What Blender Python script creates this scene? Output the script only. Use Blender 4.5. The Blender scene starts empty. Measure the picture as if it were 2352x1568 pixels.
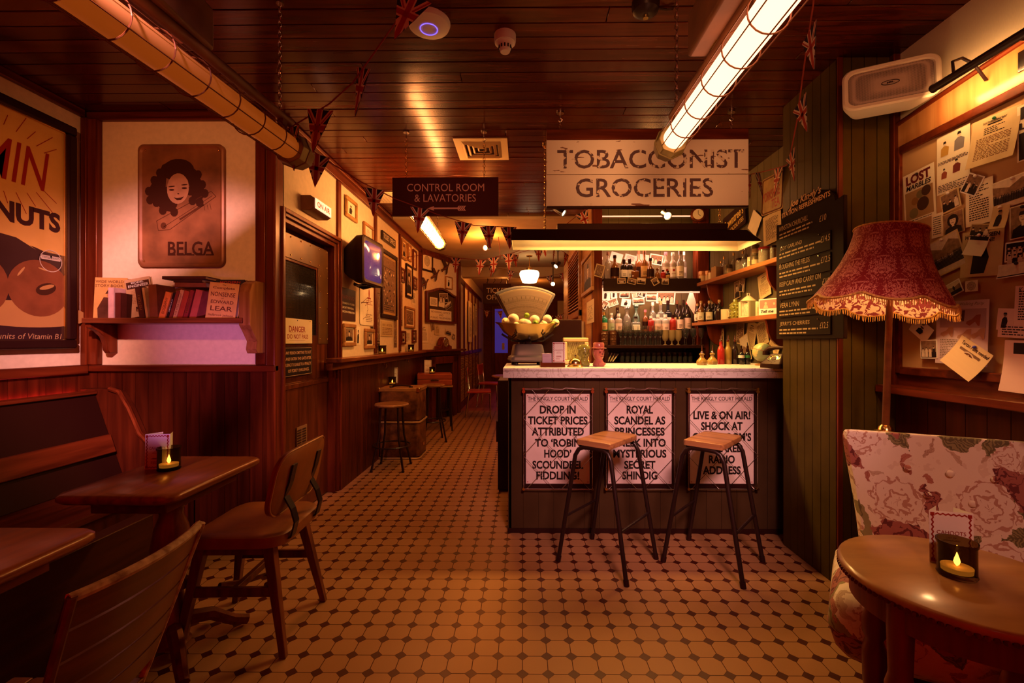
import bpy, bmesh, math, random
from mathutils import Vector, Matrix, Euler
R = math.radians
PI = math.pi
sc = bpy.context.scene
COL = sc.collection
rnd = random.Random(7)

# ------------------------------------------------------------------ camera
W_, H_ = 2352, 1568
FPX = 1045.0            # focal length in pixels (16 mm on a 36 mm sensor)
YAW = R(0.57)
PX0, PY0 = 1190.0, 784.0
HC = 1.30
cd = bpy.data.cameras.new('camera')
cam = bpy.data.objects.new('camera', cd); COL.objects.link(cam)
cd.sensor_width = 36.0
cd.lens = FPX * 36.0 / W_
cd.shift_x = -(PX0 - W_ / 2) / W_
cd.clip_start = 0.02
cam.location = (0, 0, HC)
cam.rotation_euler = (R(90), 0, YAW)
sc.camera = cam

# ------------------------------------------------------------------ world, exposure
sc.view_settings.view_transform = 'Standard'
sc.view_settings.look = 'None'
sc.view_settings.gamma = 1.0
sc.view_settings.use_curve_mapping = False
sc.view_settings.exposure = 0.0
sc.cycles.use_denoising = True
sc.cycles.max_bounces = 7
sc.cycles.diffuse_bounces = 3
sc.cycles.glossy_bounces = 3
sc.cycles.transmission_bounces = 5
sc.cycles.transparent_max_bounces = 8
sc.cycles.caustics_reflective = False
sc.cycles.caustics_refractive = False
sc.cycles.sample_clamp_indirect = 3.0
w = bpy.data.worlds.new('world'); sc.world = w
w.use_nodes = True
bg = w.node_tree.nodes['Background']
bg.inputs[0].default_value = (1.0, 0.012, 0.003, 1)
bg.inputs[1].default_value = 0.31

# ------------------------------------------------------------------ lamps
def lamp(name, kind, loc, color, power, rot=(0, 0, 0), **kw):
    d = bpy.data.lights.new(name, kind)
    d.color = color; d.energy = power
    for k, v in kw.items(): setattr(d, k, v)
    o = bpy.data.objects.new(name, d); COL.objects.link(o)
    o.location = loc; o.rotation_euler = rot
    return o
def aim(o, target):
    d = Vector(target) - o.location
    o.rotation_euler = d.to_track_quat('-Z', 'Y').to_euler()
AMBER = (1.0, 0.30, 0.05)
WARM = (1.0, 0.44, 0.13)
PINK = (1.0, 0.30, 0.27)
LILAC = (0.86, 0.32, 0.62)
# stage spots over the room: lilac and pink gels; amber ones are added fill
def spot(name, loc, target, color, power, deg, blend=.5, size=.06):
    o = lamp(name, 'SPOT', loc, color, power, spot_size=R(deg), spot_blend=blend, shadow_soft_size=size)
    aim(o, target); return o
spot('spot_shelf_wall', (-0.9, 0.2, 2.65), (-2.25, 2.97, 1.28), (1.0, .44, .50), 1250, 40, 1.0)
spot('spot_shelf_wall', (-1.3, 0.3, 2.6), (-2.2, 2.97, 2.0), (1.0, .36, .12), 110, 50, .8)  # amber fill added for the upper part of the wall
spot('spot_shelf_wall', (-1.0, 0.9, 1.0), (-1.98, 2.97, 1.24), (.90, .28, .90), 120, 26, 1.0)
spot('spot_bar_front', (0.7, 0.1, 2.72), (0.75, 3.1, 0.72), (1.0, .50, .48), 780, 36, .7, .35)
spot('fill_hanging_sign', (0.3, -0.2, 1.9), (0.82, 2.98, 2.45), (1.0, .47, .19), 380, 27, .8, .4)  # unseen warm spot added to brighten the tobacconist sign
spot('fill_hanging_sign', (-0.2, 0.3, 1.8), (-0.55, 3.24, 2.33), (1.0, .42, .24), 50, 22, .8, .2)  # second added spot, brightening the control room sign
spot('fill_corner', (1.1, -0.3, 2.5), (1.8, 2.2, 2.40), (1.0, .42, .16), 60, 26, .9, .1)  # added fill for the loudspeaker and the upper right wall
spot('spot_sofa', (0.9, -0.3, 2.6), (1.6, 1.8, 0.75), (1.0, .50, .36), 84, 32, .7, .15)
spot('fill_poster', (-1.6, 0.3, 2.6), (-2.85, 2.05, 1.85), AMBER, 30, 42, .8)  # added amber fill on the doughnut poster
# warm lights along the passage ceiling
lamp('passage_downlight', 'POINT', (-0.55, 6.3, 2.55), AMBER, 42, shadow_soft_size=.08)
lamp('passage_downlight', 'POINT', (-0.4, 9.6, 2.5), AMBER, 18, shadow_soft_size=.08)
lamp('passage_downlight', 'POINT', (0.3, 11.0, 2.5), AMBER, 8, shadow_soft_size=.08)
lamp('bar_downlight', 'POINT', (1.2, 4.3, 2.6), (1.0, .45, .12), 14, shadow_soft_size=.06)
# strip lights under the lamp hood over the bar and under the two back bar shelves
lamp('bar_lamp_light', 'AREA', (.82, 3.48, 2.06), (1.0, .58, .16), 46, shape='RECTANGLE', size=1.6, size_y=.08)
lamp('back_bar_light', 'AREA', (1.35, 4.82, 1.90), (1.0, .50, .32), 9, shape='RECTANGLE', size=.95, size_y=.05, rot=(R(25), 0, 0))
lamp('back_bar_light', 'AREA', (1.35, 4.86, 2.30), (1.0, .50, .32), 7, shape='RECTANGLE', size=.95, size_y=.05, rot=(R(25), 0, 0))

# ------------------------------------------------------------------ helpers: pixel -> place on a known plane
_f = Vector((-math.sin(YAW), math.cos(YAW), 0)); _r = Vector((math.cos(YAW), math.sin(YAW), 0))
def ray(px, py):
    return _f + _r * ((px - PX0) / FPX) + Vector((0, 0, 1)) * ((PY0 - py) / FPX)
def at(px, py, Y):
    d = ray(px, py); t = Y / d.y
    return Vector((0, 0, HC)) + d * t
def onX(px, py, X):
    d = ray(px, py); t = X / d.x
    return Vector((0, 0, HC)) + d * t
def onZ(px, py, Z):
    d = ray(px, py); t = (Z - HC) / d.z
    return Vector((0, 0, HC)) + d * t

# ------------------------------------------------------------------ mesh builder
class B:
    def __init__(s): s.bm = bmesh.new(); s.mi = 0
    def m(s, i): s.mi = i; return s
    def face(s, pts, smooth=False):
        vs = [s.bm.verts.new(p) for p in pts]
        f = s.bm.faces.new(vs); f.material_index = s.mi; f.smooth = smooth; return f
    def box(s, x0, x1, y0, y1, z0, z1, M=None):
        P = [Vector((x, y, z)) for x in (x0, x1) for y in (y0, y1) for z in (z0, z1)]
        if M: P = [M @ p for p in P]
        v = [s.bm.verts.new(p) for p in P]
        for q in ((0, 1, 3, 2), (4, 6, 7, 5), (0, 4, 5, 1), (2, 3, 7, 6), (0, 2, 6, 4), (1, 5, 7, 3)):
            f = s.bm.faces.new([v[i] for i in q]); f.material_index = s.mi
        return s
    def cbox(s, c, sz, M=None):
        c = Vector(c); h = Vector(sz) / 2
        T = Matrix.Translation(c) @ (M if M else Matrix())
        return s.box(-h.x, h.x, -h.y, h.y, -h.z, h.z, T)
    def rings(s, R_, cap=True, smooth=True, close=True):
        V = [[s.bm.verts.new(p) for p in r] for r in R_]
        for a, b in zip(V, V[1:]):
            n = len(a)
            for i in range(n if close else n - 1):
                j = (i + 1) % n
                try:
                    f = s.bm.faces.new((a[i], a[j], b[j], b[i])); f.material_index = s.mi; f.smooth = smooth
                except ValueError: pass
        if cap and close:
            for r, rev in ((V[0], True), (V[-1], False)):
                try:
                    f = s.bm.faces.new(r[::-1] if rev else r); f.material_index = s.mi
                except ValueError: pass
        return s
    def cyl(s, p0, p1, r0, r1=None, n=14, cap=True):
        p0, p1 = Vector(p0), Vector(p1); r1 = r0 if r1 is None else r1
        d = (p1 - p0).normalized(); a = d.orthogonal().normalized(); c = d.cross(a)
        return s.rings([[p + (a * math.cos(t) + c * math.sin(t)) * r for t in [2 * PI * i / n for i in range(n)]] for p, r in ((p0, r0), (p1, r1))], cap)
    def tube(s, pts, r, n=8, closed=False):
        pts = [Vector(p) for p in pts]; N = len(pts); rr = []
        up = None
        for i, p in enumerate(pts):
            if closed: d = pts[(i + 1) % N] - pts[i - 1]
            else: d = pts[min(i + 1, N - 1)] - pts[max(i - 1, 0)]
            d.normalize()
            if up is None: up = d.orthogonal().normalized()
            a = (up - d * up.dot(d)).normalized(); up = a; c = d.cross(a)
            q = r[i] if isinstance(r, (list, tuple)) else r
            rr.append([p + (a * math.cos(t) + c * math.sin(t)) * q for t in [2 * PI * k / n for k in range(n)]])
        if closed: rr.append(rr[0]); 
        return s.rings(rr, not closed)
    def lathe(s, prof, c=(0, 0, 0), n=24, cap=True, M=None, sx=1, sy=1):
        c = Vector(c)
        rr = [[Vector((r * sx * math.cos(2 * PI * i / n), r * sy * math.sin(2 * PI * i / n), z)) for i in range(n)] for r, z in prof]
        rr = [[c + (M @ p if M else p) for p in q] for q in rr]
        return s.rings(rr, cap)
    def sphere(s, c, r, nu=16, nv=10, M=None):
        c = Vector(c); r = r if isinstance(r, (tuple, list)) else (r, r, r)
        rr = []
        for j in range(nv + 1):
            t = -PI / 2 + PI * j / nv; t = max(min(t, PI / 2 - .02), -PI / 2 + .02)
            q = [Vector((r[0] * math.cos(t) * math.cos(2 * PI * i / nu), r[1] * math.cos(t) * math.sin(2 * PI * i / nu), r[2] * math.sin(t))) for i in range(nu)]
            rr.append([c + (M @ p if M else p) for p in q])
        return s.rings(rr)
    def prism(s, pts, y0, y1, M=None, axis='y'):
        # outline (x, z) extruded along y;  axis 'z': outline (x, y) along z; axis 'x': outline (y, z) along x
        def P(a, b, d):
            v = Vector((a, d, b)) if axis == 'y' else Vector((a, b, d)) if axis == 'z' else Vector((d, a, b))
            return M @ v if M else v
        A = [s.bm.verts.new(P(a, b, y0)) for a, b in pts]; C = [s.bm.verts.new(P(a, b, y1)) for a, b in pts]
        n = len(pts)
        for L in (A, C[::-1]):
            f = s.bm.faces.new(L); f.material_index = s.mi
        for i in range(n):
            f = s.bm.faces.new((A[i], C[i], C[(i + 1) % n], A[(i + 1) % n])); f.material_index = s.mi
        return s
    # flat marks lying on a face that looks to -y (x right, z up)
    def flat(s, pts, y): s.face([(x, y, z) for x, z in pts]); return s
    def rect(s, x0, x1, z0, z1, y): return s.flat([(x0, z0), (x1, z0), (x1, z1), (x0, z1)], y)
    def ell(s, cx, cz, rx, rz, y, n=14, rot=0):
        return s.flat([(cx + rx * math.cos(t) * math.cos(rot) - rz * math.sin(t) * math.sin(rot), cz + rx * math.cos(t) * math.sin(rot) + rz * math.sin(t) * math.cos(rot)) for t in [2 * PI * i / n for i in range(n)]], y)
    def ring(s, cx, cz, r0, r1, y, n=24):
        for i in range(n):
            a, b_ = 2 * PI * i / n, 2 * PI * (i + 1) / n
            s.flat([(cx + r0 * math.cos(a), cz + r0 * math.sin(a)), (cx + r1 * math.cos(a), cz + r1 * math.sin(a)), (cx + r1 * math.cos(b_), cz + r1 * math.sin(b_)), (cx + r0 * math.cos(b_), cz + r0 * math.sin(b_))], y)
        return s
    def line(s, x0, z0, x1, z1, w, y):
        d = Vector((x1 - x0, z1 - z0)); n = Vector((-d.y, d.x)).normalized() * (w / 2)
        return s.flat([(x0 - n.x, z0 - n.y), (x1 - n.x, z1 - n.y), (x1 + n.x, z1 + n.y), (x0 + n.x, z0 + n.y)], y)
    def text(s, t, cx, cz, w=None, h=None, y=-.001, bold=0, shear=0, rot=0, align='C', M=None, sp=1.0):
        V, F, (x0, x1, z0, z1) = glyphs(t, bold, shear, sp)
        bw, bh = x1 - x0, z1 - z0
        kz = h / bh if h else (w / bw); kx = w / bw if w else kz
        ox = (x0 + x1) / 2 if align == 'C' else x0
        ca, sa = math.cos(rot), math.sin(rot)
        vs = []
        for a, b in V:
            p, q = (a - ox) * kx, (b - (z0 + z1) / 2) * kz
            v = Vector((cx + p * ca - q * sa, y, cz + p * sa + q * ca))
            vs.append(s.bm.verts.new(M @ v if M else v))
        for f in F:
            try:
                g = s.bm.faces.new([vs[i] for i in f]); g.material_index = s.mi
            except ValueError: pass
        return s
    def words(s, x0, x1, ztop, zbot, lines, y, seed=1, lh=.45, gap=.12):
        # rows of small print: one short stroke per word
        q = random.Random(seed); dz = (ztop - zbot) / lines
        for i in range(lines):
            z = ztop - (i + .5) * dz; x = x0
            end = x1 if q.random() < .75 else x0 + (x1 - x0) * q.uniform(.4, .95)
            while x < end - .001:
                L = (x1 - x0) * q.uniform(.04, .15); e = min(x + L, end)
                s.rect(x, e, z - dz * lh / 2, z + dz * lh / 2, y); x = e + (x1 - x0) * gap * .25
        return s
_gl = {}
def glyphs(t, bold=0, shear=0, sp=1.0):
    k = (t, bold, shear, sp)
    if k in _gl: return _gl[k]
    c = bpy.data.curves.new('lettering', 'FONT'); c.body = t; c.resolution_u = 3
    c.offset = bold; c.shear = shear; c.space_character = sp; c.size = 1; c.fill_mode = 'FRONT'
    o = bpy.data.objects.new('lettering', c)
    me = o.to_mesh()
    V = [(v.co.x, v.co.y) for v in me.vertices]; F = [tuple(p.vertices) for p in me.polygons]
    o.to_mesh_clear(); bpy.data.objects.remove(o); bpy.data.curves.remove(c)
    bb = (min(v[0] for v in V), max(v[0] for v in V), min(v[1] for v in V), max(v[1] for v in V))
    _gl[k] = (V, F, bb); return _gl[k]

def O(name, b, mats, parent=None, bev=0, ang=40, sub=0, seg=2, shade=True, weld=False):
    if weld: bmesh.ops.remove_doubles(b.bm, verts=b.bm.verts, dist=1e-5)
    me = bpy.data.meshes.new(name)
    if not isinstance(mats, (list, tuple)): mats = [mats]
    b.bm.to_mesh(me); b.bm.free()
    for m_ in mats: me.materials.append(m_)
    o = bpy.data.objects.new(name, me); COL.objects.link(o)
    if shade:
        me.set_sharp_from_angle(angle=R(ang))
        for p in me.polygons: p.use_smooth = True
    if bev:
        md = o.modifiers.new('bevel', 'BEVEL'); md.width = bev; md.segments = seg; md.limit_method = 'ANGLE'; md.angle_limit = R(35)
    if sub:
        md = o.modifiers.new('sub', 'SUBSURF'); md.levels = sub; md.render_levels = sub
    if parent: o.parent = parent
    return o
def tag(o, label, cat, group=None, kind=None):
    if label: o['label'] = label
    if cat: o['category'] = cat
    if group: o['group'] = group
    if kind: o['kind'] = kind
    return o
def T(name, label, cat, loc=(0, 0, 0), rz=0, group=None, rx=0, ry=0):
    o = bpy.data.objects.new(name, None); COL.objects.link(o)
    o.empty_display_size = .05
    o.location = loc; o.rotation_euler = (rx, ry, rz)
    return tag(o, label, cat, group)
def S(name, b, mats, **kw):
    o = O(name, b, mats, **kw); o['kind'] = 'structure'; return o
def kids(o): return [c for c in COL.objects if c.parent == o]
_children = {}
def dup(root, loc, rz=None, label=None, group=None, scale=None):
    r = root.copy(); COL.objects.link(r); r.location = loc
    if rz is not None: r.rotation_euler = (root.rotation_euler[0], root.rotation_euler[1], rz)
    if scale: r.scale = scale if isinstance(scale, (tuple, list)) else (scale,) * 3
    if label: r['label'] = label
    if group: r['group'] = group
    for ch in list(root.children):
        c = ch.copy(); COL.objects.link(c); c.parent = r
        for g in ch.children:
            d = g.copy(); COL.objects.link(d); d.parent = c
    return r

# ------------------------------------------------------------------ materials (all procedural)
_m = {}
def mat(key, rgb=(.5, .5, .5), rough=.5, metal=0, var=0, scale=8, coat=0, emit=None, es=0, trans=0, ior=1.45, bump=0, alpha=1, sss=0, stretch=None, rgb2=None):
    if key in _m: return _m[key]
    m = bpy.data.materials.new(key); m.use_nodes = True; nt = m.node_tree; N = nt.nodes; L = nt.links
    p = N['Principled BSDF']
    p.inputs['Base Color'].default_value = (*rgb, 1); p.inputs['Roughness'].default_value = rough
    p.inputs['Metallic'].default_value = metal; p.inputs['Coat Weight'].default_value = coat
    p.inputs['Coat Roughness'].default_value = .12
    if not metal and not trans: p.inputs['Specular Tint'].default_value = (1, .55, .3, 1); p.inputs['Specular IOR Level'].default_value = .38
    if max(rgb) < .1 and not coat and not metal: p.inputs['Specular IOR Level'].default_value = .22
    p.inputs['Transmission Weight'].default_value = trans; p.inputs['IOR'].default_value = ior
    p.inputs['Alpha'].default_value = alpha
    if emit: p.inputs['Emission Color'].default_value = (*emit, 1); p.inputs['Emission Strength'].default_value = es
    if var or bump or rgb2:
        tc = N.new('ShaderNodeTexCoord'); mp = N.new('ShaderNodeMapping'); nz = N.new('ShaderNodeTexNoise')
        mp.inputs['Scale'].default_value = stretch or (1, 1, 1)
        nz.inputs['Scale'].default_value = scale; nz.inputs['Detail'].default_value = 5
        L.new(tc.outputs['Object'], mp.inputs[0]); L.new(mp.outputs[0], nz.inputs['Vector'])
        if var or rgb2:
            cr = N.new('ShaderNodeValToRGB')
            a = rgb if rgb2 else tuple(c * (1 - var) for c in rgb); c2 = rgb2 or tuple(min(1, c * (1 + var)) for c in rgb)
            cr.color_ramp.elements[0].position = .3; cr.color_ramp.elements[1].position = .7
            cr.color_ramp.elements[0].color = (*a, 1); cr.color_ramp.elements[1].color = (*c2, 1)
            L.new(nz.outputs['Fac'], cr.inputs[0]); L.new(cr.outputs[0], p.inputs['Base Color'])
        if bump:
            bp = N.new('ShaderNodeBump'); bp.inputs['Strength'].default_value = bump; bp.inputs['Distance'].default_value = .004
            L.new(nz.outputs['Fac'], bp.inputs['Height']); L.new(bp.outputs[0], p.inputs['Normal'])
    _m[key] = m; return m
def wood(key, c1, c2, rough=.35, axis=0, scale=1.0, coat=.3, island=.25, bump=.15):
    """boards: stretched grain along one axis, each board (mesh island) a little different"""
    if key in _m: return _m[key]
    m = bpy.data.materials.new(key); m.use_nodes = True; nt = m.node_tree; N = nt.nodes; L = nt.links
    p = N['Principled BSDF']; p.inputs['Coat Weight'].default_value = coat; p.inputs['Coat Roughness'].default_value = .15; p.inputs['Specular IOR Level'].default_value = .4; p.inputs['Specular Tint'].default_value = (1, .36, .12, 1); p.inputs['Coat Tint'].default_value = (1, .6, .4, 1)
    tc = N.new('ShaderNodeTexCoord'); mp = N.new('ShaderNodeMapping')
    sv = [14.0 * scale] * 3; sv[axis] = 1.1 * scale; mp.inputs['Scale'].default_value = sv
    gi = N.new('ShaderNodeNewGeometry')
    ad = N.new('ShaderNodeVectorMath'); ad.operation = 'MULTIPLY_ADD'
    L.new(gi.outputs['Random Per Island'], ad.inputs[0]); ad.inputs[1].default_value = (7, 7, 7); L.new(tc.outputs['Object'], ad.inputs[2])
    L.new(ad.outputs[0], mp.inputs[0])
    nz = N.new('ShaderNodeTexNoise'); nz.inputs['Scale'].default_value = 1.6; nz.inputs['Detail'].default_value = 6; nz.inputs['Distortion'].default_value = .6
    L.new(mp.outputs[0], nz.inputs['Vector'])
    cr = N.new('ShaderNodeValToRGB'); e = cr.color_ramp.elements
    e[0].position = .32; e[1].position = .68; e[0].color = (*c1, 1); e[1].color = (*c2, 1)
    L.new(nz.outputs['Fac'], cr.inputs[0])
    hs = N.new('ShaderNodeHueSaturation'); mr = N.new('ShaderNodeMapRange')
    mr.inputs[3].default_value = 1 - island; mr.inputs[4].default_value = 1 + island
    L.new(gi.outputs['Random Per Island'], mr.inputs[0]); L.new(mr.outputs[0], hs.inputs['Value']); L.new(cr.outputs[0], hs.inputs['Color'])
    L.new(hs.outputs[0], p.inputs['Base Color'])
    rr = N.new('ShaderNodeMapRange'); rr.inputs[3].default_value = rough * .8; rr.inputs[4].default_value = rough * 1.3
    L.new(nz.outputs['Fac'], rr.inputs[0]); L.new(rr.outputs[0], p.inputs['Roughness'])
    bp = N.new('ShaderNodeBump'); bp.inputs['Strength'].default_value = bump; bp.inputs['Distance'].default_value = .002
    L.new(nz.outputs['Fac'], bp.inputs['Height']); L.new(bp.outputs[0], p.inputs['Normal'])
    _m[key] = m; return m
def nodes(key):
    m = bpy.data.materials.new(key); m.use_nodes = True; nt = m.node_tree
    return m, nt.nodes, nt.links, nt.nodes['Principled BSDF']
def math_n(N, L, op, a, b=None, c=None):
    n = N.new('ShaderNodeMath'); n.operation = op
    for i, v in enumerate((a, b, c)):
        if v is None: continue
        if isinstance(v, (int, float)): n.inputs[i].default_value = v
        else: L.new(v, n.inputs[i])
    return n.outputs[0]
def mixc(N, L, fac, a, b):
    n = N.new('ShaderNodeMix'); n.data_type = 'RGBA'
    if isinstance(fac, (int, float)): n.inputs[0].default_value = fac
    else: L.new(fac, n.inputs[0])
    for i, v in ((6, a), (7, b)):
        if isinstance(v, tuple): n.inputs[i].default_value = (*v, 1)
        else: L.new(v, n.inputs[i])
    return n.outputs[2]
def tile_mat(key, x0, y0, s, tile, tile2, dot, grout):
    m, N, L, p = nodes(key)
    tc = N.new('ShaderNodeTexCoord'); sp = N.new('ShaderNodeSeparateXYZ'); L.new(tc.outputs['Object'], sp.inputs[0])
    def cell(o, off):
        q = math_n(N, L, 'DIVIDE', math_n(N, L, 'SUBTRACT', o, off), s)
        q2 = math_n(N, L, 'ADD', q, .5)
        return math_n(N, L, 'ABSOLUTE', math_n(N, L, 'SUBTRACT', math_n(N, L, 'FRACT', q2), .5)), math_n(N, L, 'FLOOR', q)
    u, iu = cell(sp.outputs[0], x0); v, iv = cell(sp.outputs[1], y0)
    su = math_n(N, L, 'ADD', u, v)
    isdot = math_n(N, L, 'LESS_THAN', su, .236)
    ring = math_n(N, L, 'MULTIPLY', math_n(N, L, 'LESS_THAN', su, .258), math_n(N, L, 'GREATER_THAN', su, .236))
    g = math_n(N, L, 'LESS_THAN', math_n(N, L, 'MINIMUM', u, v), .017)
    g = math_n(N, L, 'MAXIMUM', math_n(N, L, 'MULTIPLY', g, math_n(N, L, 'SUBTRACT', 1.0, isdot)), ring)
    wn = N.new('ShaderNodeTexWhiteNoise'); cb = N.new('ShaderNodeCombineXYZ'); L.new(iu, cb.inputs[0]); L.new(iv, cb.inputs[1]); L.new(cb.outputs[0], wn.inputs['Vector'])
    nz = N.new('ShaderNodeTexNoise'); nz.inputs['Scale'].default_value = 3; nz.inputs['Detail'].default_value = 4; L.new(tc.outputs['Object'], nz.inputs['Vector'])
    f = math_n(N, L, 'ADD', math_n(N, L, 'MULTIPLY', wn.outputs['Value'], .5), math_n(N, L, 'MULTIPLY', nz.outputs['Fac'], .5))
    base = mixc(N, L, f, tile, tile2)
    base = mixc(N, L, isdot, base, dot); base = mixc(N, L, g, base, grout)
    p.inputs['Specular Tint'].default_value = (1, .5, .25, 1); p.inputs['Specular IOR Level'].default_value = .35
    L.new(base, p.inputs['Base Color'])
    L.new(math_n(N, L, 'ADD', math_n(N, L, 'MULTIPLY', g, .4), .36), p.inputs['Roughness'])
    bp = N.new('ShaderNodeBump'); bp.inputs['Strength'].default_value = .5; bp.inputs['Distance'].default_value = .002
    L.new(math_n(N, L, 'SUBTRACT', 1.0, g), bp.inputs['Height']); L.new(bp.outputs[0], p.inputs['Normal'])
    _m[key] = m; return m
def print_mat(key, dark, light, scale=26, thr=.5):
    """an old photographic print: soft tones, a dark mass low down and a pale sky above"""
    if key in _m: return _m[key]
    m, N, L, p = nodes(key); p.inputs['Roughness'].default_value = .45
    tc = N.new('ShaderNodeTexCoord'); oi = N.new('ShaderNodeObjectInfo')
    ad = N.new('ShaderNodeVectorMath'); ad.operation = 'MULTIPLY_ADD'; L.new(oi.outputs['Random'], ad.inputs[0]); ad.inputs[1].default_value = (9, 5, 3); L.new(tc.outputs['Object'], ad.inputs[2])
    nz = N.new('ShaderNodeTexNoise'); nz.inputs['Scale'].default_value = scale; nz.inputs['Detail'].default_value = 6; nz.inputs['Distortion'].default_value = .8; L.new(ad.outputs[0], nz.inputs['Vector'])
    sp = N.new('ShaderNodeSeparateXYZ'); L.new(tc.outputs['Generated'], sp.inputs[0])
    f = math_n(N, L, 'ADD', math_n(N, L, 'MULTIPLY', nz.outputs['Fac'], 1.3), math_n(N, L, 'MULTIPLY', sp.outputs[2], .35))
    cr = N.new('ShaderNodeValToRGB'); e = cr.color_ramp.elements
    e[0].position = thr + .12; e[1].position = thr + .42; e[0].color = (*dark, 1); e[1].color = (*light, 1)
    L.new(f, cr.inputs[0]); L.new(cr.outputs[0], p.inputs['Base Color'])
    _m[key] = m; return m

MAHO = wood('mahogany', (.055, .007, .002), (.15, .024, .006), .34, 2, 1, .08)
MAHOX = wood('mahogany rails', (.055, .007, .002), (.15, .024, .006), .34, 0, 1, .08)
MAHOY = wood('mahogany long rails', (.055, .007, .002), (.15, .024, .006), .34, 1, 1, .08)
CEILW = wood('ceiling boards', (.032, .0028, .0008), (.090, .011, .002), .24, 0, 1.0, .12, .3)
PANELW = wood('dark matchboard', (.030, .0038, .0014), (.078, .011, .003), .42, 2, 1, 0)
TABLEW = wood('worn table wood', (.12, .024, .006), (.32, .085, .022), .30, 1, 1.2, .15)
TABLEX = wood('worn stool wood', (.15, .060, .022), (.31, .14, .055), .4, 0, 1.3, .2)
SHELFW = wood('shelf wood', (.09, .020, .007), (.24, .065, .02), .4, 0)
OAK = wood('pale oak', (.30, .14, .05), (.55, .30, .12), .45, 1, 1, .1)
GREENW = mat('green painted board', (.068, .040, .006), .5, var=.18, scale=6)
GREENB = mat('grey green painted board', (.115, .085, .040), .45, var=.15, scale=6)
CREAM = mat('cream plaster', (.74, .56, .36), .7, var=.06, scale=30, bump=.06)
PLAST = mat('plaster ceiling', (.55, .38, .20), .7, var=.1, scale=4)
BLACK = mat('black paint', (.020, .005, .004), .4)
BLACKM = mat('black metal', (.024, .008, .006), .35, metal=.4)
STEEL = mat('bright wire', (.60, .52, .46), .22, metal=1)
CHROME = mat('chrome', (.75, .7, .65), .12, metal=1)
BRASS = mat('brass', (.72, .45, .14), .22, metal=1, var=.1)
PAPER = mat('cream paper', (.80, .66, .46), .7, var=.05, scale=12)
WHITEP = mat('white paper', (.86, .78, .68), .7, var=.04, scale=10)
AGED = mat('aged paper', (.62, .44, .22), .75, var=.14, scale=9)
PINKP = mat('pink paper', (.80, .52, .44), .7, var=.05)
INK = mat('black ink', (.016, .010, .010), .6)
INKR = mat('red ink', (.32, .02, .012), .6)
INKB = mat('brown ink', (.14, .04, .015), .6)
INKG = mat('grey ink', (.20, .14, .10), .6)
WHITE = mat('white paint', (.82, .76, .66), .5)
GLASS = mat('clear glass', (1, 1, 1), .03, trans=1, ior=1.45)
PHOTO = print_mat('sepia photograph', (.025, .012, .008), (.66, .48, .32))
PHOTOS = print_mat('small photograph', (.02, .012, .010), (.74, .60, .46), 55)
PHOTOL = print_mat('pale print', (.16, .08, .03), (.72, .54, .28), 40, .42)

# ================================================================== THE SETTING
ZC = 2.80
YS, XC, XL, XR, XP = 2.97, -1.62, -2.86, 1.97, 1.67
q = onZ(1200, 1547.4, 0)
TILE = tile_mat('octagon tiles', q.x, q.y, .101, (.29, .125, .05), (.35, .155, .065), (.045, .005, .003), (.05, .010, .005))
b = B(); b.box(-3.2, 2.4, -.9, 8.54, -.1, 0); S('floor', b, TILE)
TILER = tile_mat('red quarry tiles', 0, 0, .15, (.24, .045, .02), (.30, .06, .03), (.10, .02, .012), (.30, .14, .08))
b = B(); b.box(-1.6, 3.0, 8.54, 14.2, -.1, 0); S('floor_passage', b, TILER)

def boards_x(b, x0, x1, y, z0, z1, pw, th=.012, gap=.003):
    """upright boards on a wall facing -y, front at y"""
    n = max(1, round((x1 - x0) / pw)); wd = (x1 - x0) / n
    for i in range(n): b.box(x0 + i * wd + gap / 2, x0 + (i + 1) * wd - gap / 2, y, y + th, z0, z1)
    b.box(x0, x1, y + th * .5, y + th + .01, z0, z1)
def boards_y(b, y0, y1, x, z0, z1, pw, th=.012, gap=.003, side=1):
    """upright boards on a wall at x; side=+1: room on the +x side"""
    n = max(1, round((y1 - y0) / pw)); wd = (y1 - y0) / n
    for i in range(n): b.box(min(x, x - th * side), max(x, x - th * side), y0 + i * wd + gap / 2, y0 + (i + 1) * wd - gap / 2, z0, z1)
    a, c = x - side * th * .5, x - side * (th + .01); b.box(min(a, c), max(a, c), y0, y1, z0, z1)

# ceiling: varnished boards running across the room
b = B(); y = -.6
while y < 5.44:
    cuts = [-3.0] + sorted(rnd.uniform(-2.4, 2.0) for _ in range(1 if rnd.random() < .7 else 2)) + [2.3]
    for a, c in zip(cuts, cuts[1:]): b.box(a + .0015, c - .0015, y + .0025, y + .0955, ZC + rnd.uniform(-.0015, .0015), ZC + .02)
    y += .098
S('ceiling', b, CEILW, bev=.002, seg=1)
b = B(); b.box(-3.2, 2.4, -.7, 5.5, ZC + .02, ZC + .06); S('ceiling_deck', b, BLACK)
b = B(); b.box(-3.0, 3.0, 5.46, 14.2, ZC - .03, ZC + .05); S('ceiling_passage', b, PLAST)
b = B(); b.box(-1.62, 2.1, 9.0, 9.25, ZC - .22, ZC - .03); S('beam', b, PLAST)

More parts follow.
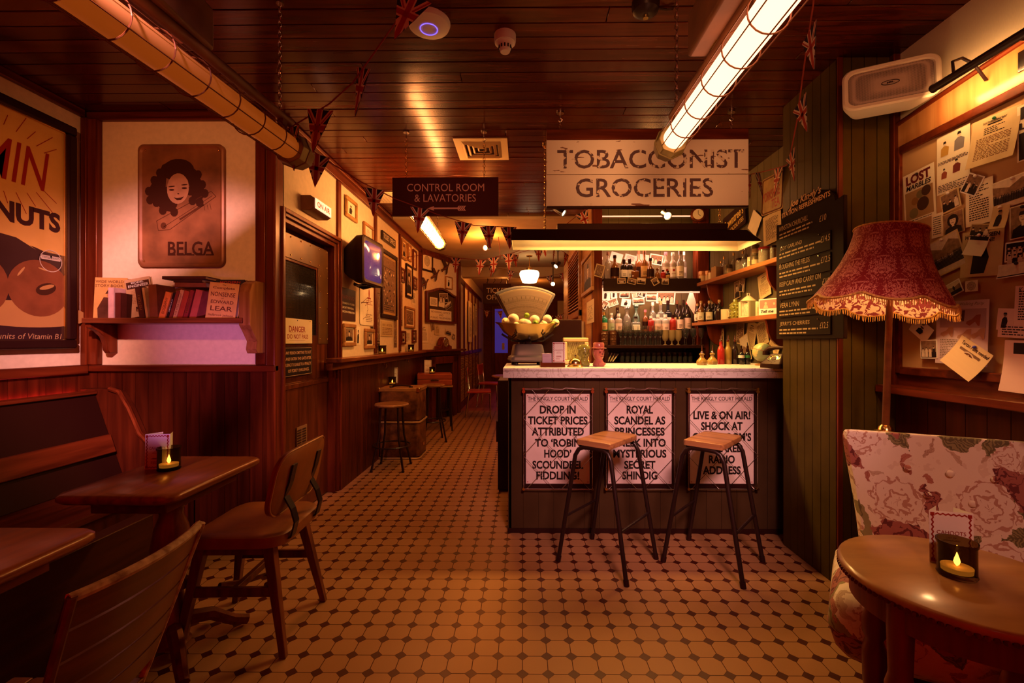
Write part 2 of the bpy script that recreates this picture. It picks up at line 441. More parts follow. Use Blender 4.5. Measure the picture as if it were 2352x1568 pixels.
# left wall, shelf wall, passage wall
b = B(); b.box(XL - .1, XL, -.6, YS + .1, 1.12, ZC); S('wall_left', b, CREAM)
b = B(); boards_y(b, -.6, YS, XL + .03, 0, 1.10, .1); S('wall_left_panelling', b, PANELW)
b = B(); b.box(XL, XL + .05, -.6, YS - .05, 1.092, 1.15); b.box(XL, XL + .03, -.6, YS - .05, ZC - .05, ZC); S('trim_left', b, MAHOY, bev=.006)
b = B(); b.box(XL - .1, XC, YS, YS + .1, 1.10, ZC); S('wall_shelf', b, CREAM)
b = B(); boards_x(b, XL, XC + .012, YS - .025, 0, 1.11, .085, .012); S('wall_shelf_panelling', b, PANELW)
b = B()
b.box(XL + .02, XC + .02, YS - .05, YS, 1.104, 1.147)
b.box(XL, XC, YS - .03, YS, ZC - .055, ZC)
S('trim_shelf_rails', b, MAHOX, bev=.006)
b = B()
b.box(XL, XL + .095, YS - .045, YS, 1.147, ZC - .05)
b.box(XL, XL + .04, YS - .06, YS - .04, 1.147, ZC - .05)
S('trim_shelf_post', b, MAHO, bev=.006)
b = B()
b.box(XC - .115, XC - .045, YS - .04, YS + .02, 1.147, ZC - .05)
b.box(XC - .04, XC + .02, YS - .045, YS + .06, 0, ZC - .02)
S('trim_corner_post', b, MAHO, bev=.008)
b = B(); b.box(XC - .047, XC - .035, YS - .03, YS, 1.15, ZC - .06); S('trim_corner_bead', b, CREAM)

# passage wall above the door and beyond it
YD0, YD1, ZD = 3.06, 3.93, 2.14      # opening of the danger door
b = B()
b.box(XC - .1, XC, YS + .05, YD0, 0, ZC); b.box(XC - .1, XC, YD0, YD1, ZD, ZC); b.box(XC - .1, XC, YD1, 7.1, 1.1, ZC)
S('wall_passage', b, CREAM)
b = B(); boards_y(b, YD1 + .06, 7.1, XC + .03, 0, 1.12, .075); S('wall_passage_panelling', b, PANELW)
b = B()
b.box(XC, XC + .03, YS + .06, 7.1, ZC - .1, ZC - .005)
b.box(XC, XC + .06, YS + .06, 7.1, ZC - .035, ZC - .003)
S('trim_cornice', b, MAHOY, bev=.008)
b = B()
for px in (775.5, 860.5, 917, 962):
    Y = onX(px, 780, XC).y; b.box(XC, XC + .02, Y - .035, Y + .035, 1.17 if px > 800 else 0.0, ZC - .1)
S('trim_passage_posts', b, MAHO, bev=.004)
# stepped frame round the door
b = B()
for d, xo, wd in ((.0, .035, .03), (.03, .022, .025), (.055, .0, .03)):
    z1 = ZD + .06 - d; y0, y1 = YD0 - .06 + d, YD1 + .06 - d
    b.box(XC - .08, XC + xo, y0, y0 + wd, 0, z1); b.box(XC - .08, XC + xo, y1 - wd, y1, 0, z1)
    b.box(XC - .08, XC + xo, y0 + wd, y1 - wd, z1 - wd, z1)
S('door_frame', b, MAHO, bev=.004)
# door_1
XD = XC - .055
d1 = bpy.data.objects.new('door_1', None); COL.objects.link(d1); d1.location = (XD, (YD0 + YD1) / 2, 0); d1['kind'] = 'structure'
hw = (YD1 - YD0) / 2 - .03
DW = wood('door boards', (.05, .012, .004), (.14, .035, .012), .3, 2)
DGILT = mat('door sheathing', (.15, .062, .018), .4, metal=.35, var=.25, scale=6)
b = B(); b.box(-.05, -.006, -hw, hw, 0.01, 1.0); b.box(-.05, -.006, -hw, -.33, 1.0, ZD - .06); b.box(-.05, -.006, .2, hw, 1.0, ZD - .06); b.box(-.05, -.006, -.33, .2, 1.0, 1.35); b.box(-.05, -.006, -.33, .2, 1.88, ZD - .06)
O('leaf', b, DW, d1, bev=.003)
b = B()
b.box(-.006, 0, -hw, hw, 1.90, ZD - .065); b.box(-.006, 0, .22, hw, 1.28, 1.90); b.box(-.006, 0, -hw, -.34, 1.28, 1.9)
O('metal_sheathing', b, DGILT, d1, bev=.002)
b = B()
for i in range(6):
    for z in (1.925, ZD - .085): b.sphere((.001, -hw + .03 + i * (2 * hw - .06) / 5, z), .006, 8, 5)
for i in range(5):
    for yy in (.245, hw - .02): b.sphere((.001, yy, 1.32 + i * .13), .006, 8, 5)
for i in range(7): b.sphere((.001, -hw + .05 + i * (2 * hw - .1) / 6, .985), .006, 8, 5)
O('rivets', b, BRASS, d1)
b = B(); b.box(-.02, -.016, -.33, .22, 1.35, 1.9); O('window_pane', b, mat('smoked glass', (.02, .014, .008), .06, coat=.5), d1)
b = B()
for i in range(27): yy = -.33 + i * .0205; b.cyl((-.014, yy, 1.35), (-.014, yy, 1.88), .0008, n=4, cap=False)
for i in range(26): z = 1.355 + i * .0205; b.cyl((-.013, -.33, z), (-.013, .22, z), .0008, n=4, cap=False)
O('wire_mesh', b, BLACKM, d1)
b = B(); b.box(-.006, .006, -hw, hw, .955, .99); O('middle_rail', b, DW, d1, bev=.003)
b = B()
b.box(-.004, .002, -.14, .02, .42, .66)
O('vent_plate', b, mat('dull brass vent', (.28, .14, .05), .5, metal=.3), d1)
b = B()
for c in (-.105, -.03):
    for i in range(11): b.box(.002, .006, c - .028, c + .028, .44 + i * .019, .449 + i * .019)
O('vent_slat', b, mat('vent slots', (.03, .01, .006), .6), d1)
b = B(); b.cyl((0, hw - .05, 1.12), (.03, hw - .05, 1.12), .012); b.sphere((.04, hw - .05, 1.12), .022); O('door_knob', b, BRASS, d1)
b = B(); b.box(XC - .12, XC - .1, YD0 - .1, YD1 + .1, 0, ZC); S('wall_door_backing', b, DW)  # unseen backing added behind the door to shut out the red world light

# hearth wall, set at an angle at the end of the picture wall
HA, HB = Vector((-1.62, 7.1, 0)), Vector((-1.18, 8.3, 0))
hd = (HB - HA).normalized(); HROT = math.atan2(hd.y, hd.x); HM = Matrix.Translation(HA) @ Matrix.Rotation(HROT, 4, 'Z'); HL = (HB - HA).length
b = B(); b.box(0, HL, 0, .1, 1.15, ZC, HM); S('wall_hearth', b, CREAM)
b = B()
n = 14
for i in range(n): b.box(i * HL / n + .002, (i + 1) * HL / n - .002, -.012, .05, 0, 1.15, HM)
S('wall_hearth_panelling', b, PANELW)
b = B(); b.box(-.05, HL + .03, -.16, .02, 1.135, 1.17, HM); b.box(-.03, HL, -.05, .02, 1.06, 1.135, HM); b.box(0, HL, -.03, .02, ZC - .12, ZC - .03, HM); S('trim_hearth_mantel', b, MAHOX, bev=.006)
b = B(); b.box(HL - .06, HL + .04, -.04, .08, 0, ZC - .05, HM); b.box(-.02, .05, -.03, .05, 1.17, ZC - .05, HM); S('trim_hearth_posts', b, MAHO, bev=.006)
# passage beyond: left side with louvred lower panels, end wall with a blue lit door
b = B(); b.box(-1.3, -1.2, 8.3, 14, 0, ZC); S('wall_far_left', b, CREAM)
b = B()
for i in range(6):
    y0 = 8.45 + i * .72
    b.box(-1.2, -1.17, y0, y0 + .08, 0, 2.5)
b.box(-1.2, -1.17, 8.4, 13, 1.02, 1.10); b.box(-1.2, -1.17, 8.4, 13, 2.42, 2.52); b.box(-1.2, -1.17, 8.4, 13, 0, .12)
S('trim_far_left', b, MAHO, bev=.004)
b = B()
for i in range(5):
    y0 = 8.54 + i * .72
    for k in range(26): b.box(-1.2, -1.178, y0, y0 + .62, .14 + k * .034, .163 + k * .034, )
S('trim_louvres', b, OAK)
b = B(); b.box(-1.3, -.86, 14, 14.1, 0, ZC); b.box(-.45, 3.0, 14, 14.1, 0, ZC); b.box(-.86, -.45, 14, 14.1, 2.3, ZC); S('wall_end', b, mat('dark end wall', (.16, .04, .015), .6, var=.2))
d2 = bpy.data.objects.new('door_2', None); COL.objects.link(d2); d2.location = (-.655, 14.0, 0); d2['kind'] = 'structure'
b = B(); b.box(-.3, -.2, -.05, .02, 0, 2.4); b.box(.2, .3, -.05, .02, 0, 2.4); b.box(-.2, .2, -.05, .02, 2.3, 2.4); b.box(-.2, .2, -.03, .02, 0, .95); O('door_stiles', b, MAHO, d2, bev=.005)
b = B(); b.box(-.2, .2, 0, .01, .95, 2.3); O('glass', b, mat('night blue glass', (.02, .02, .08), .15, emit=(.12, .06, .50), es=.3), d2)
b = B(); b.box(.02, .1, -.04, -.03, 1.05, 1.25); O('notice', b, PAPER, d2)
b = B(); b.box(2.9, 3.0, 5.0, 14, 0, ZC); S('wall_far_right', b, CREAM)

# bar recess
YB = 5.08
XBL, XBR = .84, 2.0
b = B(); boards_x(b, XBL, XBR, YB, 0, ZC, .115, .012, .004); S('wall_bar_back', b, GREENB)
b = B(); boards_y(b, 2.93, YB, XBR, 0, ZC, .11, .012, .004, side=-1); S('wall_bar_right', b, GREENB)
b = B(); b.box(XBL - .10, XBL - .02, 4.88, 8.2, 0, ZC); S('wall_bar_left', b, OAK)
b = B(); b.box(XBL - .105, XBL + .0, 4.80, 4.88, 0, ZC); b.box(XBL - .115, XBL + .0, 4.78, 4.80, 0, .1); S('trim_bar_post', b, MAHO, bev=.006)
b = B(); b.box(1.86, 2.0, 4.9, 5.0, 0, ZC); S('trim_bar_corner', b, MAHO, bev=.006)

# green boarded pier between the bar and the snug
b = B()
boards_y(b, 2.42, 2.93, XP, 0, ZC, .07, .012, .005, side=-1)
boards_x(b, XP, XR + .1, 2.42, 0, ZC, .072, .012, .005)
boards_x(b, XP + .01, XBR, 2.93, 0, ZC, .11, .012, .004)
S('wall_pier', b, GREENW)
b = B(); b.box(XP - .006, XP + .02, 2.414, 2.43, 0, ZC); b.box(XR - .035, XR + .0, 2.39, 2.42, 1.07, ZC); S('trim_pier', b, MAHO, bev=.003)
# right wall: panelling, ledge, veneer header with a shallow arched moulding
b = B(); b.box(XR, XR + .1, -.6, 2.42, 0, ZC); S('wall_right', b, mat('right wall cream', (.72, .56, .38), .55, var=.05, scale=60, stretch=(1, 14, 1)))
b = B(); boards_y(b, -.6, 2.41, XR - .01, 0, 1.03, .095, .012, .003, side=-1); S('wall_right_panelling', b, PANELW)
b = B(); b.box(XR - .115, XR, -.6, 2.415, 1.035, 1.075); S('trim_ledge', b, MAHOY, bev=.005)
b = B(); b.box(XR - .012, XR, -.6, 2.41, 1.075, 1.13); S('trim_under_board', b, MAHOY)
VEN = wood('figured veneer', (.34, .15, .045), (.58, .32, .12), .3, 2, .6, .4)
b = B()
N_ = 40
def archz(y): return 2.425 + .075 * (1 - ((y - .9) / 1.55) ** 2) if True else 0
pts = [(-.6, 2.30)] + [(2.405, 2.30)] + [(2.405 - i * 3.005 / N_, archz(2.405 - i * 3.005 / N_)) for i in range(N_ + 1)]
b.prism(pts, XR - .014, XR, axis='x'); S('trim_header_veneer', b, VEN)
b = B(); b.tube([(XR - .012, 2.405 - i * 3.005 / N_, archz(2.405 - i * 3.005 / N_)) for i in range(N_ + 1)], .013, 8); S('trim_header_arch', b, MAHOY)

# ================================================================== SHARED BUILDERS
FX, FL, FR_ = 0.0, R(90), R(-90)       # facing the viewer, facing +x (left walls), facing -x (right walls)
FRAMES = {}
def quadX(xl, xr, yt, yb, X):
    Yl, Yr = onX(xl, 784, X).y, onX(xr, 784, X).y
    zt, zb = onX(xl, yt, X).z, onX(xl, yb, X).z
    return Vector((X, (Yl + Yr) / 2, (zt + zb) / 2)), abs(Yr - Yl), zt - zb
def quadY(xl, xr, yt, yb, Y):
    a, c = at(xl, yt, Y), at(xr, yb, Y)
    return Vector(((a.x + c.x) / 2, Y, (a.z + c.z) / 2)), c.x - a.x, a.z - c.z

def art(b, w, h, style, seed=0, y=-.002):
    """marks of a print, slots: 0 sheet, 1 dark ink, 2 mid tone, 3 pale tone, 4 colour"""
    q = random.Random(seed); hw, hh = w / 2, h / 2
    if style == 'people':
        b.m(2).rect(-hw, hw, -hh, hh, y); b.m(1).rect(-hw, hw, -hh, -hh * .35, y - .0003)
        n = q.randint(3, 5)
        for i in range(n):
            x = -hw + (i + .5) * w / n + q.uniform(-.1, .1) * w / n; t = hh * q.uniform(-.05, .3); r = w / n * .24
            b.m(q.choice((1, 3, 3))).flat([(x - r * 1.7, -hh * .95), (x - r * 1.5, t - r * 1.3), (x - r * .6, t - r * .7), (x + r * .6, t - r * .7), (x + r * 1.5, t - r * 1.3), (x + r * 1.7, -hh * .95)], y - .0006)
            b.m(3).ell(x, t, r * .75, r, y - .0009, 10); b.m(1).flat([(x - r * .8, t + r * .2), (x + r * .8, t + r * .2), (x + r * .5, t + r * 1.15), (x - r * .5, t + r * 1.15)], y - .0012)
    elif style == 'crowd':
        b.m(3).rect(-hw, hw, -hh, hh, y); b.m(2).flat([(-hw, -hh * .1), (-hw, hh * .7), (-hw * .2, hh * .35), (hw * .4, hh * .8), (hw, hh * .5), (hw, -hh * .1)], y - .0003)
        for i in range(26):
            x = -hw + (i + .5) * w / 26; t = -hh * .2 + q.uniform(-.1, .12) * hh
            b.m(1).flat([(x - w * .018, -hh * .7), (x - w * .018, t), (x + w * .018, t), (x + w * .018, -hh * .7)], y - .0006); b.m(1).ell(x, t + hh * .06, w * .014, hh * .07, y - .0008, 7)
    elif style == 'team':
        b.m(2).rect(-hw, hw, -hh, hh, y); b.m(1).rect(-hw, hw, hh * .35, hh, y - .0002)
        for r in range(3):
            for i in range(5 - (r == 2)):
                x = -hw * .8 + i * w * .8 / 4.4 + r * .02 * w; t = hh * (.45 - r * .5); s_ = w * .06
                b.m(3 if (i + r) % 3 else 1).flat([(x - s_ * 1.4, t - s_ * 4), (x - s_ * 1.2, t - s_), (x + s_ * 1.2, t - s_), (x + s_ * 1.4, t - s_ * 4)], y - .0004 - r * .0003); b.m(3).ell(x, t, s_ * .8, s_ * 1.1, y - .0008 - r * .0003, 8); b.m(1).ell(x, t + s_ * .7, s_ * .8, s_ * .5, y - .0011 - r * .0003, 8)
    elif style in ('portrait', 'man', 'woman'):
        b.m(2).rect(-hw, hw, -hh, hh, y); r = min(w, h) * .2; cz = hh * .25
        b.m(1).flat([(-hw * .9, -hh), (-hw * .8, -hh * .45), (-r * .5, -hh * .2), (r * .5, -hh * .2), (hw * .8, -hh * .45), (hw * .9, -hh)], y - .0003)
        if style == 'woman': b.m(1).ell(0, cz, r * 1.45, r * 1.55, y - .0005, 14)
        b.m(3).flat([(-r * .3, -hh * .3), (-r * .3, cz - r), (r * .3, cz - r), (r * .3, -hh * .3)], y - .0006)
        b.m(3).ell(0, cz, r * .8, r * 1.1, y - .0008, 14)
        b.m(1).flat([(-r * .85, cz + r * .45), (r * .85, cz + r * .45), (r * .6, cz + r * 1.25), (-r * .6, cz + r * 1.25)], y - .001)
        for sx_ in (-1, 1): b.m(1).rect(sx_ * r * .33 - r * .15, sx_ * r * .33 + r * .15, cz + r * .1, cz + r * .2, y - .0012)
        b.m(1).rect(-r * .3, r * .3, cz - r * .55, cz - r * .45, y - .0012)
    elif style == 'land':
        b.m(3).rect(-hw, hw, -hh, hh, y); b.m(2).flat([(-hw, -hh), (-hw, q.uniform(-.2, .3) * hh), (-hw * .3, q.uniform(.1, .5) * hh), (hw * .2, q.uniform(-.2, .2) * hh), (hw, q.uniform(0, .5) * hh), (hw, -hh)], y - .0003)
        b.m(1).flat([(-hw, -hh), (-hw, -hh * .5), (0, -hh * q.uniform(.3, .7)), (hw, -hh * .4), (hw, -hh)], y - .0006)
        x = q.uniform(-.4, .4) * w; b.m(1).ell(x, 0, w * .07, hh * .4, y - .0008, 9); b.m(1).rect(x - w * .015, x + w * .015, -hh * .6, 0, y - .0009)
    elif style == 'words':
        b.m(1).words(-hw * .82, hw * .82, hh * .86, -hh * .86, max(4, int(h / .011)), y, seed)
    elif style == 'letter':
        b.m(1).rect(-hw * .35, hw * .35, hh * .74, hh * .8, y); b.m(1).words(-hw * .5, hw * .5, hh * .66, hh * .3, 4, y, seed)
        b.m(4).words(-hw * .84, hw * .84, hh * .22, -hh * .86, max(6, int(h / .012)), y, seed + 1, .4)
    elif style == 'target':
        for i in range(4): b.m(1).ring(0, 0, hw * (.2 + i * .17), hw * (.26 + i * .17), y, 20)
        b.m(1).ell(0, 0, hw * .07, hw * .07, y)
    elif style == 'figure':
        b.m(1).flat([(-hw * .5, -hh * .9), (-hw * .4, 0), (-hw * .15, hh * .25), (hw * .25, hh * .2), (hw * .4, -hh * .2), (hw * .2, -hh * .9)], y); b.m(2).ell(0, hh * .42, hw * .2, hh * .16, y - .0004); b.m(1).flat([(-hw * .3, hh * .5), (hw * .3, hh * .5), (hw * .18, hh * .68), (-hw * .18, hh * .68)], y - .0006)
    elif style == 'ornate':
        b.m(2).rect(-hw, hw, -hh, hh, y)
        for i in range(60): b.m(q.choice((1, 1, 3))).ell(q.uniform(-.85, .85) * hw, q.uniform(-.75, .6) * hh, w * q.uniform(.015, .05), h * q.uniform(.006, .03), y - .0003 - i * 1e-5, 7)
        b.m(1).rect(-hw * .9, hw * .9, hh * .62, hh * .64, y - .001); b.m(1).words(-hw * .8, hw * .8, -hh * .7, -hh * .95, 3, y - .001, seed)
    return b
def sheet(name, label, cat, loc, rz, w, h, style=None, seed=0, tilt=0, paper=None, border=.08, group=None, curl=0, mats=None, colour=None):
    """one loose sheet: paper with a little curl and its printed picture"""
    b = B(); n = 6; hw, hh = w / 2, h / 2
    def cy(z): 
        return -curl * max(0.0, .5 - z / h) ** 2.2
    for i in range(n):
        z0, z1 = -hh + h * i / n, -hh + h * (i + 1) / n
        b.m(0).face([(-hw, cy(z0), z0), (hw, cy(z0), z0), (hw, cy(z1), z1), (-hw, cy(z1), z1)])
        b.m(0).face([(-hw, cy(z0) + .0006, z0), (-hw, cy(z1) + .0006, z1), (hw, cy(z1) + .0006, z1), (hw, cy(z0) + .0006, z0)])
    if style:
        bd = border * min(w, h); s0 = len(b.bm.verts)
        art(b, w - 2 * bd, h - 2 * bd, style, seed, -.0009)
        for v in list(b.bm.verts)[s0:] if curl else []: v.co.y += cy(v.co.z)
    o = O(name, b, mats or [paper or PAPER, INK, TONE, PALE, colour or INKB], shade=False)
    o.location = loc; o.rotation_euler = (0, R(tilt), rz)
    return tag(o, label, cat, group)
TONE = mat('print mid tone', (.22, .12, .07), .6, var=.35, scale=60)
PALE = mat('print pale tone', (.66, .50, .36), .6, var=.12, scale=60)
def framed(name, label, cat, loc, rz, w, h, fw=.03, fm=None, style='portrait', seed=0, group=None, mount=.12, pm=None, dep=.02, tilt=0, arts=None):
    t = T(name, label, cat, loc, rz, group, ry=R(tilt))
    b = B(); hw, hh = w / 2, h / 2
    b.box(-hw, hw, -dep, 0, hh - fw, hh); b.box(-hw, hw, -dep, 0, -hh, -hh + fw); b.box(-hw, -hw + fw, -dep, 0, -hh + fw, hh - fw); b.box(hw - fw, hw, -dep, 0, -hh + fw, hh - fw)
    O('frame', b, fm or MAHO, t, bev=min(.006, fw * .25))
    b = B(); iw, ih = w - 2 * fw, h - 2 * fw
    b.box(-iw / 2, iw / 2, -.006, -.002, -ih / 2, ih / 2)
    art(b, iw * (1 - mount * 2), ih * (1 - mount * 2), style, seed, -.0066)
    O('print', b, arts or [pm or PAPER, INK, TONE, PALE, INKR], t, shade=False)
    return t
def candle(loc, label, group='tea lights in dark glass holders', scale=1, power=1.2, s='small'):
    t = T('tealight_holder', label, 'candle holder', loc, 0, group)
    t.scale = (scale,) * 3
    if 'cup' not in FRAMES:
        b = B(); b.lathe([(.001, .0), (.041, .0), (.044, .006), (.042, .012), (.042, .085), (.045, .09), (.045, .097), (.041, .097), (.039, .085), (.039, .014), (.001, .012)], n=32)
        FRAMES['cup'] = b
        g = O('glass', b, mat('smoked brown glass', (.22, .12, .035), .05, trans=.96, ior=1.12), t)
        b = B(); b.lathe([(.001, .014), (.034, .014), (.035, .027), (.030, .026), (.001, .026)], n=24); c = O('candle', b, mat('wax', (.85, .6, .3), .5, emit=(1, .50, .12), es=.9), t)  # wax emission stands in for flame light glowing in it
        b = B(); b.lathe([(.0005, .027), (.005, .032), (.0075, .040), (.0045, .052), (.0005, .066)], n=10); f = O('flame', b, mat('candle flame', (1, .7, .3), .5, emit=(1, .60, .20), es=30), t)
        FRAMES['cup'] = (g, c, f)
    else:
        for k in FRAMES['cup']:
            c = k.copy(); COL.objects.link(c); c.parent = t
    if power:
        lamp('candle_light', 'POINT', Vector(loc) + Vector((0, 0, .047 * scale)), (1, .42, .10), power * .35, shadow_soft_size=.006).parent = None
    return t
ZIG = INKR
def menu(loc, rz, label, w=.10, h=.15, group='folded drinks menus'):
    t = T('menu_card', label, 'menu', loc, rz, group)
    b = B(); d = .03
    for s_, a in ((1, 0), (-1, 1)):
        pass
    b.m(0)
    b.face([(-w / 2, 0, 0), (w / 2, 0, 0), (w / 2, .004, h), (-w / 2, .004, h)])
    b.face([(-w / 2, 0, 0), (-w / 2, .004, h), (-w * .1, .055, h * 1.0), (-w * .1, .05, 0)])
    b.face([(w / 2, 0, 0), (w / 2, .004, h), (w * .30, .055, h * 1.0), (w * .30, .05, 0)])
    b.face([(-w / 2, .001, 0), (-w / 2, .005, h), (w / 2, .005, h), (w / 2, .001, 0)])
    O('card', b, WHITEP, t, shade=False)
    b = B(); y = -.0008
    n = 9; m_ = .008
    M = Matrix.Rotation(math.atan2(-.004, h), 4, 'X')
    for i in range(n):
        for sx in (-1, 1):
            z0 = .012 + i * (h - .024) / n; dz = (h - .024) / n; x = sx * (w / 2 - m_)
            b.flat([(x - .004, z0), (x, z0), (x + .004, z0 + dz / 2), (x, z0 + dz), (x - .004, z0 + dz), (x, z0 + dz / 2)], y)
    for i in range(6):
        for z in (.008, h - .008):
            x0 = -w / 2 + .014 + i * (w - .028) / 6; dx = (w - .028) / 6
            b.flat([(x0, z - .004), (x0 + dx / 2, z), (x0 + dx, z - .004), (x0 + dx, z), (x0 + dx / 2, z + .004), (x0, z)], y)
    for sx in (-1, 1):
        for z in (.009, h - .009): b.rect(sx * (w / 2 - m_) - .005, sx * (w / 2 - m_) + .005, z - .005, z + .005, y)
    b.text('CAHOOTS', 0, h * .60, w * .66, h * .072, y)
    b.text('LIST OF', 0, h * .51, w * .24, h * .03, y); b.text('DEPARTURES', 0, h * .46, w * .4, h * .032, y)
    b.rect(-w * .16, w * .2, h * .285, h * .315, y); b.flat([(-w * .28, h * .30), (-w * .16, h * .285), (-w * .16, h * .315)], y)
    b.words(-w * .25, w * .25, h * .24, h * .14, 3, y, 3)
    for v in b.bm.verts: v.co.y = v.co.z * .004 / h - .0008
    O('lettering', b, INKR, t, shade=False)
    return t

# ================================================================== LEFT SIDE
# --- doughnut poster in a black frame
c, wd, ht = quadX(-330, 168, 295, 802, XL + .02)
y1 = onX(168, 500, XL + .02).y; y0 = y1 - 1.0
zt, zb = onX(168, 295, XL + .02).z, onX(168, 800, XL + .02).z
PW, PH = y1 - y0, zt - zb
t = T('framed_poster', 'large black-framed yellow doughnut advertisement poster on the left wall', 'poster', (XL + .02, (y0 + y1) / 2, (zt + zb) / 2), FL)
b = B(); hw, hh, fw = PW / 2, PH / 2, .055
b.box(-hw, hw, -.03, .015, hh - fw, hh); b.box(-hw, hw, -.03, .015, -hh, -hh + fw); b.box(-hw, -hw + fw, -.03, .015, -hh + fw, hh - fw); b.box(hw - fw, hw, -.03, .015, -hh + fw, hh - fw)
O('frame', b, BLACK, t, bev=.01)
b = B(); g = .008; iw, ih = hw - fw, hh - fw
b.box(-iw, iw, -.014, -.004, ih - g, ih); b.box(iw - g, iw, -.014, -.004, -ih, ih); b.box(-iw, -iw + g, -.014, -.004, -ih, ih)
O('gilt_slip', b, BRASS, t)
b = B(); b.box(-iw, iw, -.002, .004, -ih, ih); O('backing_sheet', b, mat('poster yellow', (.72, .40, .09), .35, var=.06, coat=.3), t)
def pz(py): return onX(168, py, XL + .02).z - (zt + zb) / 2
def pl(px, py):
    p = onX(px, py, XL + .02); return (p.y - (y0 + y1) / 2, p.z - (zt + zb) / 2)
b = B(); Y_ = -.003
b.text('VITAMIN', *[(a + c_) / 2 for a, c_ in zip(pl(106, 350), pl(-420, 350))], w=.02, h=.02, y=.003)  # anchor glyphs hidden in the sheet
b.bm.free(); b = B()
r_ = pl(104, 352)[0]; zc = (pl(75, 344)[1] + pl(75, 428)[1]) / 2
b.text('VITAMIN', r_ - .355, zc, .75, .235, Y_, bold=.006, shear=.22)
cx_, cz_ = r_ - .1, zc
for k in range(40):
    a = 2 * PI * k / 40; ca, sa = math.cos(a), math.sin(a)
    x0 = cx_ - .25 + ca * .42; z0 = cz_ + sa * .19; L = .05 + .045 * (k % 2) + .05 * abs(ca)
    if x0 + ca * L < iw - .01 and x0 > -iw + .05: b.line(x0, z0, x0 + ca * L, z0 + sa * L, .004, Y_)
O('red_lettering', b, mat('poster red', (.30, .012, .008), .4), t, shade=False)
b = B(); r2 = pl(145, 512)[0]; zc2 = (pl(100, 482)[1] + pl(100, 528)[1]) / 2
b.text('DONUTS', r2 - .305, zc2, .57, .12, Y_, bold=.045)
O('title_lettering', b, mat('poster brown black', (.045, .012, .012), .4), t, shade=False)
b = B(); zs = pl(100, 560)[1]
b.flat([(-iw, -ih), (iw, -ih), (iw, zs - .05), (iw - .12, zs - .045), (iw - .17, zs - .03), (iw - .20, zs - .025), (iw - .165, zs - .045), (iw - .27, zs + .005), (-iw, zs + .06)], Y_)
O('lower_panel', b, mat('poster dark brown', (.030, .010, .010), .35, coat=.3), t, shade=False)
b = B(); xc_ = r2 - .14; zc3 = pl(70, 660)[1]
b.m(0).ell(xc_ - .06, zc3 - .155, .36, .075, Y_ - .0008, 36)
b.m(1).ell(xc_, zc3, .17, .165, Y_ - .0014, 36); b.m(2).ell(xc_ + .035, zc3 + .0, .06, .034, Y_ - .002, 20, .35); b.m(0).ell(xc_ + .04, zc3 + .012, .045, .012, Y_ - .0024, 16, .35)
b.m(3).ell(xc_ - .10, zc3 + .085, .006, .034, Y_ - .002, 12, -.6); b.m(3).ell(xc_ + .02, zc3 + .115, .03, .005, Y_ - .002, 12, -.2)
b.m(1).ell(xc_ - .30, zc3 - .01, .14, .16, Y_ - .0012, 30)
O('doughnut_picture', b, [mat('plate tone', (.42, .20, .06), .4), mat('doughnut tone', (.20, .055, .02), .4, var=.2, scale=9), mat('doughnut hole', (.05, .015, .008), .5), mat('icing glint', (.5, .25, .08), .4)], t, shade=False)
b = B(); sx, sz = iw - .085, zs - .095
b.ring(sx, sz, .062, .066, Y_ - .0028); 
for k in (-1, 1):
    b.flat([(sx + k * .028 - .027, sz + .005), (sx + k * .028 + .027, sz + .005), (sx + k * .028 + .034, sz + .03), (sx + k * .028 - .034, sz + .03)], Y_ - .0028)
O('seal', b, mat('seal cream', (.6, .48, .36), .5), t, shade=False)
b = B(); b.text('TESTED', sx - .028, sz + .018, .046, .012, Y_ - .0034); b.text('QUALITY', sx + .028, sz + .018, .046, .012, Y_ - .0034); O('seal_lettering', b, INK, t, shade=False)
b = B(); b.text('MARK BY', sx, sz + .05, .05, .009, Y_ - .0034)
b.text('of 25 units of Vitamin B1', iw - .245, (pl(75, 772)[1]), .45, .032, Y_ - .001, shear=.2)
O('slogan_lettering', b, mat('slogan tan', (.42, .22, .10), .5), t, shade=False)

# --- tin sign with a printed head
c, wd, ht = quadY(320, 517, 333, 613, YS - .012)
t = T('tin_sign', 'rusty embossed tin sign of a smiling dark-haired woman above the bookshelf', 'sign', c, 0)
TIN = mat('rusted tin', (.26, .095, .035), .42, metal=.25, var=.35, scale=7, bump=.2)
b = B(); hw, hh, r = wd / 2, ht / 2, .04
def rrect(hw, hh, r, n=5):
    P = []
    for cx, cz, a0 in ((hw - r, hh - r, 0), (-hw + r, hh - r, 90), (-hw + r, -hh + r, 180), (hw - r, -hh + r, 270)):
        for i in range(n + 1):
            a = R(a0 + 90 * i / n); P.append((cx + r * math.cos(a), cz + r * math.sin(a)))
    return P
def ringz(P, y): return [(x, y, z) for x, z in P]
b.rings([ringz(rrect(hw, hh, r), .01), ringz(rrect(hw, hh, r), -.012), ringz(rrect(hw - .008, hh - .008, r), -.018), ringz(rrect(hw - .016, hh - .016, r), -.018), ringz(rrect(hw - .026, hh - .026, r * .8), -.008)], True)
O('plate', b, TIN, t)
def sg(px, py):
    p = at(px, py, YS - .012); return (p.x - c.x, p.z - c.z)
b = B(); y = -.0085
hair = [(365, 375), (380, 362), (408, 364), (430, 372), (444, 392), (460, 400), (470, 425), (473, 445), (462, 468), (440, 470), (428, 462), (405, 487), (380, 486), (365, 468), (348, 462), (342, 440), (352, 415), (362, 395)]
hair = [(375, 380), (395, 370), (418, 371), (438, 385), (446, 398), (458, 402), (468, 425), (474, 445), (462, 466), (445, 462), (440, 440), (430, 400), (385, 400), (382, 440), (400, 470), (402, 488), (375, 484), (360, 466), (345, 460), (342, 440), (355, 415), (368, 398)]
b.flat([sg(*p) for p in hair][::-1], y)
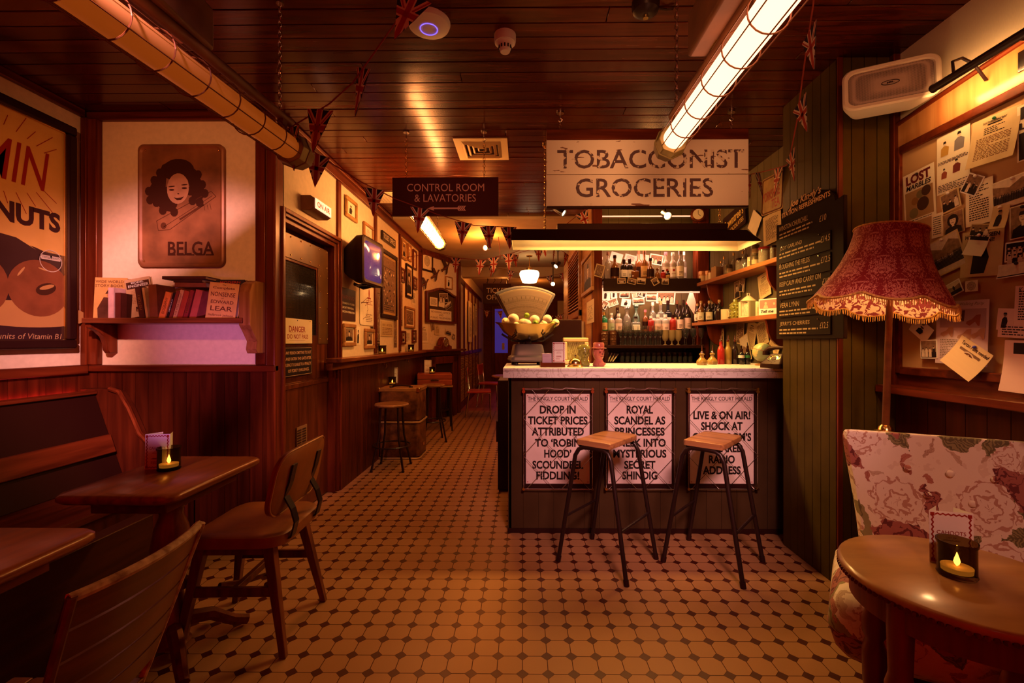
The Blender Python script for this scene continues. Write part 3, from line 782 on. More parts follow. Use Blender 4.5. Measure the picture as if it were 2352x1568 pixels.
for e in ((397, 437, 7, 3), (426, 433, 7, 3)): 
    p = sg(e[0], e[1]); b.ell(p[0], p[1], .018, .006, y - .0016, 10); b.ell(p[0], p[1] + .022, .022, .004, y - .0016, 8, .1)
p = sg(413, 457); b.flat([(p[0] - .034, p[1] + .008), (p[0] - .012, p[1] - .010), (p[0] + .014, p[1] - .009), (p[0] + .036, p[1] + .014), (p[0] + .012, p[1] + .006), (p[0] - .012, p[1] + .004)], y - .0016); p = sg(412, 446); b.ell(p[0], p[1], .007, .004, y - .0016, 8)
for k, q_ in enumerate(hair[4:]): p = sg(*q_); b.ell(p[0] * .97, p[1], .026, .030, y - .0002 - k * 1e-5, 10)
p = sg(412, 392); b.ell(p[0], p[1], .105, .075, y - .0004, 18)
O('hair_and_features', b, mat('sign dark brown', (.045, .012, .006), .5), t, shade=False)
b = B(); y = -.0083
p = sg(411, 434); b.ell(p[0], p[1], .072, .100, y - .0008, 22, -.06)
O('face_print', b, mat('sign pale face', (.42, .19, .085), .5, var=.2, scale=14), t, shade=False)
b = B(); y = -.0086
pp = [sg(*p) for p in [(362, 508), (487, 440), (498, 452), (392, 528), (366, 530)]]
for a_, c_ in zip(pp, pp[1:] + pp[:1]): b.line(*a_, *c_, .004, y)
b.line(*sg(378, 522), *sg(490, 450), .003, y); b.line(*sg(415, 505), *sg(470, 470), .012, y)
p = sg(378, 519); b.ell(p[0], p[1], .02, .022, y, 10)
b.line(*sg(470, 470), *sg(473, 484), .003, y); b.line(*sg(484, 468), *sg(487, 482), .003, y); b.line(*sg(478, 471), *sg(480, 482), .003, y)
O('cigarette_drawing', b, mat('sign line brown', (.085, .025, .010), .5), t, shade=False)
b = B(); p = sg(441, 571); b.text('BELGA', p[0], p[1], .305, .092, -.009, bold=.02)
# slab serifs on the lettering
for k in range(5):
    x0 = p[0] - .152 + k * .062
    for z in (-.042,): b.rect(x0, x0 + .05, p[1] + z - .004, p[1] + z + .004, -.0092)
O('lettering', b, mat('sign dark brown', (.045, .012, .006), .5), t, shade=False)
for px, py in ((338, 347), (505, 347), (502, 607), (334, 600)):
    b = B(); p = sg(px, py); b.sphere((p[0], -.012, p[1]), .006, 8, 6); O('screw', b, BRASS, t)

# --- book shelf
SZ = at(300, 730, 2.77).z
sh = T('wall_shelf', 'dark wooden wall shelf holding a row of old books', 'shelf', (0, 0, 0))
xl, xr = at(192, 730, 2.77).x, at(552, 730, 2.77).x
b = B(); b.box(xl, xr + .02, 2.755, YS, SZ - .032, SZ); O('board', b, SHELFW, sh, bev=.004)
xe = at(556, 700, 2.78).x
prof = [(2.96, 1.225), (2.85, 1.225), (2.835, 1.25), (2.845, 1.30), (2.80, 1.36), (2.765, 1.40), (2.765, 1.60), (2.79, 1.655), (2.84, 1.68), (2.96, 1.68)]
b = B(); b.prism(prof, xe - .012, xe + .055, axis='x'); O('end_panel', b, wood('pine end panel', (.20, .075, .02), (.38, .17, .055), .4, 2), sh, bev=.004)
xb = at(270, 790, 2.965).x
b = B(); b.prism([(2.965, SZ - .032), (2.775, SZ - .032), (2.785, 1.385), (2.83, 1.365), (2.87, 1.33), (2.89, 1.285), (2.895, 1.245), (2.91, 1.225), (2.965, 1.225)], xb - .035, xb, axis='x'); O('bracket', b, MAHO, sh, bev=.003)

def book(name, label, px, w, h, d, col, lean=0, text=None, tcol=None, yaw=0, base=None, flat_=False, title=None, tw=.8, y=2.80):
    X = at(px, 728, y).x
    loc = Vector((X, y, SZ + .001)) if base is None else base
    t = T(name, label, 'book', loc, R(yaw), 'old books on the wall shelf', ry=R(lean))
    c_ = mat('book cover %.2f %.2f %.2f' % col, col, .5, var=.15, scale=20)
    b = B(); th = .003
    b.box(0, th, 0, d, 0, h); b.box(w - th, w, 0, d, 0, h); b.box(0, w, 0, th, 0, h)
    O('cover', b, c_, t, bev=.0015)
    b = B(); b.box(th, w - th, th, d - .004, .003, h - .003); O('pages', b, AGED, t, shade=False)
    if title:
        b = B()
        M = Matrix.Translation((w / 2, 0, h / 2)) @ Matrix.Rotation(R(-90), 4, 'Y')
        b.text(title, 0, 0, h * tw, min(w * .45, .02), -.0008, M=M)
        O('lettering', b, tcol or BRASS, t, shade=False)
    return t
def coverbook(name, label, px, w, h, th, col, lines, tcol, lean=0, yaw=0, y=2.78, pic=None, tip=-4):
    X = at(px, 728, y).x
    t = T(name, label, 'book', (X, y, SZ + .001), R(yaw), 'old books on the wall shelf', ry=R(lean), rx=R(tip))
    c_ = mat('jacket %.2f %.2f %.2f' % col, col, .5, var=.12, scale=16)
    b = B(); b.box(0, w, 0, .003, 0, h); b.box(0, w, th - .003, th, 0, h); b.box(0, .003, 0, th, 0, h); O('cover', b, c_, t, bev=.001)
    b = B(); b.box(.003, w - .004, .003, th - .003, .003, h - .003); O('pages', b, AGED, t, shade=False)
    b = B()
    for s_, fx, fz, fw, fh in lines: b.text(s_, w * fx, h * fz, w * fw, h * fh, -.0009, bold=.012)
    O('lettering', b, tcol, t, shade=False)
    if pic:
        b = B(); pic(b, w, h); O('cover_picture', b, [mat('cover print brown', (.07, .022, .012), .6, var=.3, scale=20), mat('cover print tan', (.42, .18, .07), .6)], t, shade=False)
    return t
def pic_coat(b, w, h):
    b.m(0).flat([(w * .15, 0), (w * .12, h * .25), (w * .3, h * .52), (w * .62, h * .5), (w * .72, h * .2), (w * .68, 0)], -.0006)
    b.m(1).ell(w * .5, h * .58, w * .11, h * .07, -.0009); b.m(0).flat([(w * .34, h * .6), (w * .64, h * .62), (w * .6, h * .7), (w * .42, h * .7)], -.0012)
def pic_engine(b, w, h):
    b.m(0).rect(w * .3, w * .8, h * .14, h * .26, -.0006)
    for k in range(4): b.m(1).ell(w * (.37 + k * .12), h * .17, w * .035, h * .025, -.0009, 10)
    b.m(1).words(w * .2, w * .7, h * .7, h * .34, 9, -.0006, 4)
    b.m(0).rect(w * .05, w * .95, h * .74, h * .92, -.0004)
coverbook('hardback_book', 'tall tan storybook showing a figure in a long coat, at the shelf left end', 213, .185, .265, .035, (.50, .27, .075), [('WIDE WORLD', .46, .9, .86, .065), ('STORY BOOK', .46, .80, .86, .065)], INKB, yaw=10, y=2.86, pic=pic_coat)
book('hardback_book', 'pale pink slim hardback standing beside the tan storybook', 248, .038, .19, .12, (.62, .36, .34))
book('hardback_book', 'low dark maroon hardback right of the pale pink book', 264, .036, .158, .12, (.10, .015, .012))
book('hardback_book', 'low near-black hardback squeezed left of the engineering magazine', 279, .034, .15, .12, (.05, .010, .008))
coverbook('magazine', 'cream engineering magazine leaning with its printed cover outward', 298, .155, .245, .02, (.56, .34, .17), [('MODEL', .5, .89, .5, .045), ('ENGINEER', .52, .81, .8, .07)], WHITE, lean=-11, y=2.83, yaw=4, pic=pic_engine)
book('hardback_book', 'dark brown tooled hardback leaning on the engineering magazine', 320, .036, .195, .12, (.075, .018, .014), lean=-9, title='HISTORY', tw=.5)
book('booklet', 'ragged tan booklet beside the dark brown tooled hardback', 335, .016, .19, .11, (.55, .30, .13), lean=-8)
book('hardback_book', 'thick red-brown hardback, tallest in the middle of the shelf', 344, .052, .208, .15, (.22, .060, .028), lean=-3)
book('paperback_book', 'bright orange paperback leaning right on the shelf', 363, .040, .172, .11, (.80, .22, .055), lean=16, title='BIOGRAPHY', tcol=INKB, tw=.6)
book('paperback_book', 'thin black paperback right of the orange one', 381, .016, .165, .11, (.02, .012, .012), lean=16, title='ABROAD', tcol=WHITE, tw=.5)
book('hardback_book', 'dark red hardback right of the thin black paperback', 387, .022, .18, .11, (.20, .03, .02), lean=16)
book('hardback_book', 'tan-spined hardback titled for your delight', 396, .024, .185, .11, (.58, .28, .13), lean=16, title='FOR YOUR DELIGHT', tcol=INKB, tw=.75)
book('hardback_book', 'scarlet hardback right of the tan-spined book', 405.5, .034, .18, .11, (.36, .045, .025), lean=16)
book('hardback_book', 'crimson hardback with a grey-edged spine', 420, .026, .182, .11, (.22, .02, .024), lean=15, title='HISTORY', tcol=BRASS, tw=.6)
book('hardback_book', 'wide rose-red hardback nearest the nonsense book', 434, .044, .185, .12, (.42, .075, .06), lean=14)
coverbook('hardback_book', 'book titled modern standing behind the nonsense book', 492, .185, .25, .03, (.035, .025, .04), [('MODERN', .5, .93, .7, .06)], mat('title red', (.5, .03, .03), .5), y=2.87)
coverbook('hardback_book', 'yellow jacketed nonsense book facing out at the right shelf end', 471, .185, .225, .03, (.66, .34, .10), [('The', .5, .94, .12, .035), ('Complete', .5, .85, .74, .085), ('NONSENSE', .5, .68, .82, .12), ('of', .5, .575, .08, .03), ('EDWARD', .5, .47, .76, .09), ('LEAR', .5, .29, .74, .13), ('Holbrook Jackson', .5, .1, .84, .08)], INKB, lean=5, y=2.775)
def flatbook(label, px, py, w, d, th, col, yaw):
    p = at(px, py, 2.82)
    t = T('hardback_book', label, 'book', p, R(yaw), 'old books on the wall shelf')
    c_ = mat('book cover %.2f %.2f %.2f' % col, col, .5, var=.15, scale=20)
    b = B(); b.box(0, w, 0, d, 0, .003); b.box(0, w, 0, d, th - .003, th); b.box(0, w, 0, .003, 0, th); O('cover', b, c_, t, bev=.001)
    b = B(); b.box(.003, w - .004, .003, d - .004, .003, th - .003); O('pages', b, AGED, t, shade=False)
flatbook('red hardback lying flat, lowest of the flat books', 401, 659, .19, .13, .03, (.20, .05, .03), 3)
flatbook('dark hardback lying flat in the middle of the flat books', 398, 648.5, .18, .13, .022, (.05, .015, .018), 0)
flatbook('large dark red hardback lying on top of the flat books', 372, 641, .27, .16, .02, (.08, .02, .018), 1)

# --- settle along the left wall
ZB = .965
t = T('settle_bench', 'dark wooden settle running along the left wall', 'bench', (0, 0, 0))
b = B(); b.prism([(XL + .09, ZB), (XL + .15, ZB), (XL + .33, .45), (XL + .26, .45)], -.5, 2.86, axis='y'); O('backrest', b, mat('settle leather', (.018, .003, .002), .6), t, bev=.004)
b = B(); b.box(XL + .075, XL + .165, -.5, 2.86, ZB, ZB + .022); O('cap_rail', b, MAHOY, t, bev=.006)
M = Matrix.Translation((XL + .275, 0, .66)) @ Matrix.Rotation(R(-18), 4, 'Y')
b = B(); b.box(-.012, .012, -.5, 2.84, -.06, .06, M); O('lumbar_rail', b, MAHOY, t, bev=.005)
b = B(); b.box(XL + .26, -2.12, -.5, 2.88, .41, .45); O('seat', b, MAHOY, t, bev=.006)
b = B(); b.box(XL + .5, -2.2, -.5, 2.88, 0, .41); O('plinth', b, PANELW, t)
b = B(); E = [(XL + .05, 0), (-2.12, 0), (-2.12, .45), (-2.28, .48), (-2.34, .62), (-2.43, .72), (-2.50, .88), (-2.56, .98), (-2.62, 1.0), (XL + .05, 1.0)]
b.prism(E, 2.86, 2.915); O('end_panel', b, PANELW, t, bev=.003)
b = B(); b.tube([(x, 2.86, z) for x, z in E[2:9]], .016, 8); O('end_moulding', b, MAHO, t)
b = B(); b.box(XL + .044, XL + .062, .3, 2.85, .955, .975)
tag(O('led_strip', b, mat('red led', (.5, .05, .05), .5, emit=(1, .05, .05), es=9)), 'red glowing light strip hidden behind the settle back', 'light strip')
# booth partition under the near edge of the table
b = B(); b.box(-1.88, -1.80, .4, 2.2, .0, .46)
DARKW = wood('settle dark wood', (.018, .003, .0015), (.045, .008, .003), .5, 1, 1, .03)
tag(O('low_partition', b, DARKW, bev=.005), 'low dark boarded box seat end beside the table pedestal', 'partition')

def pub_table(name, label, x0, x1, y0, y1, zt, ctr=None):
    t = T(name, label, 'table', (x0 / 2 + x1 / 2, y0 / 2 + y1 / 2, 0), 0)
    hx, hy, r = (x1 - x0) / 2, (y1 - y0) / 2, .05
    b = B(); P = rrect(hx, hy, r)
    b.rings([[(x, y, zt - .034) for x, y in rrect(hx - .012, hy - .012, r)], [(x, y, zt - .022) for x, y in P], [(x, y, zt - .008) for x, y in P], [(x, y, zt) for x, y in rrect(hx - .008, hy - .008, r)]])
    O('table_top', b, TABLEW, t, ang=50)
    b = B(); b.box(-hx + .08, hx - .08, -hy + .08, hy - .08, zt - .09, zt - .034); O('apron', b, MAHOY, t, bev=.004)
    b = B(); b.lathe([(.075, zt - .09), (.075, zt - .12), (.045, zt - .14), (.042, zt - .17), (.06, zt - .22), (.072, zt - .3), (.066, zt - .38), (.048, zt - .44), (.065, zt - .455), (.065, zt - .475), (.04, zt - .49), (.055, zt - .56), (.07, zt - .62), (.06, .06), (.07, .05)][::-1], n=28)
    O('pedestal', b, wood('turned pedestal', (.08, .018, .006), (.20, .055, .018), .3, 2), t)
    for k in range(4):
        a = PI / 4 + k * PI / 2
        b = B(); d = Vector((math.cos(a), math.sin(a), 0))
        b.tube([d * .04 + Vector((0, 0, .13)), d * .14 + Vector((0, 0, .11)), d * .22 + Vector((0, 0, .05)), d * .28 + Vector((0, 0, .025))], [.03, .028, .024, .022], 8)
        O('foot', b, MAHO, t)
    return t
ZT = .75
A, C_ = onZ(100, 1142, ZT), onZ(592, 1047, ZT)
F_ = onZ(425, 1142, ZT)
X0, X1, Y0, Y1 = onZ(103, 1142, ZT).x, onZ(590, 1050, ZT).x + .02, F_.y, C_.y
pub_table('pub_table', 'worn brown pub table with a lit candle and menu, by the settle', X0, X1, Y0, Y1, ZT)
e = onZ(232, 1210, ZT)
pub_table('pub_table', 'nearest dark pub table cut off at the left, with nothing on it', X0 + .02, e.x + .012, e.y - .62, e.y, ZT)
p = onZ(388, 1078, ZT); candle((p.x, p.y, ZT), 'lit tea light on the worn pub table beside the settle')
p = onZ(336, 1080, ZT); menu((p.x + .03, p.y + .02, ZT), R(6), 'folded menu card standing behind the candle on the left pub table')

# --- leather chair
def leather_chair():
    t = T('dining_chair', 'brown leather-backed chair with black back straps at the worn pub table', 'chair', (-1.215, 2.06, 0), R(2))
    LEA = mat('tan leather', (.22, .060, .014), .42, var=.35, scale=7, coat=.0, bump=.08)
    LEGW = wood('chair leg wood', (.055, .014, .005), (.16, .045, .014), .4, 2)
    b = B()
    def seat_ring(z, k, dz=0): return [(x, y, z + dz * (1 - (y / .22) ** 2)) for x, y in rrect(.215 * k, .22 * k, .085 * k, 6)]
    b.rings([seat_ring(.435, .90), seat_ring(.44, .98), seat_ring(.465, 1.0), seat_ring(.483, .985), seat_ring(.490, .93), seat_ring(.486, .6), seat_ring(.480, .2)])
    for v in b.bm.verts:
        if v.co.x < -.1: v.co.z -= (abs(v.co.x) - .1) ** 2 * 1.2
        v.co.z += .012 * (v.co.y / .22) ** 2
    O('seat', b, LEA, t, ang=50)
    # curved back panel
    b = B(); rings = []
    P = rrect(.235, .135, .085, 7)
    def bp(y, z, d):
        return (.20 + d + (z) * .22 - .30 * y * y, y, .70 + z)
    b.rings([[bp(y * .94, z * .92, -.016) for y, z in P], [bp(y, z, -.008) for y, z in P], [bp(y, z, .008) for y, z in P], [bp(y * .97, z * .95, .016) for y, z in P], [bp(y * .5, z * .5, .018) for y, z in P]])
    O('backrest', b, LEA, t, ang=60)
    b = B(); b.tube([bp(y * 1.0, z * 1.0, .012) for y, z in P], .005, 6, True); O('piping', b, mat('piping leather', (.30, .10, .03), .4), t)
    for s_ in (-1, 1):
        b = B(); y = s_ * .125
        pts = [(.20 + .07 * .22 - .30 * y * y + .024, .70 + .075), (.20 - .30 * y * y + .022, .70), (.195, .64), (.225, .585), (.24, .53), (.225, .47), (.17, .445), (.08, .432)]
        for (xa, za), (xb_, zb_) in zip(pts, pts[1:]):
            d = Vector((xb_ - xa, zb_ - za)); n = Vector((-d.y, d.x)).normalized() * .0035
            b.prism([(xa - n.x, za - n.y), (xb_ - n.x, zb_ - n.y), (xb_ + n.x, zb_ + n.y), (xa + n.x, za + n.y)], y - .02, y + .02)
        O('back_strap', b, BLACKM, t)
    for sx, sy in ((-1, -1), (1, -1), (-1, 1), (1, 1)):
        b = B()
        top = Vector((sx * .14, sy * .15, .44)); bot = Vector((sx * .21, sy * .205, 0)); k0, k1 = .022, .013
        if sx > 0: bot.x = .225
        b.rings([[top + Vector((a * k0, c * k0, 0)) for a, c in ((-1, -1), (1, -1), (1, 1), (-1, 1))], [bot + Vector((a * k1, c * k1, 0)) for a, c in ((-1, -1), (1, -1), (1, 1), (-1, 1))]])
        O('leg', b, LEGW, t, bev=.003)
    for sy in (-1, 1):
        b = B(); b.box(-.165, .17, sy * .172 - .009, sy * .172 + .009, .235, .275); O('stretcher', b, LEGW, t, bev=.003)
    b = B(); b.box(-.012, .012, -.165, .165, .24, .27); O('stretcher', b, LEGW, t, bev=.003)
    b = B(); b.box(-.13, -.10, -.15, .15, .40, .44); b.box(.10, .13, -.15, .15, .40, .44); b.box(-.13, .13, -.155, -.135, .40, .44); b.box(-.13, .13, .135, .155, .40, .44); O('seat_rail', b, LEGW, t)
    b = B(); b.tube([(-.1, -.1, .245), (-.05, .02, .2), (0, .1, .19), (.06, .02, .2), (.1, -.1, .245)], .011, 8); O('bag_hook_hoop', b, LEGW, t)
leather_chair()
# --- slatted chair in the foreground
def slat_chair():
    A, C_ = onZ(460, 1208, .83), onZ(160, 1382, .83)
    xc = (A.x + C_.x) / 2; yc = (A.y + C_.y) / 2; L = A.y - C_.y
    t = T('folding_chair', 'slatted wooden folding chair with a worn pale top edge in the foreground', 'chair', (xc - .2, yc, 0), math.atan2(A.x - C_.x, L) * -1)
    SW = wood('chair slats', (.055, .014, .004), (.13, .036, .010), .36, 1, 1, .25)
    EDG = mat('worn pale edge', (.62, .36, .19), .6, rgb2=(.16, .05, .02), scale=38)
    h = L / 2
    def bx(z): return .20 - (.83 - z) * .34
    zs = [.83, .765, .70, .635, .575, .515]
    for i in range(5):
        b = B(); z1, z0 = zs[i], zs[i + 1] + .006; k = 1 - i * .035
        n = 8
        for j in range(n):
            ya, yb_ = -h * k + 2 * h * k * j / n, -h * k + 2 * h * k * (j + 1) / n
            def cv(y): return .03 * (1 - (y / h) ** 2)
            q0 = [(bx(z0) + cv(ya), ya, z0), (bx(z0) + cv(yb_), yb_, z0), (bx(z1) + cv(yb_), yb_, z1), (bx(z1) + cv(ya), ya, z1)]
            b.face(q0); b.face([(x - .012, y, z) for x, y, z in q0][::-1])
            b.face([q0[3], q0[2], (q0[2][0] - .012, q0[2][1], q0[2][2]), (q0[3][0] - .012, q0[3][1], q0[3][2])]); b.face([q0[1], q0[0], (q0[0][0] - .012, q0[0][1], q0[0][2]), (q0[1][0] - .012, q0[1][1], q0[1][2])])
        O('back_slat', b, SW, t, ang=30, weld=True)
    b = B(); b.tube([(bx(.835) - .006 + .03 * (1 - (y / h) ** 2), y, .834) for y in [-h + 2 * h * j / 10 for j in range(11)]], .010, 8); o = O('top_edge', b, EDG, t); o['label'] = 'pale worn top edge'
    for s_ in (-1, 1):
        b = B(); b.tube([(bx(.838), s_ * h, .838), (bx(.5) , s_ * h * .84, .5), (bx(.3) - .05, s_ * h * .82, .2), (-.25, s_ * h * .8, 0)], .0085, 8); O('stile', b, EDG if s_ > 0 else SW, t)
        b = B(); b.tube([(-.16, s_ * h * .72, .46), (.02, s_ * h * .75, .25), (.2, s_ * h * .78, 0)], .010, 8); O('leg', b, SW, t)
    b = B()
    for i in range(6): b.box(-.24 + i * .055, -.19 + i * .055, -h * .8, h * .8, .455, .47)
    O('seat', b, SW, t, bev=.003)
slat_chair()

# ================================================================== OVERHEAD
def chain(b, p0, p1, link=.028, r=.0022, wd=.007):
    p0, p1 = Vector(p0), Vector(p1); L = (p1 - p0).length; n = max(2, int(L / (link * .78))); d = (p1 - p0) / n
    for i in range(n):
        c = p0 + d * (i + .5); pts = []
        for k in range(10):
            a = 2 * PI * k / 10; u, v = wd * math.cos(a), link / 2 * math.sin(a)
            pts.append(c + (Vector((u, 0, v)) if i % 2 else Vector((0, u, v))))
        b.tube(pts, r, 5, True)
    return b
CAGEM = mat('cage wire', (.16, .05, .015), .4, metal=.4)
ENDC = mat('cast end cap', (.25, .17, .06), .4, metal=.5, var=.2)
BOXM = mat('rusted gear box', (.16, .055, .02), .5, metal=.2, var=.3, scale=8)
def tube_light(label, xa, y0, y1, z, glow, col, es, box=None, chain_y=None, r=.058, xb=None):
    """caged industrial tube, long axis along the room"""
    xb = xa if xb is None else xb
    t = T('caged_tube_light', label, 'ceiling light', (0, 0, 0))
    P0, P1 = Vector((xa, y0, z)), Vector((xb, y1, z)); d = (P1 - P0).normalized()
    b = B(); b.cyl(P0, P1, r * .78, n=24)
    O('tube', b, mat('tube glow ' + glow, (.30, .15, .05) if es < 1 else (.8, .6, .4), .4, emit=col, es=es), t)
    b = B(); L = (P1 - P0).length; n = max(3, int(L / .135))
    for i in range(n + 1):
        c = P0 + d * (L * i / n)
        b.tube([c + Vector((r * math.cos(a), 0, r * math.sin(a))) for a in [2 * PI * k / 20 for k in range(20)]], .0026, 5, True)
    for k in range(6):
        a = PI / 6 + k * PI / 3; o_ = Vector((r * math.cos(a), 0, r * math.sin(a)))
        b.tube([P0 + o_, P1 + o_], .0022, 5)
    O('wire_cage', b, CAGEM, t)
    b = B(); b.cyl(P1 - d * .02, P1 + d * .025, r * 1.12, r * 1.18, 8); b.cyl(P1 + d * .025, P1 + d * .10, r * 1.25, r * .95, 8); O('end_cap', b, ENDC, t, bev=.004)
    b = B(); b.cyl(P0 + Vector((0, 0, r * 1.75)), P1 + Vector((0, 0, r * 1.75)), .020, n=10)
    for k in (.25, .95): 
        c = P0 + d * (L * k); b.box(c.x - .012, c.x + .012, c.y - .02, c.y + .02, c.z + r * .9, c.z + r * 1.7)
    O('mounting_rail', b, BOXM, t)
    if box:
        b = B(); b.box(xa - .085, xa + .085, box[0], box[1], z + r * 1.9, z + r * 1.9 + .15); O('gear_box', b, BOXM, t, bev=.012)
        b = B(); b.box(xa - .025, xa + .03, box[1] - .10, box[1] - .05, z + r * 1.9 - .0015, z + r * 1.9); O('rating_plate', b, BRASS, t)
    if chain_y:
        c = P0 + d * (chain_y - y0); b = B(); chain(b, (c.x, c.y, z + r * 1.9), (c.x, c.y, ZC)); b.cyl((c.x, c.y, ZC - .012), (c.x, c.y, ZC), .016); O('chain', b, STEEL, t)
    return t
a0, a1 = at(225, 0, 1.20), at(668, 335, 2.08)
k = (2.08 - .8) / (2.08 - 1.2)
tube_light('unlit caged tube light slung on a chain above the left tables', a1.x + (a0.x - a1.x) * k, .8, 2.08, 2.185, 'dim', (1, .17, .012), .19, (.72, 1.58), 2.0, .066, a1.x)  # unlit tube: weak amber emission put in for light falling on it
b1 = at(1540, 322, 2.05)
TL2 = tube_light('bright caged tube light slung on a chain above the bar stools', .667, 1.08, 2.02, 2.19, 'bright', (1, .46, .25), 3.2, (1.0, 1.62), 1.97, .060, b1.x)
c1 = at(1010, 562, 4.85); c0 = at(958, 490, 3.7)
tube_light('bright caged tube light behind the control room sign', c0.x, 3.6, 4.85, c1.z + .01, 'far', (1, .42, .12), 52, None, 4.7, .060, c1.x)
# --- ceiling fittings
p = onZ(985, 50, ZC)
t = T('wireless_access_point', 'white round ceiling disc with a blue ring light', 'access point', p)
b = B(); b.lathe([(.001, -.035), (.06, -.034), (.094, -.022), (.10, -.008), (.10, 0), (.001, 0)], n=40); O('disc', b, WHITE, t)
b = B(); b.tube([(.04 * math.cos(a), .04 * math.sin(a), -.036) for a in [2 * PI * k / 32 for k in range(32)]], .0022, 6, True); O('status_ring', b, mat('blue ring', (.1, .1, .5), .5, emit=(.22, .12, 1), es=1.6), t)
p = onZ(1160, 80, ZC)
t = T('smoke_detector', 'cream smoke detector on the ceiling boards', 'smoke detector', p)
b = B(); b.lathe([(.001, -.042), (.05, -.042), (.053, -.03), (.053, 0), (.001, 0)], n=32); O('base', b, WHITE, t)
b = B(); b.lathe([(.001, -.085), (.022, -.085), (.024, -.082), (.036, -.05), (.044, -.043), (.001, -.042)], n=32); O('sensor_head', b, WHITE, t)
b = B()
for i in range(12):
    a = 2 * PI * i / 12; b.cbox((.0315 * math.cos(a), .0315 * math.sin(a), -.062), (.003, .007, .022), Matrix.Rotation(a, 4, 'Z'))
O('slots', b, INK, t)
p = onZ(1483, 6, ZC)
t = T('alarm_bell', 'dark round ceiling fitting beside the light chain', 'bell', p)
b = B(); b.lathe([(.001, -.06), (.03, -.058), (.055, -.04), (.06, -.015), (.06, 0), (.001, 0)], n=24); O('dome', b, BLACKM, t); b = B(); b.cyl((0, 0, -.07), (0, 0, -.058), .012); O('boss', b, BRASS, t)
b = B(); q0, q1 = onZ(1490, 15, ZC), onZ(1545, 20, ZC); b.tube([Vector((.03, 0, -.02)), Vector((.1, .03, -.008)), Vector((.13, .02, -.012))], .006, 6); O('cable', b, BLACK, t)
# square air diffuser
va, vb, vc = onZ(1040, 317, ZC), onZ(1165, 317, ZC), onZ(1165, 365, ZC)
t = T('air_vent', 'square stepped air vent in the plank ceiling', 'vent', ((va.x + vb.x) / 2, (va.y + vc.y) / 2, ZC))
s_ = (vb.x - va.x) / 2
b = B()
def sqring(b, o_, i_, z0, z1):
    b.rings([[(-o_, -o_, z0), (o_, -o_, z0), (o_, o_, z0), (-o_, o_, z0)], [(-i_, -i_, z1), (i_, -i_, z1), (i_, i_, z1), (-i_, i_, z1)]], False, False)
sqring(b, s_, s_ * .74, -.006, -.006); sqring(b, s_, s_, 0, -.006)
O('frame', b, mat('vent cream', (.66, .44, .20), .45), t, shade=False)
for i in range(4):
    b = B(); o_ = s_ * (.74 - i * .17); sqring(b, o_, o_ - .022, -.004 + i * .004, -.022 + i * .004); sqring(b, o_ - .022, o_ - .025, -.022 + i * .004, -.006); O('vane', b, _m['vent cream'], t, shade=False)
b = B(); b.box(-s_ * .74, s_ * .74, -s_ * .74, s_ * .74, -.002, .0); O('duct_back', b, BLACK, t)
va, vb = onZ(846, 442, ZC), onZ(905, 463, ZC)
t = T('perforated_ceiling_panel', 'cream perforated ceiling grille above the picture wall', 'ceiling grille', ((va.x + vb.x) / 2 - .02, (va.y + vb.y) / 2, ZC - .006))
b = B(); b.box(-.21, .26, -.18, .18, -.002, .004); O('panel', b, mat('vent cream light', (.74, .56, .34), .5), t, bev=.003)
b = B()
for i in range(12):
    for j in range(9): b.cyl((-.17 + i * .034, -.14 + j * .034, -.003), (-.17 + i * .034, -.14 + j * .034, -.0015), .006, n=6)
O('perforation_pattern', b, INKG, t)

# --- hanging signs
def hook(b, x, y):
    b.cyl((x, y, ZC - .01), (x, y, ZC), .022, n=14); b.cyl((x, y, ZC - .05), (x, y, ZC - .01), .004)
    b.tube([(x, y, ZC - .05), (x + .012, y, ZC - .06), (x + .008, y, ZC - .075), (x - .004, y, ZC - .076)], .003, 6)
cc, wd, ht = quadY(902, 1145, 408.5, 495.5, 3.245)
t = T('hanging_sign', 'dark hanging sign pointing to the control room and lavatories', 'sign', cc)
b = B(); b.box(-wd / 2, wd / 2, -.011, .011, -ht / 2, ht / 2); O('board', b, mat('sign maroon', (.075, .016, .012), .45, var=.12, scale=5), t, bev=.002)
b = B(); PXM = 3.245 / FPX
def sx(px, py): pp = at(px, py, 3.234); return pp.x - cc.x, pp.z - cc.z
for s2, px, py, pw, ph in (('CONTROL ROOM', 1023.5, 430.5, 177, 17.5), ('& LAVATORIES', 1022.5, 454.5, 141, 17.5)):
    x, z = sx(px, py); b.text(s2, x, z, pw * PXM, ph * PXM, -.0115)
x0, z0 = sx(981, 478.5); x1, _ = sx(1064, 478.5)
b.rect(x0 + .03, x1 - .02, z0 - .006, z0 + .006, -.0115); b.flat([(x0, z0), (x0 + .05, z0 - .016), (x0 + .045, z0), (x0 + .05, z0 + .016)], -.0117)
for k in range(4):
    xx = x1 - .045 + k * .014
    for sg_ in (-1, 1): b.flat([(xx, z0), (xx + .010, z0), (xx + .022, z0 + sg_ * .018), (xx + .012, z0 + sg_ * .018)] , -.0118)
O('lettering', b, mat('sign tan', (.86, .48, .34), .5), t, shade=False)
b = B()
for px in (933, 1112):
    x = at(px, 400, 3.245).x - cc.x; chain(b, (x, 0, ht / 2), (x, 0, ZC - .07 - cc.z))
O('chains', b, BRASS, t)
for px in (933, 1112):
    b = B(); x = at(px, 400, 3.245).x - cc.x; M0 = Vector((0, 0, 0))
    b.cyl((x, 0, ZC - .01 - cc.z), (x, 0, ZC - cc.z), .022); b.cyl((x, 0, ZC - .05 - cc.z), (x, 0, ZC - .01 - cc.z), .004); b.tube([(x, 0, ZC - .05 - cc.z), (x + .012, 0, ZC - .06 - cc.z), (x, 0, ZC - .078 - cc.z), (x - .01, 0, ZC - .068 - cc.z)], .003, 6)
    O('ceiling_hook', b, STEEL, t)
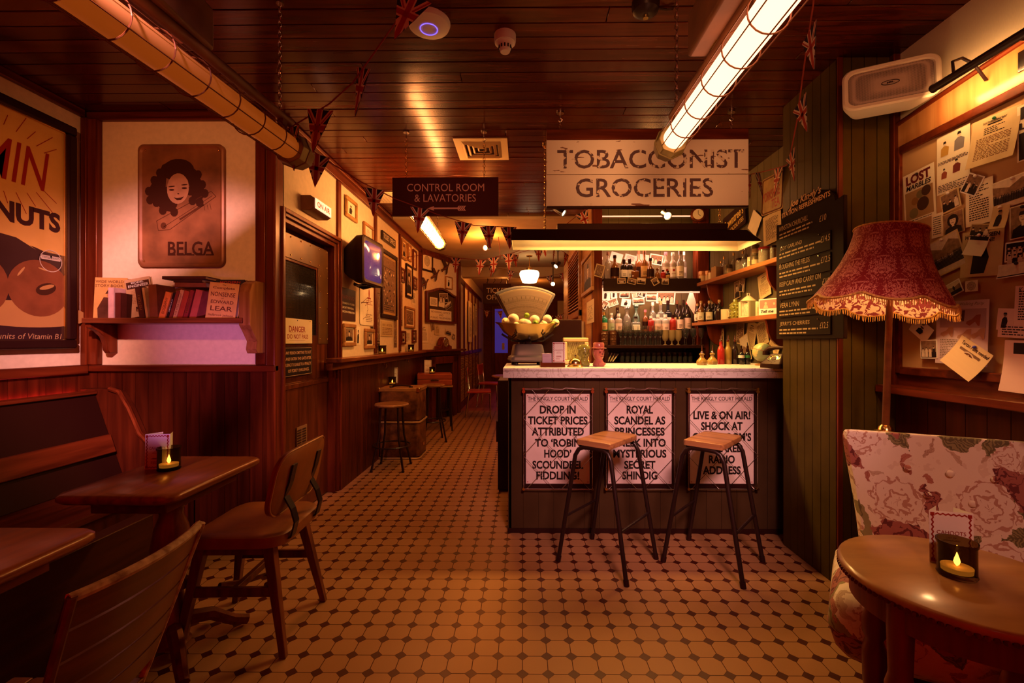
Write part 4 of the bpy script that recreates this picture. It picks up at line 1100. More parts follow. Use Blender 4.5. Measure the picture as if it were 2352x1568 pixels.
cc, wd, ht = quadY(1255, 1716, 299, 478, 2.98)
t = T('hanging_sign', 'large white weathered tobacconist and groceries sign above the bar', 'sign', cc)
FLK, N, L, p_ = nodes('flaking white paint')
tc = N.new('ShaderNodeTexCoord'); nz = N.new('ShaderNodeTexNoise'); mp = N.new('ShaderNodeMapping'); mp.inputs['Scale'].default_value = (5, 5, 22); L.new(tc.outputs['Object'], mp.inputs[0]); L.new(mp.outputs[0], nz.inputs['Vector']); nz.inputs['Scale'].default_value = 1.6; nz.inputs['Detail'].default_value = 8
sp = N.new('ShaderNodeSeparateXYZ'); L.new(tc.outputs['Object'], sp.inputs[0])
ed = math_n(N, L, 'MULTIPLY', math_n(N, L, 'GREATER_THAN', math_n(N, L, 'ABSOLUTE', math_n(N, L, 'ADD', sp.outputs[2], .13)), .1), .04)
f = math_n(N, L, 'GREATER_THAN', math_n(N, L, 'ADD', nz.outputs['Fac'], ed), .69)
L.new(mixc(N, L, f, (.74, .56, .42), (.17, .05, .02)), p_.inputs['Base Color']); p_.inputs['Roughness'].default_value = .55
_m['flaking white paint'] = FLK
def tz(py): return at(1480, py, 2.98).z - cc.z
b = B(); b.box(-wd / 2, wd / 2, -.02, .02, tz(323), tz(299)); O('top_plank', b, MAHOX, t, bev=.002)
b = B(); b.box(-wd / 2, wd / 2, -.02, .02, tz(402), tz(323.5)); O('upper_plank', b, FLK, t, bev=.002)
b = B(); b.box(-wd / 2, wd / 2, -.02, .02, tz(474), tz(403.5)); O('lower_plank', b, FLK, t, bev=.002)
b = B(); b.box(-wd / 2, wd / 2, -.014, .02, tz(478), tz(474)); O('bottom_edge', b, BLACK, t)
WORN, N, L, p_ = nodes('worn letter paint')
tc = N.new('ShaderNodeTexCoord'); nz = N.new('ShaderNodeTexNoise'); nz.inputs['Scale'].default_value = 34; nz.inputs['Detail'].default_value = 6; L.new(tc.outputs['Object'], nz.inputs['Vector'])
nz2 = N.new('ShaderNodeTexNoise'); nz2.inputs['Scale'].default_value = 4; L.new(tc.outputs['Object'], nz2.inputs['Vector'])
f = math_n(N, L, 'GREATER_THAN', math_n(N, L, 'ADD', nz.outputs['Fac'], math_n(N, L, 'MULTIPLY', nz2.outputs['Fac'], .4)), .80)
L.new(mixc(N, L, f, (.085, .028, .030), (.66, .47, .33)), p_.inputs['Base Color']); p_.inputs['Roughness'].default_value = .6
b = B(); k = 2.98 / FPX
def sx(px, py): pp = at(px, py, 2.96); return pp.x - cc.x, pp.z - cc.z
x, z = sx(1494, 365); b.text('TOBACCONIST', x, z, 424 * k, 43 * k, -.0208, bold=.012)
x, z = sx(1480, 431); b.text('GROCERIES', x, z, 312 * k, 43 * k, -.0208, bold=.012)
O('lettering', b, WORN, t, shade=False)
for px in (1287, 1680):
    x = at(px, 300, 2.98).x - cc.x
    b = B(); b.cyl((x, 0, ZC - .01 - cc.z), (x, 0, ZC - cc.z), .024); b.cyl((x, 0, ZC - .04 - cc.z), (x, 0, ZC - .01 - cc.z), .004); b.tube([(x, 0, ZC - .04 - cc.z), (x + .014, 0, ZC - .05 - cc.z), (x, 0, ZC - .066 - cc.z), (x - .012, 0, ZC - .055 - cc.z)], .003, 6); chain(b, (x, 0, tz(299)), (x, 0, ZC - .06 - cc.z), .02)
    O('hook_and_chain', b, STEEL, t)

# --- bunting
NAVY = mat('flag navy', (.022, .014, .030), .8); FWHT = mat('flag white', (.72, .52, .36), .8); FRED = mat('flag red', (.36, .035, .020), .8)
STR = mat('bunting tape', (.22, .025, .018), .8)
def clip(poly, tri):
    for i in range(3):
        a, c_ = tri[i], tri[(i + 1) % 3]; out = []
        def side(p): return (c_[0] - a[0]) * (p[1] - a[1]) - (c_[1] - a[1]) * (p[0] - a[0])
        for j in range(len(poly)):
            p, n_ = poly[j], poly[(j + 1) % len(poly)]; s1, s2 = side(p), side(n_)
            if s1 >= 0: out.append(p)
            if s1 * s2 < 0:
                u = s1 / (s1 - s2); out.append((p[0] + (n_[0] - p[0]) * u, p[1] + (n_[1] - p[1]) * u))
        poly = out
        if len(poly) < 3: return None
    return poly
def flag_mesh():
    b = B(); w2, h = .075, .20; tri = [(-w2, 0), (0, -h), (w2, 0)]
    b.m(0).prism(tri, -.0008, .0008)
    def strip(mi, P, y):
        for s_ in (-1, 1):
            q = clip(P if s_ < 0 else P, tri)
            if q: b.m(mi).flat(q, s_ * y)
    def bar(cx0, cz0, cx1, cz1, wd):
        d = Vector((cx1 - cx0, cz1 - cz0)); n = Vector((-d.y, d.x)).normalized() * wd / 2
        return [(cx0 - n.x, cz0 - n.y), (cx1 - n.x, cz1 - n.y), (cx1 + n.x, cz1 + n.y), (cx0 + n.x, cz0 + n.y)]
    cz = -.085
    for s_ in (-1, 1):
        strip(1, bar(0, cz, s_ * .09, .03, .020), .0012); strip(2, bar(0, cz - .004, s_ * .09, .026, .007), .0016)
        strip(1, bar(0, cz, s_ * .06, -.20, .018), .0012)
    strip(1, bar(-.08, cz, .08, cz, .038), .0020); strip(1, bar(0, .01, 0, -.21, .034), .0020)
    strip(2, bar(-.08, cz, .08, cz, .022), .0026); strip(2, bar(0, .01, 0, -.21, .021), .0026)
    me = bpy.data.meshes.new('flag'); b.bm.to_mesh(me); b.bm.free()
    for m_ in (NAVY, FWHT, FRED): me.materials.append(m_)
    return me
FLAG = flag_mesh()
def bunting(label, pts, fracs, scale=1.0, twist=(), nat=()):
    t = T('bunting', label, 'bunting', (0, 0, 0))
    P = [Vector(p) for p in pts]; b = B(); b.tube(P, .0035, 6); O('tape', b, STR, t)
    Ls = [0]
    for a, c_ in zip(P, P[1:]): Ls.append(Ls[-1] + (c_ - a).length)
    for i, f in enumerate(fracs):
        s_ = f * Ls[-1]
        for j in range(len(P) - 1):
            if Ls[j] <= s_ <= Ls[j + 1] + 1e-6: break
        u = (s_ - Ls[j]) / max(1e-6, Ls[j + 1] - Ls[j]); c_ = P[j].lerp(P[j + 1], u); d = (P[j + 1] - P[j])
        o = bpy.data.objects.new('flag', FLAG); COL.objects.link(o); o.parent = t
        yaw = math.atan2(d.y, d.x); pit = math.atan2(d.z, math.hypot(d.x, d.y))
        o.location = c_ - Vector((0, 0, .002)); o.scale = (scale,) * 3
        if yaw > PI / 2: yaw -= PI
        if yaw < -PI / 2: yaw += PI
        yaw *= .3
        tw = twist[i] if i < len(twist) else rnd.uniform(-12, 12)
        o.rotation_euler = (R(rnd.uniform(-8, 8)), -pit * .75, yaw + R(tw))
    return t
bunting('dark union flag bunting crossing the ceiling by the round white disc', [at(975, -60, 1.72), at(958, -18, 1.75), at(862, 118, 1.87), at(810, 190, 1.93), at(757, 238, 1.98), at(680, 285, 2.05), at(655, 300, 2.08)], [.085, .46, .76, .95], .95, (10, -38, -10, -30))
bunting('union flag bunting sloping from the unlit tube light to the bar lamp', [at(652, 300, 2.12), at(745, 365, 2.4), at(830, 418, 2.75), at(905, 455, 3.0), at(1005, 492, 3.22), at(1090, 518, 3.4), at(1185, 522, 3.6)], [.12, .39, .58, .76, .87, .965], .86, (10, 0, 0, 0, 0, 0))
bunting('red taped bunting looping across the passage under the far tube light', [Vector((-1.58, 6.2, 2.45)), at(1000, 580, 5.6), at(1045, 592, 5.5), at(1110, 597, 5.3), at(1180, 580, 5.0), at(1262, 545, 4.8), at(1345, 480, 4.6), at(1350, 478, 4.6) + Vector((0, 0, .15))], [.36, .48, .545, .62, .765, .93], .92, (0,) * 6)
bunting('red bunting swagged round the milk glass pendant', [at(1145, 598, 6.2) + Vector((0, 0, .32)), at(1150, 596, 6.2), at(1200, 578, 6.0), at(1245, 568, 5.8), at(1290, 575, 5.9), at(1306, 586, 6.0)], [.38, .66, .82, .97], .85, (30, 20, 70, 40))
bunting('far bunting strung near the ticket office sign', [at(1085, 600, 8.8), at(1130, 612, 8.7), at(1175, 622, 8.6), at(1230, 640, 8.5), at(1303, 625, 8.6)], [.1, .22, .42, .82, .95], 1, (0,) * 5)
bunting('small bunting strung across the end of the passage', [Vector((-1.19, 11.6, 2.2)), at(1112, 712, 12), at(1140, 716, 12.2), at(1165, 712, 12.4)], [.45, .8], 1.0)
bunting('low bunting hung beyond the scale in the back room', [at(1250, 722, 9.0), at(1280, 726, 9.0), at(1297, 718, 8.05)], [.1, .32, .6], .8)
bunting('edge-on bunting hanging down the right ceiling to the green pier', [at(1874, -60, 1.75), at(1868, 10, 1.85), at(1847, 150, 2.15), at(1830, 280, 2.45), at(1812, 370, 2.75), at(1806, 380, 2.82), at(1762, 392, 3.2), at(1716, 402, 3.55)], [.13, .34, .54, .69, .90, .985], .9, (62, 66, 60, 60, 20, 20))

# ================================================================== PASSAGE
# --- on air light box
c_, wd, ht = quadX(690, 742, 428, 468, XC)
c0 = onX(683, 425, XC); 
t = T('illuminated_sign', 'lit on air light box above the danger door', 'sign', (XC, onX(715, 450, XC).y - .02, 2.315), FL)
b = B(); b.prism([(0, -.055), (-.07, -.055), (-.10, -.035), (-.10, .035), (-.07, .055), (0, .055)], -.15, .15, axis='x'); O('housing', b, mat('sign box wood', (.12, .045, .02), .4, var=.2), t, bev=.004)
b = B(); b.box(-.135, .135, -.105, -.098, -.037, .037); O('lit_panel', b, mat('lit panel', (.9, .8, .6), .5, emit=(1, .62, .40), es=1.05), t)
b = B(); b.text('ON AIR', 0, 0, .22, .042, -.1058, bold=.03); O('lettering', b, mat('on air red', (.42, .05, .03), .5, emit=(1, .2, .06), es=.35), t, shade=False)
# --- signs on the door
def plate(name, label, cat, xl, xr, yt, yb, X, m_, th=.004, screws=True, group=None, bev=.001):
    c, w_, h_ = quadX(xl, xr, yt, yb, X)
    t = T(name, label, cat, c, FL, group)
    b = B(); b.box(-w_ / 2, w_ / 2, -th, 0, -h_ / 2, h_ / 2); O('plate', b, m_, t, bev=bev)
    return t, w_, h_
XDF = XD + .012
t, w_, h_ = plate('danger_sign', 'cream danger do not pass sign on the door', 'sign', 643, 716, 728, 789, XDF, mat('enamel cream', (.80, .60, .34), .35, var=.04))
b = B(); b.text('DANGER', .0, h_ * .08, w_ * .52, h_ * .24, -.0045, bold=.02); b.text('DO NOT PASS', .01, -h_ * .22, w_ * .66, h_ * .18, -.0045, bold=.015); b.rect(-w_ * .25, w_ * .25, -h_ * .075, -h_ * .065, -.0045); b.rect(-w_ * .25, w_ * .25, -h_ * .375, -h_ * .365, -.0045); O('lettering', b, INKR, t, shade=False)
b = B(); b.words(-w_ * .12, w_ * .12, h_ * .05, h_ * .05 - .01, 1, -.0046); b.bm.free()
for k in (-.42, 0, .42):
    b = B(); b.sphere((w_ * k, -.004, h_ * .43), .004, 8, 5); O('screw', b, BLACKM, t)
t, w_, h_ = plate('notice_sign', 'black cast penalty notice about fastening the gate, below the danger sign', 'sign', 651, 716, 797, 868, XDF, mat('cast iron black', (.018, .012, .012), .45, bump=.3, scale=40))
b = B()
for i, (s2, fw_) in enumerate((('ANY PERSON OMITTING TO SHUT', .9), ('AND FASTEN THIS GATE AFTER', .9), ('USING IT IS LIABLE TO A PENALTY', .9), ('OF FORTY SHILLINGS.', .74))): b.text(s2, 0, h_ * (.30 - i * .20), w_ * fw_, h_ * .105, -.0046, bold=.015)
for a_ in ((-.47, .47, .46, .47), (-.47, .47, -.47, -.46)): b.rect(w_ * a_[0], w_ * a_[1], h_ * a_[2], h_ * a_[3], -.0046)
for s_ in (-1, 1): b.rect(s_ * w_ * .47 - .001, s_ * w_ * .47 + .001, -h_ * .46, h_ * .46, -.0046)
O('lettering', b, mat('raised tan paint', (.62, .34, .18), .5), t, shade=False)

# --- wall television on a bracket
tvp = onX(815, 600, XC)
t = T('television', 'old black tube television on a bracket above the warning sign', 'television', (XC + .19, 4.24, 2.035), R(86)); t.scale = (.98, .6, .98)
b = B()
def rr(w_, h_, y, r): return [(x, y, z) for x, z in rrect(w_, h_, r)]
b.rings([rr(.15, .12, .30, .03), rr(.17, .15, .24, .03), rr(.245, .215, .05, .04), rr(.25, .22, -.06, .04), rr(.235, .205, -.075, .04), rr(.215, .185, -.06, .05)], True)
O('cabinet', b, mat('television case', (.016, .005, .004), .5), t)
b = B(); b.rings([rr(.212, .182, -.058, .05), rr(.19, .16, -.072, .05), rr(.13, .11, -.082, .05), rr(.05, .04, -.086, .03)], True)
O('screen', b, mat('tube glass', (.05, .025, .05), .04, coat=1, emit=(.16, .10, .6), es=.2), t)
b = B(); b.tube([(0, .25, -.2), (0, .1, -.24), (0, -.02, -.225)], .016, 8); b.box(-.10, .10, -.02, .16, -.228, -.215); O('bracket', b, BLACKM, t)

# --- pictures on the picture wall: (xl, xr, ytop, ybottom, style, frame material, label)
GILT = mat('gilt frame', (.46, .23, .06), .4, metal=.35, var=.2, scale=25)
TANF = mat('tan wood frame', (.36, .16, .055), .45, var=.2, scale=14)
PG = 'framed prints on the picture wall'
def wallpic(name, label, cat, xl, xr, yt, yb, style, fm=None, seed=0, fw=.03, X=XC, group=PG, mount=.10, pm=None):
    c, w_, h_ = quadX(xl, xr, yt, yb, X + .004)
    if fm is None: return sheet(name, label, cat, c, FL, w_, h_, style, seed, 0, pm or PAPER, .06, group)
    return framed(name, label, cat, c, FL, w_, h_, fw, fm, style, seed, group, mount, pm, .022)
wallpic('framed_picture', 'gilt framed print high up right of the on air light', 'picture', 791, 817, 446, 495, 'figure', GILT, 1, .035)
wallpic('framed_picture', 'pale framed drawing above the television', 'picture', 833, 855, 507, 556, 'letter', TANF, 2, .03)
t, w_, h_ = plate('enamel_sign', 'small dark ticket office enamel sign high on the picture wall', 'sign', 875, 905, 528, 549, XC + .004, mat('enamel black', (.03, .018, .014), .3), .02)
b = B(); b.text('TICKET OFFICE', 0, 0, w_ * .88, h_ * .6, -.0206, bold=.02); O('lettering', b, PAPER, t, shade=False)
wallpic('framed_poster', 'tall dark framed ornate poster right of the television', 'poster', 873.5, 910, 567, 729, 'ornate', BLACK, 3, .05, mount=.04, pm=mat('aged yellow', (.52, .30, .09), .5))
t, w_, h_ = plate('warning_sign', 'dark warning sign about experimental television devices below the television', 'sign', 779, 816, 657, 734, XC + .004, mat('warning brown', (.050, .016, .012), .4))
b = B(); b.text('WARNING!', 0, h_ * .22, w_ * .84, h_ * .13, -.0045); O('title_lettering', b, mat('dull red paint', (.22, .03, .02), .5), t, shade=False)
b = B()
for i, s2 in enumerate(('EXPERIMENTAL CLOSED', 'CIRCUIT TELEVISUAL', 'DEVICES IN OPERATION')): b.text(s2, 0, h_ * (.03 - .13 * i), w_ * (.84 - .1 * (i == 1)), h_ * .06, -.0045, bold=.02)
O('lettering', b, PAPER, t, shade=False)
c, w_, h_ = quadX(826, 857, 651, 745, XC + .004)
t = T('tin_poster', 'cream tin poster with a line drawing of a man in a hat', 'poster', c, FL)
b = B(); b.rings([ringz(rrect(w_ / 2, h_ / 2, .03), .0), ringz(rrect(w_ / 2, h_ / 2, .03), -.004)]); O('plate', b, PAPER, t)
b = B(); y = -.0046
P = [(-.42, .02), (-.15, .13), (.0, .2), (.12, .16), (.10, .08), (-.02, .06), (.02, -.02), (.08, -.10), (.0, -.14), (.0, -.24), (-.12, -.30), (-.3, -.36)]
for a_, e_ in zip(P, P[1:]): b.line(a_[0] * w_, a_[1] * h_, e_[0] * w_, e_[1] * h_, .006, y)
b.flat([(-.45 * w_, .03 * h_), (.1 * w_, .08 * h_), (.1 * w_, .1 * h_), (-.4 * w_, .06 * h_)], y); b.ell(-.1 * w_, 0, .012, .006, y); b.words(-.1 * w_, .4 * w_, -.2 * h_, -.42 * h_, 5, y, 3)
O('drawing', b, INKB, t, shade=False)
b = B(); b.ell(.15 * w_, .32 * h_, .018, .05, y, 10); b.rect(.02 * w_, .28 * w_, .18 * h_, .22 * h_, y); b.words(-.05 * w_, .42 * w_, .16 * h_, .02 * h_, 3, y, 5); O('red_lettering', b, INKR, t, shade=False)
wallpic('framed_picture', 'tan framed dark portrait, lowest by the door end of the wall', 'picture', 786, 814, 742, 795, 'portrait', TANF, 4, .035)
wallpic('small_print', 'narrow print of a standing figure between two tan frames', 'print', 817, 828, 749, 792, 'figure', None, 5)
wallpic('framed_picture', 'tan framed dark portrait below the tin poster', 'picture', 836, 857.5, 754, 801, 'man', TANF, 6, .035)
wallpic('small_print', 'little print wedged at the tin poster corner', 'print', 850, 858, 741, 755, 'portrait', None, 7)
t, w_, h_ = plate('notice_sign', 'cream artists notice under the ornate framed poster', 'sign', 875, 902, 736, 772, XC + .004, mat('notice cream', (.60, .42, .2), .5))
b = B(); b.text('B.B.C. ARTISTES', 0, h_ * .25, w_ * .8, h_ * .14, -.0046); b.words(-w_ * .42, w_ * .42, h_ * .1, -h_ * .4, 5, -.0046, 4); O('lettering', b, INKB, t, shade=False)
wallpic('small_poster', 'narrow pale poster strip beside the wall post left of the ornate poster', 'poster', 864.5, 873, 640, 806, 'ornate', None, 8, pm=PAPER)
wallpic('small_poster', 'narrow pale poster strip right of the artists notice', 'poster', 904, 912, 720, 800, 'ornate', None, 9)
wallpic('small_card', 'tiny card stuck low beside the first ledge candle', 'card', 868, 873, 788, 800, 'portrait', None, 10)
for i, (xl, xr, yt, yb, st, fm, lab) in enumerate((
    (921, 932, 546, 592, 'portrait', GILT, 'gilt framed print topmost in the third bay'),
    (935, 943, 558, 597, 'figure', TANF, 'small framed print second from left along the third bay top'),
    (947, 955, 571, 617, 'letter', MAHO, 'dark framed print at the far end of the third bay top'),
    (919, 928, 613, 646, 'man', MAHO, 'dark framed head study left side of the third bay'),
    (931, 946, 603, 681, 'woman', BLACK, 'tall dark framed portrait in the middle of the third bay'),
    (948, 956, 634, 663, 'portrait', MAHO, 'tiny dark framed portrait right of the tall portrait'),
    (929, 951, 702, 752, 'ornate', TANF, 'tan framed ornate print under the tall portrait'),
    (920, 930, 759, 791, 'man', MAHO, 'dark framed portrait low in the third bay'),
    (945.5, 954, 757, 787, 'woman', MAHO, 'dark framed portrait low at the far end of the third bay'))):
    wallpic('framed_picture', lab, 'picture', xl, xr, yt, yb, st, fm, 20 + i, .03, mount=.08)
for i, (xl, xr, yt, yb, st, lab) in enumerate((
    (918.5, 928, 593, 611, None, 'blank pale card under the topmost gilt print'),
    (948, 955, 617, 632, None, 'blank pale card above the tiny portrait'),
    (918.5, 925, 648, 750, 'ornate', 'long poster strip left in the third bay'),
    (946, 955, 666, 698, 'words', 'typed sheet right of the tall portrait'),
    (932, 942, 760, 788, 'words', 'tilted typed sheet between two low portraits'))):
    wallpic('small_print', lab, 'print', xl, xr, yt, yb, st, None, 40 + i)

# --- drink ledge and its candles
b = B()
la = onX(784, 838, -1.49); b.box(XC, -1.485, la.y, 7.12, 1.125, 1.16); b.box(XC, -1.57, la.y + .02, 7.1, 1.06, 1.125)
o = O('drink_ledge', b, wood('ledge wood', (.10, .028, .009), (.26, .08, .025), .28, 1), bev=.005); tag(o, 'long dark wall ledge under the pictures along the passage', 'ledge')
p = onX(878, 818, -1.55); candle((-1.55, p.y, 1.1605), 'tea light on the long ledge under the artists notice', power=.5)
p = onX(944, 803, -1.55); candle((-1.55, p.y, 1.1605), 'tea light at the far end of the long ledge', power=.5)
for px, py in ((880, 832), (931, 824)):
    p = onX(px, py + 3, XC + .035)
    b = B(); b.cyl((0, 0, 0), (.012, 0, 0), .012); b.tube([(.012, 0, 0), (.035, 0, -.005), (.042, 0, -.03), (.03, 0, -.045)], .004, 6)
    o = O('coat_hook', b, STEEL); o.location = p; tag(o, 'bright coat hook under the ledge, ' + ('nearer the door' if px < 900 else 'nearer the hearth'), 'hook', 'coat hooks under the ledge')

# --- steamer trunk, stools, suitcase on a stand
TRK = mat('scuffed trunk leather', (.17, .05, .015), .5, rgb2=(.030, .006, .002), scale=13, bump=.3)
tx0, tx1, ty0, ty1 = -1.585, onZ(963, 1055, 0).x, 5.0, 5.38; tcx, tcy = (tx0 + tx1) / 2, (ty0 + ty1) / 2
t = T('steamer_trunk', 'scuffed upright steamer trunk used as a table by the passage wall', 'trunk', (tcx, tcy, 0))
hx, hy = (tx1 - tx0) / 2, (ty1 - ty0) / 2
b = B()
for z0, z1 in ((.02, .40), (.42, .775)): b.rings([[(x, y, z) for x, y in rrect(hx - (.01 if z in (z0, z1) else 0), hy - (.01 if z in (z0, z1) else 0), .04)] for z in (z0, z0 + .012, z1 - .012, z1)])
O('body', b, TRK, t)
b = B()
for z in (.012, .41): b.tube([(x, y, z) for x, y in rrect(hx + .006, hy + .006, .045)], .012, 8, True)
O('metal_band', b, mat('trunk banding', (.36, .18, .08), .4, metal=.4), t)
b = B(); b.box(-hx - .004, hx + .004, -hy - .004, hy + .004, .745, .785); O('lid_edge', b, mat('trunk lid tan', (.26, .10, .032), .5, var=.25, scale=12), t, bev=.006)
b = B(); b.tube([(-.10, -.10, .79), (-.08, -.10, .802), (0, -.10, .808), (.10, -.10, .802), (.12, -.10, .79)], .010, 8); O('carry_handle', b, BLACK, t)
for s_ in (-1, 1):
    b = B(); b.cyl((s_ * .11, -.10, .785), (s_ * .11, -.10, .797), .022); O('handle_mount', b, BLACKM, t)
for s_ in (-1, 1):
    b = B(); b.box(s_ * hx - .03, s_ * hx + .007, -hy - .008, -hy + .03, .74, .79); O('corner_cap', b, BRASS, t, bev=.004)
b = B(); b.box(hx, hx + .01, -.03, .03, .62, .66); b.box(hx, hx + .01, -.03, .03, .12, .16); O('catches', b, BRASS, t)
p = onZ(901, 884, .785); candle((p.x, p.y, .7855), 'lit tea light on the steamer trunk', power=.9)
p = onZ(899, 881, .785); menu((p.x, p.y + .09, .7855), R(4), 'folded menu card standing on the steamer trunk', .105, .19)

def round_stool(label, x, y, zs, rz=0, r=.172):
    t = T('bar_stool', label, 'stool', (x, y, 0), rz, 'round stools by the trunk tables')
    b = B(); b.lathe([(.001, zs - .03), (r - .02, zs - .03), (r - .002, zs - .022), (r, zs - .01), (r - .008, zs), (.001, zs + .001)], n=32); O('seat', b, TABLEX, t)
    for k in range(4):
        a = PI / 4 + k * PI / 2; d = Vector((math.cos(a), math.sin(a), 0))
        b = B(); b.tube([d * (r - .05) + Vector((0, 0, zs - .03)), d * (r - .03) + Vector((0, 0, zs * .5)), d * (r + .055)], .011, 8); b.cyl(d * (r + .05), d * (r + .055) + Vector((0, 0, .02)), .014, n=8); O('leg', b, BLACKM, t)
    b = B(); b.tube([((r + .012) * math.cos(a), (r + .012) * math.sin(a), zs * .36) for a in [2 * PI * k / 28 for k in range(28)]], .008, 6, True); O('foot_ring', b, BLACKM, t)
    return t
round_stool('round wooden stool on black legs in front of the steamer trunk', -1.345, 4.66, .665, R(0))
round_stool('black-legged stool half hidden behind the steamer trunk', -1.17, 5.95, .74, R(20), .15)
SUIT = mat('red suitcase', (.26, .045, .022), .42, var=.2, scale=6)
t = T('suitcase', 'flat dark red suitcase laid on a thin steel stand by the hearth', 'suitcase', (-1.31, 6.75, .66), R(12))
b = B(); b.box(-.25, .25, -.19, .19, 0, .085); O('body', b, SUIT, t, bev=.012)
b = B(); b.box(-.25, .25, -.19, .19, .09, .17); O('lid', b, SUIT, t, bev=.012)
b = B(); b.box(-.247, .247, -.187, .187, .083, .092); O('trim', b, BRASS, t)
b = B(); b.tube([(-.05, -.192, .08), (-.05, -.215, .08), (.05, -.215, .08), (.05, -.192, .08)], .008, 6); O('handle', b, BLACK, t)
t = T('luggage_stand', 'thin steel stand carrying the red suitcase', 'stand', (-1.31, 6.75, 0), R(12))
b = B(); b.box(-.26, .26, -.2, .2, .635, .658); O('stand_top', b, TANF, t, bev=.003)
for sx_ in (-1, 1):
    for sy_ in (-1, 1): b = B(); b.cyl((sx_ * .22, sy_ * .16, .635), (sx_ * .25, sy_ * .19, 0), .011, n=8); O('leg', b, BLACKM, t)
p = onZ(960, 863, .83); candle((-1.33, 6.68, .8305), 'lit tea light on the red suitcase', power=.6)
menu((-1.42, 6.8, .8305), R(10), 'folded menu card standing on the red suitcase', .105, .19)

# --- hearth wall things (local x along the wall)
def hw_(px, py, off=0.0):
    """point on the hearth wall under a pixel, in wall coordinates"""
    d = ray(px, py); n = Vector((-hd.y, hd.x, 0)); o_ = HA - n * off - Vector((0, 0, HC)); tt = (o_.x * n.x + o_.y * n.y) / (d.x * n.x + d.y * n.y)
    P = Vector((0, 0, HC)) + d * tt; return P
def hquad(xl, xr, yt, yb, off=.006):
    a, c = hw_(xl, yt, off), hw_(xr, yb, off); m_ = (hw_(xl, yt, off) + hw_(xr, yb, off)) / 2
    zt = hw_((xl + xr) / 2, yt, off).z; zb = hw_((xl + xr) / 2, yb, off).z
    return Vector((m_.x, m_.y, (zt + zb) / 2)), math.hypot(a.x - c.x, a.y - c.y), zt - zb
c, w_, h_ = hquad(967, 993, 576, 623); framed('framed_picture', 'dark framed crest print at the top of the hearth wall', 'picture', c, HROT, w_, h_, .03, BLACK, 'target', 60)
c, w_, h_ = hquad(1022, 1038, 635, 664); framed('framed_picture', 'small framed flower print right of the flying ducks', 'picture', c, HROT, w_, h_, .02, TANF, 'figure', 61)
c, w_, h_ = hquad(964.5, 983, 745, 787); sheet('notice_card', 'tall printed notice card with a lamp drawing left of the mantel clock', 'card', c, HROT, w_, h_, 'letter', 62, 0, PAPER, .06)
for i, (px, py, s_) in enumerate(((976, 652, .85), (1000, 632, 1.0), (1024, 615, 1.15))):
    c = hw_(px, py, .03)
    t = T('flying_duck', ('smallest flying duck ornament, lowest of the three', 'middle flying duck ornament of the three', 'largest flying duck ornament, highest of the three')[i], 'ornament', c, HROT + R(0), 'flying duck wall ornaments', ry=R(-25)); t.scale = (s_ * 1.25,) * 3
    b = B(); b.sphere((0, 0, 0), (.06, .018, .022), 12, 8); b.tube([(.05, 0, .005), (.085, 0, .02), (.105, 0, .03)], [.012, .009, .008], 8); b.sphere((.11, 0, .032), (.016, .012, .012), 8, 6); b.prism([(.12, .03), (.14, .026), (.12, .038)], -.004, .004); b.prism([(-.05, -.008), (-.10, -.02), (-.10, .012), (-.05, .008)], -.005, .005); O('body', b, mat('duck brown', (.10, .03, .012), .4), t)
    for s2 in (0, 1):
        b = B(); b.prism([(-.02, .01), (.03, .01), (.0, .10), (-.05, .12), (-.04, .06)] if s2 == 0 else [(-.02, 0), (.03, 0), (-.02, -.06), (-.06, -.07)], -.012 - s2 * .006, -.006 - s2 * .006); O('wing', b, mat('duck wing', (.06, .02, .012), .4), t)
# mirror with notes stuck in it
c, w_, h_ = hquad(977, 1046, 661, 741, .02)
t = T('wall_mirror', 'arched dark-framed mirror with notes stuck to its glass', 'mirror', c, HROT)
def archp(hw, hh, rise):
    P = [(-hw, -hh), (hw, -hh), (hw, hh - rise)]
    for i in range(1, 12):
        u = 1 - 2 * i / 12; P.append((hw * u, hh - rise + rise * max(0.0, math.cos(u * PI) * .5 + .5) ** .8))
    return P + [(-hw, hh - rise)]
outer, inner = archp(w_ / 2, h_ / 2, h_ * .16), archp(w_ / 2 - .035, h_ / 2 - .035, h_ * .15)
b = B(); V0 = [[b.bm.verts.new((x, yy, z)) for x, z in P] for P, yy in ((outer, .0), (outer, -.03), (inner, -.035), (inner, -.005))]
for A_, C2 in zip(V0, V0[1:]):
    for i in range(len(A_)): j = (i + 1) % len(A_); b.bm.faces.new((A_[i], A_[j], C2[j], C2[i]))
O('frame', b, MAHO, t)
b = B(); b.flat(inner, -.006); O('mirror_glass', b, mat('old mirror', (.45, .36, .28), .06, metal=1), t, shade=False)
def stuck(label, fx, fz, fw_, fh_, style, seed, tilt=0, pm=None, group='notes stuck to the mirror'):
    p = c + Matrix.Rotation(HROT, 3, 'Z') @ Vector((fx * w_, -.012 - seed * .0004, fz * h_)); return sheet('mirror_note', label, 'note', p, HROT, fw_ * w_, fh_ * h_, style, seed, tilt, pm or PAPER, .06, group)
o = stuck('wide booking notice stuck at the bottom of the mirror', -.03, -.29, .72, .30, None, 1)
b = B(); 
for i, s2 in enumerate(('BOOKING OFFICE', 'AND', 'PUBLIC TELEPHONE')): b.text(s2, 0, h_ * (.085 - i * .08), (w_ * .62, w_ * .14, w_ * .66)[i], h_ * .05, -.0012)
O('lettering', b, INKB, o, shade=False)
stuck('square pale note upper left on the mirror', -.27, .07, .24, .24, 'words', 2)
stuck('pale postcard in the middle of the mirror', -.01, .02, .2, .14, None, 3, 4)
stuck('dark collage of photographs at the mirror top', .06, .22, .3, .28, 'people', 4, -6)
stuck('tilted photograph right on the mirror', .22, .02, .22, .16, 'land', 5, -24)
